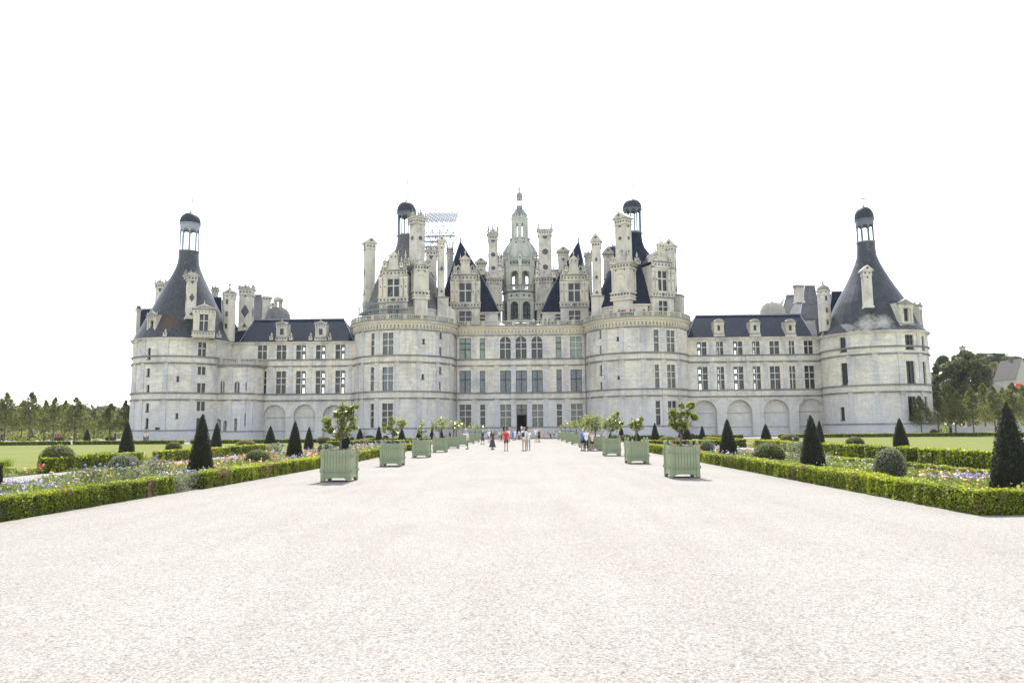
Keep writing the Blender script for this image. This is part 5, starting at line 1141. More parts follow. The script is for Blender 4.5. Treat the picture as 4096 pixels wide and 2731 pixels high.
SL = [(13,610,645,935,205,'g','large domed green shrub at the far left before the left lawn'),
 (13,1335,745,955,190,'s','grey flowering dome shrub among the globe thistles on the left'),
 (13,645,545,612,50,'g','small round shrub beyond the left lawn under the lime trees'),
 (13,1195,545,606,65,'g','flat oval shrub beyond the left lawn, nearest the corner tower on its left'),
 (13,1110,512,575,55,'g','pale oval shrub behind the flat oval one beyond the left lawn'),
 (13,1635,535,600,42,'g','small far mushroom-shaped shrub before the left corner tower door'),
 (14,140,485,612,92,'g','round shrub before the left corner tower, left of the tallest cone'),
 (14,895,465,568,104,'y','round olive shrub on the near edge of the left lawn before the stair tower'),
 (14,1020,570,690,140,'g','large low domed shrub behind the long left hedge'),
 (14,828,408,462,50,'g','small far round shrub before the stair tower'),
 (14,1715,430,510,80,'y','olive shrub left of the first left planter tree trunk'),
 (14,1725,500,590,85,'s','pale round shrub right behind the left corner of the first left planter'),
 (14,2190,420,475,56,'g','far oval shrub left of the second left planter'),
 (14,2130,455,540,108,'y','wide loose olive shrub right of the first left planter'),
 (14,2005,435,480,25,'y','small shrub peeping behind the cone by the first left planter'),
 (15,1085,540,602,42,'y','small round shrub between the second planter trunk and the cone on its left'),
 (15,1430,570,665,82,'y','olive shrub between the second and third left planters'),
 (15,1630,545,620,46,'y','shrub right of the thin tree of the third left planter'),
 (15,1905,535,595,36,'g','small shrub above the gap between the fourth and fifth left planters'),
 (17,870,465,548,52,'g','round shrub right of the third right planter top'),
 (17,1030,455,560,72,'y','olive shrub left behind the second right planter'),
 (17,1595,480,618,135,'y','wide golden dome shrub left behind the first right planter'),
 (17,1910,450,520,45,'y','pale shrub right of the cone behind the first right planter'),
 (18,395,270,345,58,'g','far oval shrub before the first right arch'),
 (18,460,320,410,100,'y','wide golden shrub below the far oval one by the first right arch'),
 (18,360,405,562,98,'s','grey-green ball shrub just right of the first right planter'),
 (18,1480,315,465,132,'y','bright golden round shrub on the right lawn edge left of the tall cone'),
 (18,1200,440,660,222,'g','largest low domed shrub behind the long right hedge'),
 (18,1655,250,325,58,'g','small far round shrub before the last right arch'),
 (11,525,1470,1600,115,'g','round shrub on the right lawn edge before the right corner tower'),
 (11,975,1378,1432,40,'g','small far shrub left of the cone at the tower windows'),
 (11,1440,1378,1432,50,'g','small far shrub beneath the tower right edge, by the retaining wall'),
 (12,-80,950,1200,140,'s','dark grey ball shrub between the tall cone and the right hedge corner'),
 (12,290,797,855,38,'g','far shrub beyond the right lawn left of the lone far cone'),
 (12,708,795,835,34,'g','far grey shrub beyond the right lawn right of the lone far cone')]
for k, x, yt, yb, hw, mt, lb in SL:
    g = gnd(k, x, yb); g = gnd(k, x, yb, .24) if 9 < abs(g.x) < 17 and g.y < 62 else g; r = hw*mpp(k, g.y)*cos(math.atan(g.x/g.y))*.95; g = Vector((g.x*(1+r*.4/g.y), g.y+r*.4, 0)); P = at(k, x, yt, g.y); o = BALL[mt].copy(); C.objects.link(o)
    o.location = (g.x, g.y, 0); o.scale = (r/.5, r/.5, max(P.z, .4)/.92); o.rotation_euler = (0, 0, random.uniform(0, 6)); tag(o, lb, 'shrub', 'rounded shrubs in the parterre')
# ---- flower beds
FC = {'purple': plain('violet_petals', (.40,.34,.60), .7, var=.2), 'orange': plain('orange_petals', (.80,.20,.03), .6, var=.15), 'white': plain('white_petals', (.62,.60,.66), .6), 'yellow': plain('yellow_petals', (.62,.48,.14), .6, var=.2), 'red': plain('coral_petals', (.62,.13,.09), .6), 'blue': plain('blue_globe_heads', (.30,.31,.52), .7, var=.2)}
def bed_plants(x0, x1, y0, y1, n, h, name, label, flow, size=.05, mat=HERB, clump=2.0):
    """loose herbs covering a bed; flow = list of (petal, count, patches or None)"""
    ve = Veg(); P = np.stack([rng.uniform(x0, x1, n), rng.uniform(y0, y1, n), np.zeros(n)], 1); hh = h*(.75+.35*vnoise(P, .9, 5)); P[:, 2] = hh*rng.random(n)**.6
    nn = rng.normal(0, .6, (n, 3)); nn[:, 2] += .5; ve.quads(leaf_arrays(P, nn, size, .32, .5), 0)
    # stems
    mats = [mat]; 
    for key, cnt, patch in flow:
        mats.append(FC[key]); mi = len(mats)-1
        if patch: 
            cx_ = np.array([patch[i] for i in rng.integers(0, len(patch), cnt)]); Q = np.stack([cx_[:, 0]+rng.normal(0, 1, cnt)*cx_[:, 2], cx_[:, 1]+rng.normal(0, 1, cnt)*cx_[:, 2]*1.4, np.zeros(cnt)], 1)
        else: Q = np.stack([rng.uniform(x0, x1, cnt), rng.uniform(y0, y1, cnt), np.zeros(cnt)], 1)
        ok = (Q[:, 0] > x0) & (Q[:, 0] < x1) & (Q[:, 1] > y0) & (Q[:, 1] < y1); Q = Q[ok]
        Q[:, 2] = h*(.75+.35*vnoise(Q, .9, 5))+rng.uniform(.0, .12, len(Q)); s = size*.75
        R = np.repeat(Q, 3 if key in ('purple','white') else 6, 0); R = R+rng.normal(0, s*1.2, R.shape); ve.quads(leaf_arrays(R, np.tile([0, -.3, .8], (len(R), 1)), s*(.8 if key in ('purple','white') else 1.15), .7, .7), mi)
    o = ve.build(name, mats); tag(o, label, None, None, 'stuff'); return o
pa = lambda *l: [(gnd(k, x, y).x, gnd(k, x, y).y, r) for k, x, y, r in l]
bed_plants(-16.2,-10.1,13.5,21.5,24000,.34,'flowers','violet and orange bedding flowers behind the near left hedge',[('purple',600,None),('purple',400,pa((13,950,1000,.8),(13,700,1000,.8))),('orange',60,pa((13,260,990,.2),(13,410,990,.2),(13,520,1090,.2))),('white',120,None)],.045)
bed_plants(-16.2,-10.1,21.5,34,28000,.33,'flowers','orange and violet bedding flowers round the tallest left yew cone',[('orange',130,pa((14,240,790,.8),(14,90,700,.7),(14,420,740,.5),(14,700,680,.8))),('purple',380,pa((14,340,760,.6),(14,620,740,1.0),(14,1000,690,1.4),(14,1300,640,1.5))),('white',70,None),('yellow',70,None)],.055)
bed_plants(-16.2,-10.1,34,56.5,18000,.33,'flowers','violet bedding flowers behind the planters on the left',[('purple',380,None),('white',80,None),('orange',100,None)],.07)
bed_plants(-10.6,-9.6,20.6,22.0,2200,.5,'foliage_plants','grey-green herbs spilling through the gap of the left hedge',[('purple',40,None)],.05,SHRUBG)
bed_plants(-16.2,-10.2,59.5,92,9000,.35,'flowers','pale flower bed at the far end on the left',[('purple',250,None),('white',150,None)],.1)
bed_plants(-20.5,-19.95,27,60,5000,.35,'foliage_plants','loose herbs filling the gaps of the left lawn hedge',[('red',14,None),('orange',12,None)],.08)
bed_plants(9.1,13.9,15,24,20000,.27,'flowers','yellow yarrow and coral flowers in the near right bed',[('yellow',160,None),('red',50,pa((18,2170,760,.5),(12,300,1200,.7))),('purple',200,pa((12,680,1265,.4),(12,500,1275,.4)))],.05)
bed_plants(9.1,13.9,24,36,18000,.29,'flowers','violet lavender and yellow flowers in the middle of the right bed',[('purple',520,pa((18,700,575,1.2),(18,900,590,1.2))),('yellow',160,pa((18,1200,640,1.0),(18,430,560,.8))),('white',120,None)],.055)
bed_plants(9.1,13.9,39,60,11000,.31,'flowers','pale violet flowers behind the second right planter',[('purple',300,None),('white',140,None),('orange',40,None)],.07)
bed_plants(17.95,19.2,28,60,6000,.4,'foliage_plants','loose flowering herbs between the right hedges and the lawn',[('red',100,None),('purple',120,None)],.08)
# strappy clumps and thistles: single plants
def blades(x, y, r, h, n, label, mat=BLADE, cat='plant', name='daylily_clump'):
    ve = Veg(); K = 5; V = []
    for i in range(n):
        a = random.uniform(0, 2*pi); L_ = h*random.uniform(.7, 1.2); lean = random.uniform(.2, 1)*r; x0, y0 = random.gauss(0, r*.2), random.gauss(0, r*.2); w_ = h*.02
        tx, ty = -sin(a)*w_, cos(a)*w_
        p = [(x0+cos(a)*lean*(t**1.6), y0+sin(a)*lean*(t**1.6), L_*(t-.35*t**3)) for t in [j/K for j in range(K+1)]]
        for j in range(K):
            f0, f1 = 1-j/K*.85, 1-(j+1)/K*.85; A, B = p[j], p[j+1]
            V += [(A[0]-tx*f0,A[1]-ty*f0,A[2]),(A[0]+tx*f0,A[1]+ty*f0,A[2]),(B[0]+tx*f1,B[1]+ty*f1,B[2]),(B[0]-tx*f1,B[1]-ty*f1,B[2])]
    ve.quads(np.array(V, float), 0); o = ve.build(name, [mat]); o.location = (x, y, 0); tag(o, label, cat, 'strappy-leaved clumps'); return o
for k, x, y, yt, r, n, lb in ((13,40,880,740,.9,160,'bright strappy clump at the left edge of the photo'),(13,860,905,820,.35,14,'two long bright leaves above the violet flowers'),(13,1150,800,660,1.1,200,'loose strappy clump left of the yew cone by the corner tower'),(13,240,605,555,1.0,60,'far bright strappy clump beyond the left lawn, leftmost'),(13,350,608,550,1.0,60,'far bright strappy clump right of the yew under the second lime'),(13,600,612,560,1.0,60,'far strappy clump left of a small round shrub beyond the left lawn'),(13,1030,605,560,1.0,60,'far strappy clump between the far yew and the flat oval shrub'),
   (2,385,1500,1440,.9,50,'far strappy clump by the door of the left corner tower'),(2,770,1500,1435,1.0,60,'far strappy clump left of the tallest left yew cone'),(14,640,455,415,.8,50,'far strappy clump right of the two left yews'),(3,790,1510,1475,.9,50,'far strappy clump before the last left arch'),(14,60,600,560,.9,90,'strappy clump below the round shrub before the left tower')):
    g = gnd(k, x, y); P = at(k, x, yt, g.y); blades(g.x, g.y, r, max(.4, P.z), n, lb)
def thistle(k, x, yb, heads, label):
    g = gnd(k, x, yb); ve = Veg(); mb = MB(); V = []
    for i, (hx, hy, hr) in enumerate(heads):
        P = at(k, hx, hy, g.y); X, Z = P.x-g.x, P.z; Y = random.uniform(-.4, .4); mb.bar((X*.3,-Y*.3,0), (X,-Y,Z), .012, 0)
        r_ = hr*mpp(k, g.y); Vq = rng.normal(0, 1, (70, 3)); Vq /= np.linalg.norm(Vq, axis=1, keepdims=True); ve.quads(leaf_arrays(np.array([X, Y, Z])+Vq*r_*.85, Vq, r_*.28, .4, .3), 1)
        m2 = MB(); m2.lathe(X, -Y, [(.01,Z-r_*.9),(r_*.6,Z-r_*.6),(r_*.85,Z),(r_*.6,Z+r_*.6),(.01,Z+r_*.9)], 8, 0); ve.mb(m2, 1, .5)
    ve.mb(mb, 0, .3); hs = [at(k, h[0], h[1], g.y) for h in heads]; zt = max(h.z for h in hs); w_ = max(.5, (max(h.x for h in hs)-min(h.x for h in hs))*.5)
    n = 900; P = np.stack([rng.normal((max(h.x for h in hs)+min(h.x for h in hs))/2-g.x, w_*.6, n), rng.normal(0, .35, n), rng.random(n)*zt*.85], 1); ve.quads(leaf_arrays(P, rng.normal(0, 1, (n, 3)), .06, .35, .5), 2)
    o = ve.build('globe_thistle', [HERB, FC['blue'], SHRUBG]); o.location = g; tag(o, label, 'plant', 'globe thistles in the beds')
thistle(13, 960, 1090, [(885,868,16),(975,915,22),(970,890,18),(1068,885,15),(1100,920,18),(1010,860,14)], 'globe thistle plant behind the near left hedge, left of the grey dome shrub')
thistle(13, 1420, 1120, [(1275,860,18),(1385,905,18),(1502,840,18),(1320,975,15),(1440,1000,22),(1555,920,17),(1480,1048,16),(1545,1065,18)], 'widest globe thistle plant spilling through the left hedge gap')
thistle(13, 1690, 1010, [(1640,768,16),(1697,785,17),(1660,805,16),(1710,870,16),(1715,950,14),(1680,980,16),(1657,820,14)], 'globe thistle plant right of the left hedge gap')
thistle(18, 1560, 690, [(1528,385,18),(1588,420,15),(1572,445,15),(1606,437,15),(1505,493,14),(1600,575,16)], 'tall globe thistle plant before the golden round shrub on the right')
thistle(18, 1330, 690, [(1307,548,14),(1365,560,13),(1330,590,13)], 'small globe thistle plant before the largest domed shrub on the right')
thistle(18, 1760, 745, [(1735,520,16),(1660,602,14),(1750,640,18),(1775,648,16),(1885,690,13),(1948,632,18),(1905,672,14),(1868,715,20)], 'globe thistle plant at the foot of the tall broad right cone')
thistle(14, 1230, 640, [(1125,530,11),(1160,540,9),(1200,510,12),(1230,500,12),(1260,520,12),(1290,515,12),(1240,545,12),(1280,550,11)], 'grey globe thistle clump between two left yew cones')
# ================================================================ planters and their trees
PG = plain('sage_green_paint', (.255,.30,.178), .42, var=.07); PGD = plain('green_paint_in_joint', (.05,.075,.04), .6); RUST = plain('rusty_feet', (.14,.045,.025), .8)
def planter_proto():
    W = 1.02; H = 1.04; h = W/2; root = empty('tree_planter'); mb = MB()
    for q in range(4):
        mb.fr = Frame((0,0,0), q*pi/2); d = h-.035
        n = 8; w0 = W-.22
        for i in range(n):
            a = -w0/2+w0*i/n; mb.box(a+.005, a+w0/n-.005, d-.03, d, .2, H, 0)
        mb.box(-w0/2, w0/2, d-.034, d-.012, .2, H-.01, 1)
        mb.box(-w0/2, w0/2, d-.025, d+.014, .12, .235, 0)
        for s in (-1, 1): mb.poly([(s*w0/2, .125), (s*(w0/2-.16), .125), (s*w0/2, .03)][::(1 if s < 0 else -1)], d-.02, d+.005, 0)
    mb.fr = Frame((0,0,0)); mb.box(-h+.06, h-.06, -h+.06, h-.06, .16, .9, 1)
    mb.build('panel', [PG, PGD], root)
    m3 = MB(); m3.box(-h+.07, h-.07, -h+.07, h-.07, .9, .93, 0); m3.build('soil', SOIL, root)
    for sx in (-1, 1):
        for sy in (-1, 1):
            m2 = MB(); x, y = sx*(h-.06), sy*(h-.06); m2.box(x-.06, x+.06, -y-.06, -y+.06, 0.03, H+.03, 0); m2.box(x-.055, x+.055, -y-.055, -y+.055, 0, .03, 1); p = m2.build('post', [PG, RUST], root)
            m4 = MB(); m4.lathe(x, -y, [(.05,H+.03),(.055,H+.045),(.025,H+.06),(.03,H+.075),(.058,H+.11),(.05,H+.15),(.025,H+.185),(.01,H+.205)], 10, 0); m4.build('finial', PG, p)
    for z in (.36, .86):
        m5 = MB()
        for q in range(4):
            m5.fr = Frame((0,0,0), q*pi/2); m5.box(-h-.03, h+.03, h+.004, h+.022, z-.016, z+.016, 0)
            for s in (-1, 1): m5.box(s*(h-.06)-.028, s*(h-.06)+.028, h+.003, h+.038, z-.045, z+.045, 0)
        m5.build('iron_band', PG, root)
    return root
pl0 = planter_proto(); used = False
NUM = ['nearest', 'second', 'third', 'fourth', 'fifth', 'sixth', 'seventh', 'eighth', 'farthest']
PLY = {'left': [24.9+10.02*i for i in range(9)], 'right': [25.4+10.0*i for i in range(9)]}
PLX = {'left': -6.2, 'right': 5.38}
def at_px(k, x, y, Y): return at(k, x, y, Y)
TREES = {'left': [
 (15,(412,740),(418,590),[(240,345,55),(245,430,72),(300,480,45),(450,165,62),(560,175,58),(625,150,30),(370,255,48),(470,265,75),(565,330,65),(430,345,62),(430,430,72),(500,480,80),(400,535,62),(590,420,48),(540,240,50)],3.0),
 (15,(1180,660),(1180,520),[(1060,390,18),(1060,475,48),(1130,440,52),(1180,350,52),(1260,360,72),(1325,365,42),(1190,470,62),(1225,525,28),(1300,420,32),(1160,310,25)],2.2),
 (15,(1580,615),(1575,490),[(1570,370,42),(1560,440,42),(1605,490,35),(1560,500,28),(1590,400,32),(1635,480,15)],1.1),
 (15,(1832,585),(1825,480),[(1735,395,55),(1820,350,62),(1895,340,52),(1790,430,62),(1870,440,55),(1720,440,28),(1850,390,62)],2.2),
 (15,(1985,570),(1990,490),[(1960,380,55),(2010,400,72),(1990,460,60),(2060,360,45),(2075,430,45)],2.0),
 (15,(2150,560),(2150,480),[(2130,395,42),(2175,430,42),(2105,440,30)],1.2),
 (15,(2215,555),(2220,480),[(2200,440,40),(2240,410,45),(2270,450,30)],1.2),
 (15,(2318,540),(2318,480),[(2300,440,45),(2340,410,45),(2350,450,40)],1.3),
 (16,(330,500),(330,440),[(330,400,38),(370,360,40),(400,390,35)],1.2)],
 'right': [
 (17,(1732,630),(1730,440),[(1745,75,36),(1850,75,45),(1885,60,20),(1615,165,40),(1655,200,55),(1740,190,70),(1830,180,62),(1910,225,42),(1925,240,30),(1600,305,42),(1700,320,70),(1790,325,72),(1740,375,50),(1650,350,40),(1600,165,30)],3.0),
 (17,(1118,560),(1118,430),[(1115,310,82),(1075,300,55),(1160,290,55),(1110,370,58),(1160,350,48),(1060,345,35),(1185,250,28)],2.4),
 (17,(785,525),(778,430),[(830,210,58),(850,250,75),(760,280,75),(880,320,62),(780,350,85),(690,300,62),(860,370,52),(700,360,50),(935,310,28),(820,300,85),(870,180,28)],3.2),
 (17,(600,520),(600,420),[(520,260,75),(620,250,75),(560,330,85),(650,320,60),(470,320,60),(600,380,60)],3.2),
 (17,(440,500),(440,400),[(420,280,72),(400,350,60),(470,240,50),(480,350,60)],2.2),
 (17,(320,480),(320,400),[(300,310,55),(330,340,50),(280,350,45)],1.6),
 (17,(236,470),(236,400),[(240,310,50),(210,330,45),(250,350,45)],1.6),
 (17,(172,460),(172,400),[(170,300,30),(180,340,42),(150,350,35)],1.2),
 (17,(120,455),(120,400),[(110,340,28),(120,360,36),(105,370,25)],1.0)]}
def citrus(k, base, fork, blobs, dens, X, Y, zt, label):
    s = mpp(k, Y); root = empty('citrus_tree', (X, Y, zt), 0, label, 'tree', 'citrus trees standing in green planters'); org = Vector((X, Y, zt))
    bx = at(k, base[0], base[1], Y).x; off = X-bx
    loc = lambda x, y: Vector((at(k, x, y, Y).x+off-X, 0, at(k, x, y, Y).z-zt))
    f = loc(*fork); f.x = max(-.15, min(.15, f.x)); mb = MB(); mb.bar((0,0,-.05), (f.x*.6,0,f.z*.55), (.055,.045), 0, 8); mb.bar((f.x*.6,0,f.z*.55), (f.x,0,f.z), (.045,.036), 0, 8)
    ve = Veg(); 
    for x, y, r in blobs:
        c = loc(x, y); rr = r*s*.82; c.y = random.uniform(-.5, .5)*rr*1.2; ve2 = c
        mid = Vector(((f.x+c.x)/2+random.uniform(-.08,.08), c.y*.4, (f.z+c.z)/2-.08)); mb.bar((f.x,0,f.z), (mid.x,-mid.y,mid.z), (.022,.015), 0, 5); mb.bar((mid.x,-mid.y,mid.z), (c.x,-c.y,c.z+rr*.3), (.015,.006), 0, 5)
        lf = .085 if Y < 50 else .11; n = int(58*dens/2.2*max(1, (rr/.25)**2)*(1 if Y < 50 else .7)); 
        d = rng.normal(0, 1, (n, 3)); d /= np.linalg.norm(d, axis=1, keepdims=True); q = rng.random((n, 1))**.6*1.5
        P = np.array(c)+d*q*rr*np.array([1,1,.9]); d2 = d.copy(); d2[:, 2] = np.abs(d2[:, 2])+.75
        ve.quads(leaf_arrays(P, d2, lf, .36, .75), 0, np.clip(rng.random(n)*.8+.1*d[:, 2]+.1, 0, 1))
    mb.build('trunk', BARK, root).matrix_parent_inverse.identity(); ve.build('crown', [CITRUS], root)
def at_parent(o): pass
ADJ = {'left': ['lanky three-armed','leaning umbrella-crowned','thin sparse','broad full','round','small open','small low','small round','tiny'], 'right': ['tall open yellow-green','neat lollipop-shaped','big bushy','wide dark','broad dense','rounded','rounded light','small','smallest']}
for side in ('left', 'right'):
    for i, Y in enumerate(PLY[side]):
        o = pl0 if not used else copy_tree(pl0); used = True
        o.location = (PLX[side], Y, 0); tag(o, f'{"sage green wooden planter box, " + NUM[i]} in the row on the {side} of the gravel court', 'planter', 'green planter boxes in two rows')
        k, b, f, bl, dn = TREES[side][i]
        citrus(k, b, f, bl, dn, PLX[side], Y, .93, f'{ADJ[side][i]} citrus tree in the {NUM[i]} planter on the {side}')

# ================================================================ trees beyond
def lime_proto(seed, n=5200, H=8.0, R=1.9):
    r = np.random.default_rng(seed); root = empty('lime_tree'); C.objects.unlink(root)
    ve = Veg(); Ps = []
    nb = 64
    for i in range(nb):
        t = (i/nb)**1.25 if i else 1.0; z = 2.5+t*(H-2.7); rad = R*1.2*(1-t)**.78*(.85+.3*r.random())+.02; a = r.random()*2*pi; rr = rad*math.sqrt(r.random())
        c = np.array([rr*cos(a), rr*sin(a), z]); br = .22+.62*(1-t)**.8; m_ = n//nb
        d = r.normal(0, 1, (m_, 3)); d /= np.linalg.norm(d, axis=1, keepdims=True); Ps.append((c+d*br*(r.random((m_, 1))**.5), d))
    P = np.concatenate([p for p, d in Ps]); D = np.concatenate([d for p, d in Ps]); ve.quads(leaf_arrays(P, D, .11, .6, .7), 0, np.clip(r.random(len(P)), 0, 1))
    cr = ve.build('crown', [LIME], root)
    mb = MB(); mb.bar((0,0,0), (.05,0,2.6), (.13,.10), 0, 8); mb.bar((.05,0,2.6), (0,0,H-1), (.10,.02), 0, 6)
    for i in range(12): a = r.random()*2*pi; z = 2.4+r.random()*3; mb.bar((.03,0,z), (1.2*cos(a),1.2*sin(a),z+1.0), (.05,.015), 0, 4)
    tr = mb.build('trunk', BARK); tr.parent = root; C.objects.unlink(cr); C.objects.unlink(tr); return root
LM_ = [lime_proto(s) for s in (21, 22, 23)]
def put_tree(proto, x, y, s, h, label, group, cat='tree', H=8.0, R=1.9):
    c = copy_tree(proto); c.location = (x, y, 0); c.scale = (s/R, s/R, h/H); c.rotation_euler = (0, 0, random.uniform(0, 6)); return tag(c, label, cat, group)
for k, x, yt, hw, Y, lb in ((13,80,85,118,128,'lime tree at the left edge of the photo'),(13,20,140,90,140,'lime tree cut by the left edge, behind the first'),(13,350,80,105,128,'tallest pointed lime tree beyond the left lawn, second from the left'),(13,255,160,80,150,'lime tree behind the gap before the tallest pointed one'),(13,500,150,85,138,'lime tree third along beyond the left lawn'),(13,600,145,85,128,'narrow pointed lime tree in the middle of the left row'),(13,715,180,80,145,'lime tree in the back row right of the narrow pointed one'),(13,830,145,105,128,'pointed lime tree before the woodland skyline on the left'),
   (13,1030,250,90,155,'pale loose lime tree in the gap of the left row'),(13,1205,185,100,130,'round-headed lime tree second from the left corner tower'),(13,1365,178,85,128,'lime tree nearest the left corner tower'),
   (12,160,512,80,118,'lime tree standing against the right corner tower windows'),(12,300,470,75,124,'lime tree at the right edge of the right corner tower'),(12,445,445,80,118,'lime tree before the big dark tree, left one'),(12,595,442,75,118,'lime tree before the right flank of the big dark tree'),(12,695,425,72,132,'lime tree in the back row right of the big dark tree'),(12,778,425,80,118,'lime tree below the cedars at the right'),(12,862,430,70,132,'lime tree left of the little flag'),(12,945,405,85,118,'lime tree under the little flag'),(12,1035,425,80,124,'lime tree at the right edge of the photo')):
    P = at(k, x, yt, Y); put_tree(random.choice(LM_), P.x, Y, hw*mpp(k, Y)*random.uniform(1.15,1.4), P.z*random.uniform(.97,1.05), lb, 'lime trees in rows beside the castle')
def big_tree(k, x, yt, yb, hw, Y, mat, label, name='broadleaf_tree', n=16000, shape=0, leaf=.2, cone=.5):
    T = at(k, x, yt, Y); B = max(0, at(k, x, yb, Y).z); R = hw*mpp(k, Y); H = T.z; root = empty(name, (T.x, Y, 0), 0, label, 'tree', 'large trees beyond the castle'); ve = Veg(); nb = 120
    Ps = []
    for i in range(nb):
        t = random.random(); z = B+(H-B)*t; rad = R*(math.sin(pi*min(1, t*.88+.12))**.6 if shape == 0 else (1-t)**cone)*.92; a = random.random()*2*pi; rr = rad*math.sqrt(random.random()*.5+.4)*.95
        c = np.array([rr*cos(a), rr*sin(a), z]); br = R*random.uniform(.17,.29); m_ = n//nb; d = rng.normal(0, 1, (m_, 3)); d /= np.linalg.norm(d, axis=1, keepdims=True); Ps.append((c+d*br*(rng.random((m_, 1))**.4)*np.array([1,1,.8]), d))
    P = np.concatenate([p for p, d in Ps]); D = np.concatenate([d for p, d in Ps]); ve.quads(leaf_arrays(P, D, leaf, .6, .6), 0)
    ve.build('crown', [mat], root); mb = MB(); mb.bar((0,0,0), (0,0,B+(H-B)*.6), (R*.07+.15,.1), 0, 8)
    for i in range(9): a = i*2.4; mb.bar((0,0,B+(H-B)*(.1+.05*i)), (R*.7*cos(a),R*.7*sin(a),B+(H-B)*(.25+.07*i)), (R*.03+.05,.03), 0, 5)
    mb.build('trunk', BARK, root).matrix_parent_inverse.identity()
big_tree(12,540,160,545,205,165,DARKL,'huge dark dome-shaped tree right of the castle','broadleaf_tree',52000,0,.24)
big_tree(12,360,190,640,110,180,DARKL,'dark tree behind the left flank of the huge dome-shaped tree','broadleaf_tree',26000,0,.26)
big_tree(12,800,250,560,130,210,LIME,'wide green tree below the cedars at the right','broadleaf_tree',26000,0,.27)
def cedar(k, x, yt, yb, hw, Y, label):
    T = at(k, x, yt, Y); B = at(k, x, yb, Y).z; R = hw*mpp(k, Y); root = empty('cedar_tree', (T.x, Y, 0), 0, label, 'tree', 'large trees beyond the castle'); ve = Veg(); mb = MB(); mb.bar((0,0,0), (0,0,T.z-.6), (.5,.12), 0, 8)
    for i in range(26):
        a = random.uniform(0, 2*pi); z = B+(T.z-B)*random.random(); ln = R*random.uniform(.5, 1)*(1.1-.45*(z-B)/(T.z-B)); mb.bar((0,0,z-1), (ln*cos(a),-ln*sin(a),z), (.14,.03), 0, 5)
        for j in range(5):
            f = .35+.65*j/4; c = np.array([ln*f*cos(a), ln*f*sin(a), z+.1]); m_ = 70; P = c+rng.normal(0, 1, (m_, 3))*np.array([.9,.9,.22]); ve.quads(leaf_arrays(P, np.tile([0,0,1.], (m_, 1)), .22, .5, .6), 0)
    ve.build('crown', [WOODL], root); mb.build('trunk', BARK, root).matrix_parent_inverse.identity()
cedar(12,815,152,300,110,230,'flat-layered cedar on the skyline at the right'); cedar(12,672,165,260,45,240,'thin cedar top left of the bigger skyline cedar'); cedar(12,980,190,290,45,235,'cedar top beside the tall house gable at the right'); cedar(12,905,180,300,60,245,'cedar between the skyline cedar and the house roof')
# woodland far left and far right: nobody could count it
def wood(pts, Y, depth, name, label, n, leaf, mat):
    ve = Veg(); 
    for x, y in pts:
        T = at(13 if name == 'woodland' else 12, x, y, Y) if not isinstance(x, tuple) else None
        Z = T.z; 
        for j in range(7):
            R = random.uniform(4, 7); c = np.array([T.x+random.uniform(-9, 9), Y+random.uniform(0, depth), max(1, Z-R*.8-random.uniform(0, 1)*Z*.8*(j > 0))]); m_ = n; d = rng.normal(0, 1, (m_, 3)); d /= np.linalg.norm(d, axis=1, keepdims=True)
            ve.quads(leaf_arrays(c+d*R*(rng.random((m_, 1))**.3)*np.array([1,1,.8]), d, leaf, .7, .6), 0)
    o = ve.build(name, [mat]); tag(o, label, None, None, 'stuff')
wood([(-400,235),(-250,220),(-150,215),(-60,215),(20,205),(90,200),(160,195),(230,190),(310,190),(390,195),(460,190),(540,185),(610,190),(680,195),(750,195),(820,190),(880,190),(930,205),(970,225),(1010,250)], 300, 40, 'woodland', 'wooded skyline behind the lime trees on the left', 240, .75, WOODL)
wood([(980,240),(1050,238),(1120,245),(1200,240),(1280,238),(1360,242),(1440,240),(1520,240),(1700,240)], 520, 60, 'woodland', 'fainter far wood on the left skyline near the castle', 200, 1.1, WOODL)
wood([(620,350),(700,330),(760,340),(860,380),(980,420),(1060,430),(1160,430),(1280,420)], 260, 30, 'village_greenery', 'trees and shrubs between the village houses', 150, .6, DARKL)
ve = Veg()
for i in range(150):
    x = random.uniform(-130, -64); y = random.uniform(150, 200); R = random.uniform(.8, 1.8); d = rng.normal(0, 1, (60, 3)); d /= np.linalg.norm(d, axis=1, keepdims=True); ve.quads(leaf_arrays(np.array([x, y, R*.6])+d*R*np.array([1.4,1,.8]), d, .3, .6, .6), 0)
tag(ve.build('bushes', [LIME]), 'low bushes beyond the gravel strip on the left', None, None, 'stuff')
ve = Veg()
for i in range(170):
    x = random.uniform(72, 150); y = random.uniform(138, 200); R = random.uniform(.6, 1.5); d = rng.normal(0, 1, (60, 3)); d /= np.linalg.norm(d, axis=1, keepdims=True); ve.quads(leaf_arrays(np.array([x, y, R*.6])+d*R*np.array([1.4,1,.8]), d, .25, .6, .6), 0)
tag(ve.build('bushes', [HERB]), 'low bushes beyond the stone parapet on the right', None, None, 'stuff')
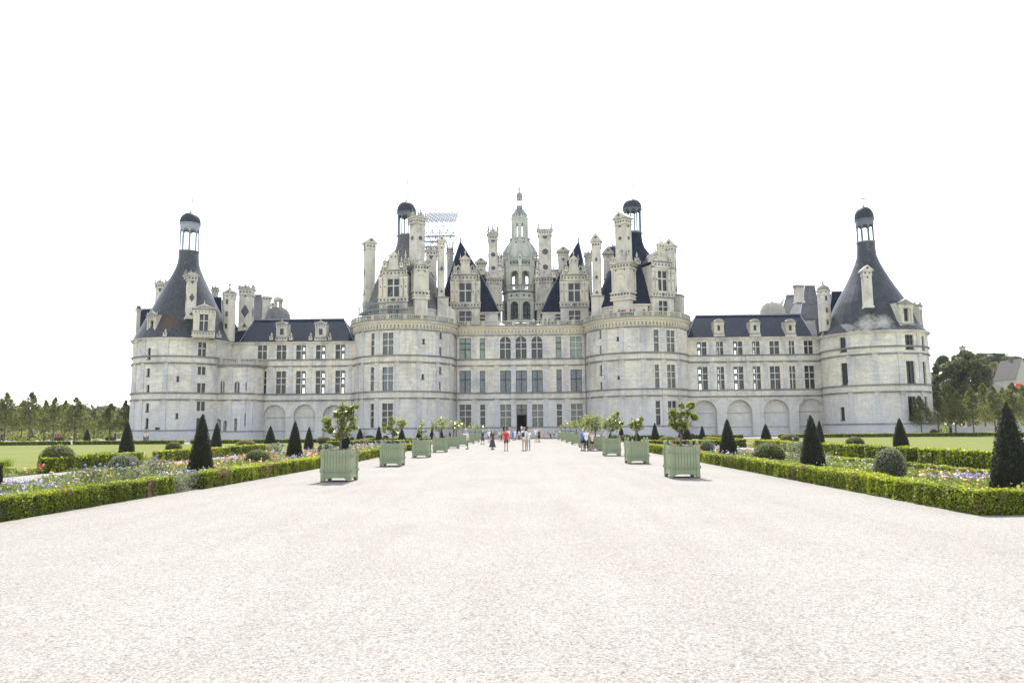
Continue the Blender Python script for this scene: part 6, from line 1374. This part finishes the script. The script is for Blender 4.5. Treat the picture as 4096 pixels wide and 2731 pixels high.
# ---- village: houses, chapel turret, flag, retaining wall
RENDER = stone('old_lime_render', (.42,.40,.36), (.3,.29,.28), (.46,.42,.35), .1, .4); TILE = plain('brown_roof_tile', (.07,.064,.06), .8, var=.25); BRICK = plain('red_brick', (.17,.11,.095), .85, var=.2)
def house(k, x0, x1, yb, ye, yr, Y, dep, label, axis='x', chim=(), wins=()):
    A = at(k, x0, ye, Y); B = at(k, x1, ye, Y); zr = at(k, (x0+x1)/2, yr, Y).z; W = B.x-A.x; cx_ = (A.x+B.x)/2; root = empty('house', (cx_, Y+dep/2, 0), 0, label, 'house'); ze = A.z
    mb = MB(); mb.wall(-W/2, W/2, 0, ze, [(u-.5, u+.5, z, z+1.5) for u, z in wins if abs(u) < W/2-.6 and z+1.6 < ze], d=dep/2, mat=0, dep=.2)
    mb.fr = Frame((0,0,0), pi); mb.wall(-W/2, W/2, 0, ze, d=dep/2); mb.fr = Frame((0,0,0), pi/2); mb.wall(-dep/2, dep/2, 0, ze, d=W/2); mb.fr = Frame((0,0,0), -pi/2); mb.wall(-dep/2, dep/2, 0, ze, d=W/2); mb.fr = Frame((0,0,0))
    if axis == 'y': mb.poly([(-W/2,ze),(W/2,ze),(0,zr-.1)], -dep/2+.01, dep/2-.005, 0)
    mb.build('wall', RENDER, root).matrix_parent_inverse.identity(); m2 = MB(); e = .3
    if axis == 'x':
        m2.q([(-W/2-e,dep/2+e,ze-.1),(W/2+e,dep/2+e,ze-.1),(W/2+e,0,zr),(-W/2-e,0,zr)]); m2.q([(W/2+e,-dep/2-e,ze-.1),(-W/2-e,-dep/2-e,ze-.1),(-W/2-e,0,zr),(W/2+e,0,zr)])
        for s in (-1, 1): m2.q([(s*W/2,dep/2,ze),(s*W/2,-dep/2,ze),(s*W/2,0,zr-.05)])
    else:
        m2.q([(-W/2-e,dep/2+.1,ze-.3),(-W/2-e,-dep/2,ze-.3),(0,-dep/2,zr),(0,dep/2+.1,zr)]); m2.q([(W/2+e,-dep/2,ze-.3),(W/2+e,dep/2+.1,ze-.3),(0,dep/2+.1,zr),(0,-dep/2,zr)])
    rf = m2.build('roof', TILE, root); rf.matrix_parent_inverse.identity()
    for u, w_, zt in chim:
        m3 = MB(); zt = at(k, x0, zt, Y).z; m3.box(u*W/2-w_/2, u*W/2+w_/2, -.4, .4, ze-.5, zt, 0); m3.box(u*W/2-w_/2-.08, u*W/2+w_/2+.08, -.48, .48, zt-.25, zt-.08, 0); c = m3.build('chimney', BRICK); c.parent = rf
    for u, z in wins:
        if abs(u) < W/2-.6 and z+1.6 < ze: m4 = MB(); m4.box(u-.5, u+.5, dep/2-.21, dep/2-.17, z, z+1.5, 1); m4.box(u-.03, u+.03, dep/2-.17, dep/2-.13, z, z+1.5, 0); c = m4.build('window', [MULL, G_DARK], root); c.matrix_parent_inverse.identity()
house(12,985,1120,560,360,195,190,9,'village house with a tall steep pale gable at the right edge of the photo','y',((.05,.9,178),),((-2,2.5),(0,2.5),(-1,6)))
house(12,885,985,520,400,288,200,8,'village house with a low brown roof left of the tall steep gable','x',((-.85,1.2,262),(.6,1.0,280)),((-2,3),(1,3)))
house(12,800,905,600,475,408,175,7,'low village cottage with pale walls behind the lime trees','x',(),((-2,2),(1,2)))
house(12,240,330,500,358,292,205,10,'grey-roofed outbuilding just right of the castle, behind the trees','x',(),((-1,4),(2,4)))
P = at(12,533,165,185); tw = empty('chapel_turret', (P.x, 185, 0), 0, 'small stone turret with a cross above the huge dome-shaped tree', 'turret'); mb = MB(); z = lambda y: at(12,533,y,185).z; r_ = 25*mpp(12,185)
mb.lathe(0, 0, [(r_,0),(r_,z(108)),(r_*1.15,z(104)),(r_*1.15,z(100))], 8, 0, False); mb.box(-r_*.2, r_*.2, r_*.9, r_*.97, z(160), z(135), 1); mb.build('wall', [RENDER, G_DARK], tw).matrix_parent_inverse.identity()
mb = MB(); mb.lathe(0, 0, [(r_*1.2,z(101)),(r_*1.0,z(95)),(r_*.4,z(93)),(.12,z(86)),(.06,z(52))], 8, 0, False); mb.box(-.55, .55, -.05, .05, z(62), z(59), 0); mb.build('roof', INLAY, tw).matrix_parent_inverse.identity()
P = at(12,965,440,160); fl = empty('flag', (P.x, 160, 0), 0, 'small red and white flag on a pole above the right lime trees', 'flag'); z = lambda y: at(12,965,y,160).z
mb = MB(); mb.bar((0,0,0), (0,0,z(405)), .05, 0, 6); mb.build('pole', STEEL, fl).matrix_parent_inverse.identity()
mb = MB(); 
for i in range(6): mb.q([(-.9+.42*i,.08*sin(i),z(440)),(-.9+.42*(i+1),.08*sin(i+1),z(440)),(-.9+.42*(i+1),.08*sin(i+1),z(412)),(-.9+.42*i,.08*sin(i),z(412))], 0 if i < 3 else 1)
mb.build('cloth', [plain('white_cloth', (.8,.8,.8), .8), plain('red_cloth', (.7,.04,.03), .8)], fl).matrix_parent_inverse.identity()
mb = MB(Frame((0,120,0))); a, b = 69.0, 140; mb.box(a, b, -.6, 0, 0, 1.15, 0); mb.box(a-.05, b, -.68, .1, 1.15, 1.32, 1)
for i in range(9): mb.box(a+7.5*i, a+7.5*i+1.0, -.7, .12, 1.32, 1.38, 1)
mb.box(a, a+1.2, -.8, .2, 0, 1.7, 0); o = mb.build('parapet_wall', [STONEG, TRIM]); tag(o, 'long low pale stone parapet running right from the right corner tower', 'wall')

# ================================================================ people
SKIN = plain('skin', (.50,.30,.21), .6, var=.05); SKIND = plain('tanned_skin', (.36,.20,.13), .6); HAIRC = {'dark': plain('dark_hair', (.02,.015,.012), .5), 'brown': plain('brown_hair', (.10,.055,.03), .5), 'blond': plain('blond_hair', (.48,.33,.17), .5), 'white': plain('white_hair', (.70,.68,.64), .6)}
CLO = {}
def cloth(n, c): 
    if n not in CLO: CLO[n] = plain(n+'_fabric', c, .85, var=.06)
    return CLO[n]
COL = {'white': (.72,.72,.74), 'red': (.62,.015,.02), 'black': (.018,.018,.022), 'navy': (.035,.05,.10), 'blue': (.06,.16,.50), 'denim': (.12,.20,.28), 'lightdenim': (.24,.34,.44), 'khaki': (.50,.38,.24), 'pink': (.72,.52,.47), 'paleblue': (.45,.55,.68), 'grey': (.3,.3,.3), 'darkgrey': (.06,.055,.055), 'green': (.1,.22,.1), 'beige': (.6,.55,.47)}
def skin_mesh(name, V, E, R, sub=1):
    me = bpy.data.meshes.new(name); me.from_pydata(V, E, []); o = bpy.data.objects.new(name, me); C.objects.link(o)
    m = o.modifiers.new('s', 'SKIN'); m.use_smooth_shade = True
    for i, r in enumerate(R):
        s = me.skin_vertices[0].data[i]; s.radius = (r, r) if not isinstance(r, tuple) else r; s.use_root = (i == 0)
    if sub: o.modifiers.new('b', 'SUBSURF').levels = sub
    dg = bpy.context.evaluated_depsgraph_get(); dg.update(); m2 = bpy.data.meshes.new_from_object(o.evaluated_get(dg)); bpy.data.objects.remove(o); bpy.data.meshes.remove(me); m2.name = name; return m2
def rotx(v, a, piv): y, z = v[1]-piv[1], v[2]-piv[2]; return (v[0], piv[1]+y*cos(a)-z*sin(a), piv[2]+y*sin(a)+z*cos(a))
def person(X, Y, h=1.7, face=0.0, top='white', bottom='black', kind='shorts', hair='dark', hairlen='short', arms=(0, 0), elbows=(.25, .25), stride=.0, lean=0.0, label='', extras=(), sleeves='short', skin=None, Z=0.0, hands=True):
    """faces -Y (towards the garden) when face=0; arms = forward swing in radians"""
    skin = skin or SKIN; s = h/1.7; J = {}; stride = stride*(.6 if kind in ('longskirt', 'dress') else 1)
    J['pel'] = (0, 0, .93); J['sp'] = (0, .0, 1.12); J['ch'] = (0, .0, 1.30); J['nk'] = (0, .005, 1.44); J['nk2'] = (0, -.005, 1.50); J['h1'] = (0, -.02, 1.555); J['h2'] = (0, -.005, 1.62); J['h3'] = (0, 0, 1.675)
    for n, sx, sw, ar, el in (('L', -1, stride, arms[0], elbows[0]), ('R', 1, -stride, arms[1], elbows[1])):
        hp = (sx*.09, 0, .89); J[n+'hp'] = hp; kn = rotx((sx*.10, -.005, .49), -sw, hp); an = rotx((sx*.10, .01, .085), -sw, hp)
        if sw < 0: an = rotx(an, .35*min(1, abs(sw)*2), kn) if False else (an[0], an[1]+.0, an[2]+.03*abs(sw))
        to = (an[0], an[1]-.15, max(.03, an[2]-.045)); he = (an[0], an[1]+.045, max(.035, an[2]-.045)); J[n+'kn'] = kn; J[n+'an'] = an; J[n+'to'] = to; J[n+'he'] = he
        sh = (sx*.165, 0, 1.385); eb = rotx((sx*.215, .01, 1.10), -ar, sh); wr0 = rotx((sx*.235, -.0, .86), -ar, sh); wr = rotx(wr0, -el, eb); hn0 = rotx((sx*.238, -.0, .79), -ar, sh); hn = rotx(hn0, -el, eb); J[n+'sh'] = sh; J[n+'eb'] = eb; J[n+'wr'] = wr; J[n+'hn'] = hn
        ft = rotx(rotx((sx*.238, -.01, .70), -ar, sh), -el, eb); J[n+'ft'] = ft
    if lean:
        for k_ in list(J):
            if k_[-2:] not in ('hp','kn','an','to','he') and k_ != 'pel': J[k_] = rotx(J[k_], lean, J['pel'])
    names = []; R = []; E = []
    def add(n, p, r, par=None):
        names.append(tuple(c*s for c in p)); R.append(r*s); i = len(names)-1
        if par is not None: E.append((par, i))
        return i
    pel = add('pel', J['pel'], .125); sp = add('', J['sp'], .115, pel); ch = add('', J['ch'], .13, sp); nk = add('', J['nk'], .06, ch); n2 = add('', J['nk2'], .05, nk); h1 = add('', J['h1'], .068, n2); h2 = add('', J['h2'], .085, h1); h3 = add('', J['h3'], .06, h2)
    fy = J['h1'][1]
    nose = add('', (0, J['h2'][1]-.105, J['h1'][2]+.03), .012, h2)
    for sx in (-1, 1): add('', (sx*.092, J['h2'][1]+.005, J['h2'][2]-.02), .014, h2)
    for n, sx in (('L', -1), ('R', 1)):
        a = add('', J[n+'hp'], .085, pel); b = add('', J[n+'kn'], .055, a); mid = tuple((J[n+'kn'][i]*.7+J[n+'an'][i]*.3) for i in range(3)); c0 = add('', (mid[0], mid[1]+.012, mid[2]), .055, b); c = add('', J[n+'an'], .036, c0); add('', J[n+'he'], .035, c); add('', J[n+'to'], .032, c)
        a = add('', J[n+'sh'], .055, ch); b = add('', J[n+'eb'], .040, a); c = add('', J[n+'wr'], .026, b); d = add('', J[n+'hn'], .032, c)
        if hands:
            hn, ft = Vector(J[n+'hn']), Vector(J[n+'ft']); ax = (ft-hn).normalized(); side = Vector((0,1,0)) if abs(ax.y) < .7 else Vector((0,0,1)); side = (side-ax*side.dot(ax)).normalized(); cu = Vector((-sx,0,0))
            for q, (o_, ln) in enumerate(((-.026,.070),(-.009,.082),(.009,.077),(.025,.062))):
                k1 = hn+ax*.035+side*o_; k2 = k1+ax*ln*.5+cu*.008; k3 = k2+ax*ln*.45+cu*.02; i1 = add('', k1, .009, d); i2 = add('', k2, .0085, i1); add('', k3, .007, i2)
            t1 = hn-side*.04-ax*.01; i1 = add('', t1, .010, d); add('', t1-side*.012+ax*.04+cu*.01, .008, i1)
    root = empty('person', (X, Y, Z-max(0, min(J['Lan'][2], J['Ran'][2])-.085)*s), face, label, 'person'); 
    def put(me, nm, mat):
        me.materials.clear(); me.materials.append(mat); o = bpy.data.objects.new(nm, me); C.objects.link(o); o.parent = root; return o
    put(skin_mesh('body', names, E, R), 'body', skin)
    def chain(nm, pts, mat, sub=1):
        V = []; EE = []; RR = []
        for ch_ in pts:
            p0 = None
            for it in ch_:
                if isinstance(it, int): p0 = it; continue
                p, r = it; V.append(tuple(c*s for c in p)); RR.append(r*s)
                if p0 is not None: EE.append((p0, len(V)-1))
                p0 = len(V)-1
        return put(skin_mesh(nm, V, EE, RR, sub), nm, mat)
    mix = lambda a, b, t: tuple(a[i]*(1-t)+b[i]*t for i in range(3)); T = cloth(top, COL[top]); Bm = cloth(bottom, COL[bottom])
    arms_ = [[4, (J[n+'sh'], .068), (mix(J[n+'sh'], J[n+'eb'], .62), .060)]+([(J[n+'eb'], .055), (mix(J[n+'eb'], J[n+'wr'], .85), .042)] if sleeves == 'long' else []) for n in 'LR'] if sleeves != 'none' else []
    low = .84 if kind != 'dress' else .9
    chain('shirt' if kind != 'dress' else 'dress_top', [[((0, 0, low-.03), .148), ((0, 0, low+.0), .160), ((0, 0, low+.05), .158), (J['sp'], .142), (J['ch'], .150), (mix(J['ch'], J['nk'], .75), .085)]]+arms_, T)
    if kind == 'shorts': chain('shorts', [[(J['pel'], .138), (mix(J['pel'], (0,0,.8), .3), .13)]]+[[0, (J[n+'hp'], .100), (mix(J[n+'hp'], J[n+'kn'], .45), .088), (mix(J[n+'hp'], J[n+'kn'], .8), .082)] for n in 'LR'], Bm)
    elif kind == 'trousers': chain('trousers', [[(J['pel'], .136), (mix(J['pel'], (0,0,.8), .3), .125)]]+[[0, (J[n+'hp'], .096), (J[n+'kn'], .068), (mix(J[n+'kn'], J[n+'an'], .5), .066), (mix(J[n+'kn'], J[n+'an'], .93), .052)] for n in 'LR'], Bm)
    else:
        ln = .22 if kind == 'longskirt' else .48; m = MB(); prof = [(.13,.96),(.155,.86),(.17,.75),(.19,.6),(.21,.48)]+([(.25,.3),(.27,ln)] if kind == 'longskirt' else [])
        m.lathe(0, 0, [(r*s, z*s) for r, z in prof[::-1]], 14, 0, True, cap=False); 
        m.v = [(x+.025*s*sin(9*math.atan2(y, x))*(1-z/s), y*(1+2.6*abs(stride)*(1-z/s)), z) for x, y, z in m.v]
        o = m.build('skirt', Bm); o.parent = root
    # shoes
    sh = MB()
    for n in 'LR':
        a, t_ = J[n+'he'], J[n+'to']; x = a[0]; sh.box((x-.042)*s, (x+.042)*s, -(a[1]+.05)*s, -(t_[1]-.05)*s, max(0, (min(a[2], t_[2])-.035))*s, (max(a[2], t_[2])+.028)*s, 0)
    o = sh.build('shoes', cloth('darkgrey', COL['darkgrey'])); o.parent = root
    H2 = J['h2']; hm = HAIRC[hair] if hair in HAIRC else cloth(hair, COL.get(hair, (.7,.7,.7)))
    pts = [[((0, H2[1]+.03, H2[2]-.01), .078), ((0, H2[1]+.012, H2[2]+.05), .086), ((0, H2[1]-.02, H2[2]+.078), .06)]]
    if hairlen == 'long': pts[0] = [((0, H2[1]+.06, H2[2]-.30), .06), ((0, H2[1]+.06, H2[2]-.16), .085)]+pts[0]
    chain('hair', pts, hm)
    if 'cap' in extras: m = MB(); m.lathe(0, -(H2[1]+.0)*s, [(.105*s,(H2[2]+.03)*s),(.10*s,(H2[2]+.08)*s),(.06*s,(H2[2]+.115)*s),(.005,(H2[2]+.125)*s)], 12, 0); m.box(-.07*s, .07*s, (.06-H2[1])*s, (.17-H2[1])*s, (H2[2]+.028)*s, (H2[2]+.04)*s, 0); o = m.build('cap', cloth('white', COL['white'])); o.parent = root
    if 'sling' in extras:
        m = MB(); m.box(-.16*s, .02*s, .12*s, .20*s, 1.02*s, 1.30*s, 0); m.bar((-.12*s,.135*s,1.28*s), (.15*s,.10*s,1.43*s), .018, 0); m.bar((0,.14*s,1.05*s), (.17*s,.05*s,.98*s), .018, 0); o = m.build('sling_bag', cloth('black', COL['black'])); o.parent = root
    if 'bag' in extras: m = MB(); m.box(.20*s, .26*s, -.14*s, .14*s, .78*s, 1.02*s, 0); m.bar((.23*s,-.1*s,1.02*s), (.12*s,0,1.42*s), .012, 0); m.bar((.23*s,.1*s,1.02*s), (.12*s,0,1.42*s), .012, 0); o = m.build('shoulder_bag', cloth('khaki', COL['khaki'])); o.parent = root
    if 'backpack' in extras: m = MB(); m.box(-.14*s, .14*s, -.26*s, -.13*s, 1.0*s, 1.40*s, 0); m.box(-.1*s, .1*s, -.31*s, -.255*s, 1.02*s, 1.2*s, 0); o = m.build('backpack', cloth('black', COL['black'])); o.parent = root
    if 'phone' in extras: w_ = J['Rhn']; m = MB(); m.box((w_[0]-.04)*s, (w_[0]+.04)*s, (-w_[1]+.06)*s, (-w_[1]+.075)*s, (w_[2]-.03)*s, (w_[2]+.12)*s, 0); o = m.build('phone', cloth('black', COL['black'])); o.parent = root
    if 'glasses' in extras: m = MB(); m.box(-.07*s, .07*s, (.09-H2[1])*s, (.11-H2[1])*s, (H2[2]-.03)*s, (H2[2]+.005)*s, 0); o = m.build('sunglasses', cloth('black', COL['black'])); o.parent = root
    if 'number' in extras or 'badge' in extras:
        tx = '10' if 'number' in extras else 'T'; cu = bpy.data.curves.new('mark', 'FONT'); cu.body = tx; cu.size = .26 if tx == '10' else .13; cu.extrude = .004; cu.align_x = 'CENTER'; tmp = bpy.data.objects.new('tmp', cu); C.objects.link(tmp); dg = bpy.context.evaluated_depsgraph_get(); dg.update()
        me = bpy.data.meshes.new_from_object(tmp.evaluated_get(dg)); bpy.data.objects.remove(tmp); me.materials.clear(); me.materials.append(cloth('black', COL['black'])); o = bpy.data.objects.new('shirt_print', me); C.objects.link(o); o.parent = root; o.location = (0, .158*s, 1.12*s); o.rotation_euler = (pi/2, 0, pi)
    return root
def pp(k, x, yf, yh, face, label, **kw):
    g = gnd(k, x, yf); h = at(k, x, yh, g.y).z; person(g.x, g.y, max(1.35, min(1.9, h)), face, label=label, **kw)
pi2 = pi
pp(16,128,737,425,-pi/2*.95,'woman in white top and teal jeans holding up a phone on the left', top='white', bottom='denim', kind='trousers', hair='dark', arms=(1.45,1.5), elbows=(.2,.2), sleeves='long', extras=('bag','phone'))
pp(16,382,658,420,-.5,'white-haired woman in a short navy dress', top='navy', bottom='navy', kind='dress', hair='white', stride=.3)
pp(16,487,626,410,.1,'man in white shirt, black shorts and white cap with a shoulder strap', top='white', bottom='black', kind='shorts', extras=('cap',), stride=.12)
pp(16,545,744,415,.7,'woman with long dark hair in a long dark dress striding right', top='darkgrey', bottom='darkgrey', kind='longskirt', hair='dark', hairlen='long', stride=.38, arms=(-.3,.4))
pp(16,775,768,405,pi,'man in a bright red T-shirt and black shorts seen from behind', top='red', bottom='black', kind='shorts', hair='dark', stride=.05)
pp(16,1080,766,366,.05,'man in sunglasses, white T-shirt and beige shorts with a black sling bag', top='white', bottom='khaki', kind='shorts', hair='brown', extras=('sling','glasses'), stride=.22, arms=(.2,.1))
pp(16,1150,755,402,.0,'woman in white shirt and light jeans beside the man with sunglasses', top='white', bottom='lightdenim', kind='trousers', hair='brown', stride=-.25, arms=(.5,.4), elbows=(1.2,1.0))
pp(16,1275,620,378,pi,'man in white T-shirt and blue denim shorts near the door, seen from behind', top='white', bottom='lightdenim', kind='shorts', hair='brown')
pp(16,1328,620,392,.6,'blonde woman in a short black dress', top='black', bottom='black', kind='dress', hair='blond', hairlen='long', sleeves='none')
pp(16,665,600,422,2.6,'woman in a pinkish white top and dark shorts left of the red shirt', top='pink', bottom='darkgrey', kind='shorts', hair='dark', stride=.15)
pp(16,698,598,405,1.8,'dark-haired person in patterned dark clothes just left of the red shirt', top='grey', bottom='darkgrey', kind='trousers', hair='dark')
pp(16,822,612,400,2.9,'person in white partly hidden behind the red-shirted man', top='white', bottom='grey', kind='shorts', hair='brown')
pp(16,890,590,440,2.8,'child in a blue top before the steps', top='blue', bottom='blue', kind='dress', hair='brown')
pp(16,922,590,410,-2.8,'woman in a white dress before the steps', top='white', bottom='paleblue', kind='dress', hair='dark')
pp(16,995,588,420,pi,'person in a pale blue shirt and black trousers before the door', top='paleblue', bottom='black', kind='trousers', hair='dark', stride=.2)
pp(16,1408,560,425,.6,'person in pink leaning by the right steps', top='pink', bottom='pink', kind='shorts', hair='brown')
pp(16,1523,560,405,-.6,'person in dark trousers and tan top right of the steps', top='pink', bottom='darkgrey', kind='trousers', hair='dark')
pp(16,1578,556,400,pi,'person in a white shirt with the number 10 on its back and black shorts', top='white', bottom='black', kind='shorts', hair='white', extras=('number',))
pp(16,1672,556,408,.4,'person in white behind the farthest right planters, left one', top='white', bottom='grey', kind='trousers', hair='dark')
pp(16,1700,560,415,-.4,'person in white behind the farthest right planters, right one', top='white', bottom='beige', kind='shorts', hair='brown')
pp(16,2062,768,405,2.6,'white-haired man in a blue shirt and black shorts leaning at a right planter', top='blue', bottom='black', kind='shorts', hair='white', lean=.16, arms=(.6,.6), elbows=(1,1))
pp(16,2125,770,400,pi,'person in white printed T-shirt and black trousers seen from behind at a planter', top='white', bottom='black', kind='trousers', hair='dark', lean=.06, arms=(.5,.5), elbows=(1,1), extras=('badge',))
pp(16,2222,768,440,-2.9,'woman in pale pink top and black shorts at a right planter', top='pink', bottom='black', kind='shorts', hair='brown', lean=.1, arms=(.5,.5), elbows=(1,1))
pp(17,655,668,440,-2.7,'person in white top and pale jeans behind the third right planter', top='white', bottom='lightdenim', kind='trousers', hair='blond', lean=.15, arms=(.4,.6))
pp(17,715,655,436,2.2,'stooping person in a loose beige and white shirt behind the third right planter', top='beige', bottom='grey', kind='trousers', hair='white', lean=.5, arms=(.6,.6), sleeves='long')
SY = 132.8
for k, x, yh, kw, z_, lb in ((16,735,352,dict(top='black', hair='dark', extras=('cap',)),.62,'person in black with a white cap standing on the steps left of the door'),(16,790,342,dict(top='paleblue', hair='grey', extras=('backpack',)),.62,'person in pale blue on the steps left of the door'),(16,836,376,dict(top='pink', hair='brown'),.46,'long-haired person in pink on the steps left of the door'),(16,1035,325,dict(top='white', bottom='grey', hair='dark'),.62,'person in a pale shirt going in at the castle door'),(16,1120,340,dict(top='darkgrey', hair='dark'),.62,'dark-clothed person in the right side of the castle doorway')):
    Yp = 134.4 if x in (1035, 1120) else SY+.2; P = at(k, x, yh, Yp); person(P.x, Yp, 1.66, pi if x != 736 else 0, label=lb, Z=z_, hands=False, **kw)
for k, x, yf, yh, top, bot, f, lb in ((13,1565,572,512,'pink','denim',.5,'visitor in pink among the group at the foot of the left corner tower'),(13,1583,572,498,'white','blue',-.6,'visitor in white among the group at the foot of the left corner tower'),(13,1603,570,495,'white','navy',2.4,'tallest visitor in white at the foot of the left corner tower'),(13,1558,575,530,'red','black',1.2,'child in red at the foot of the left corner tower'),
    (12,325,755,708,'pink','white',.3,'visitor in pink by the parapet right of the castle'),(12,337,755,705,'white','navy',-.4,'visitor in white by the parapet right of the castle'),(12,290,756,712,'beige','khaki',.8,'visitor in beige at the right foot of the castle'),(12,548,750,703,'white','blue',.4,'visitor in white under the right lime trees'),(12,612,752,698,'paleblue','white',-.5,'visitor in pale blue under the right lime trees'),(12,630,752,705,'white','navy',2.0,'second visitor in white under the right lime trees, right of the pale blue one'),
    (13,628,580,528,'red','darkgrey',.5,'far visitor in red behind a small shrub beyond the left lawn'),(13,600,580,530,'blue','darkgrey',1.5,'far visitor in blue beyond the left lawn'),(13,22,585,500,'black','black',.2,'far visitor in black under the leftmost lime tree'),(13,1245,585,528,'navy','navy',.9,'far visitor in navy left of the corner tower')):
    Yp = 118.5 if k == 13 and x > 1500 else (124 if k == 12 else 126); P = at(k, x, yh, Yp); person(P.x, Yp, 1.7 if top != 'red' or k != 13 or x < 1000 else 1.2, f, top, bot, 'trousers', label=lb, hands=False)
# people on the terrace, only heads and shoulders showing above the rail
TP = [(8,215,'white','brown','leftmost person on the terrace, in white'),(8,290,'navy','dark','person in navy on the terrace above the arched windows'),(8,350,'darkgrey','dark','person in dark grey on the terrace left of the small attic window'),(8,397,'navy','dark','person in navy on the terrace right of the one in dark grey'),(8,435,'paleblue','dark','person in pale blue on the terrace before the small attic window'),(8,470,'black','dark','person in black on the terrace before the small attic window'),(8,488,'darkgrey','brown','person in dark grey beside the one in black on the terrace'),(8,605,'beige','brown','person in beige on the terrace left of the right dormer windows'),(8,677,'pink','brown','person in pink on the terrace before the right dormer windows')]
for k, x, top, hair, lb in TP:
    P = at(k, x, 100, 136.1); person(P.x, 136.1, 1.72, random.uniform(-.5,.5), top, 'navy', 'trousers', hair, label=lb, Z=ZB0, hands=False, arms=(.5,.5), elbows=(1,1))
for x, top, hair, lb in ((1112,'darkgrey','dark','person in dark grey on the right tower terrace, leftmost'),(1205,'navy','dark','person in navy on the right tower terrace'),(1247,'black','dark','person in black on the right tower terrace beside the one in red'),(1274,'red','dark','person in red on the right tower terrace'),(1345,'navy','dark','person in navy right of the one in red on the tower terrace'),(1382,'darkgrey','brown','person in dark grey right of the red one on the tower terrace'),(1500,'black','brown','person alone on the tower terrace left of the little window'),(1775,'paleblue','dark','rightmost person on the tower terrace, in pale blue')):
    F8 = Frame((20.9,134.3,0), 0, 8.5); u = F8.hit(8, x, 15)[0]; p = F8.p(u, 0, 0); person(p[0], p[1], 1.72, u/8.5, top, 'navy', 'trousers', hair, label=lb, Z=ZB0, hands=False, arms=(.5,.5), elbows=(1,1))
for o in bpy.data.objects:
    if o.parent is None and o.type == 'EMPTY' and o.name.startswith('person') and 'group' not in o: o['group'] = 'visitors'
# ================================================================ the summer air over the park
mb = MB(); mb.box(-700, 700, -900, 40, -1.5, 75, 0)
hm, t, b, o = nodes('summer_haze'); t.nodes.remove(b); pv = t.nodes.new('ShaderNodeVolumePrincipled'); pv.inputs['Color'].default_value = (.92,.95,1,1); pv.inputs['Density'].default_value = .0001; pv.inputs['Anisotropy'].default_value = .3
L(t, pv.outputs[0], o.inputs['Volume']); hz_ = mb.build('haze', hm); tag(hz_, 'faint summer haze', None, None, 'stuff')
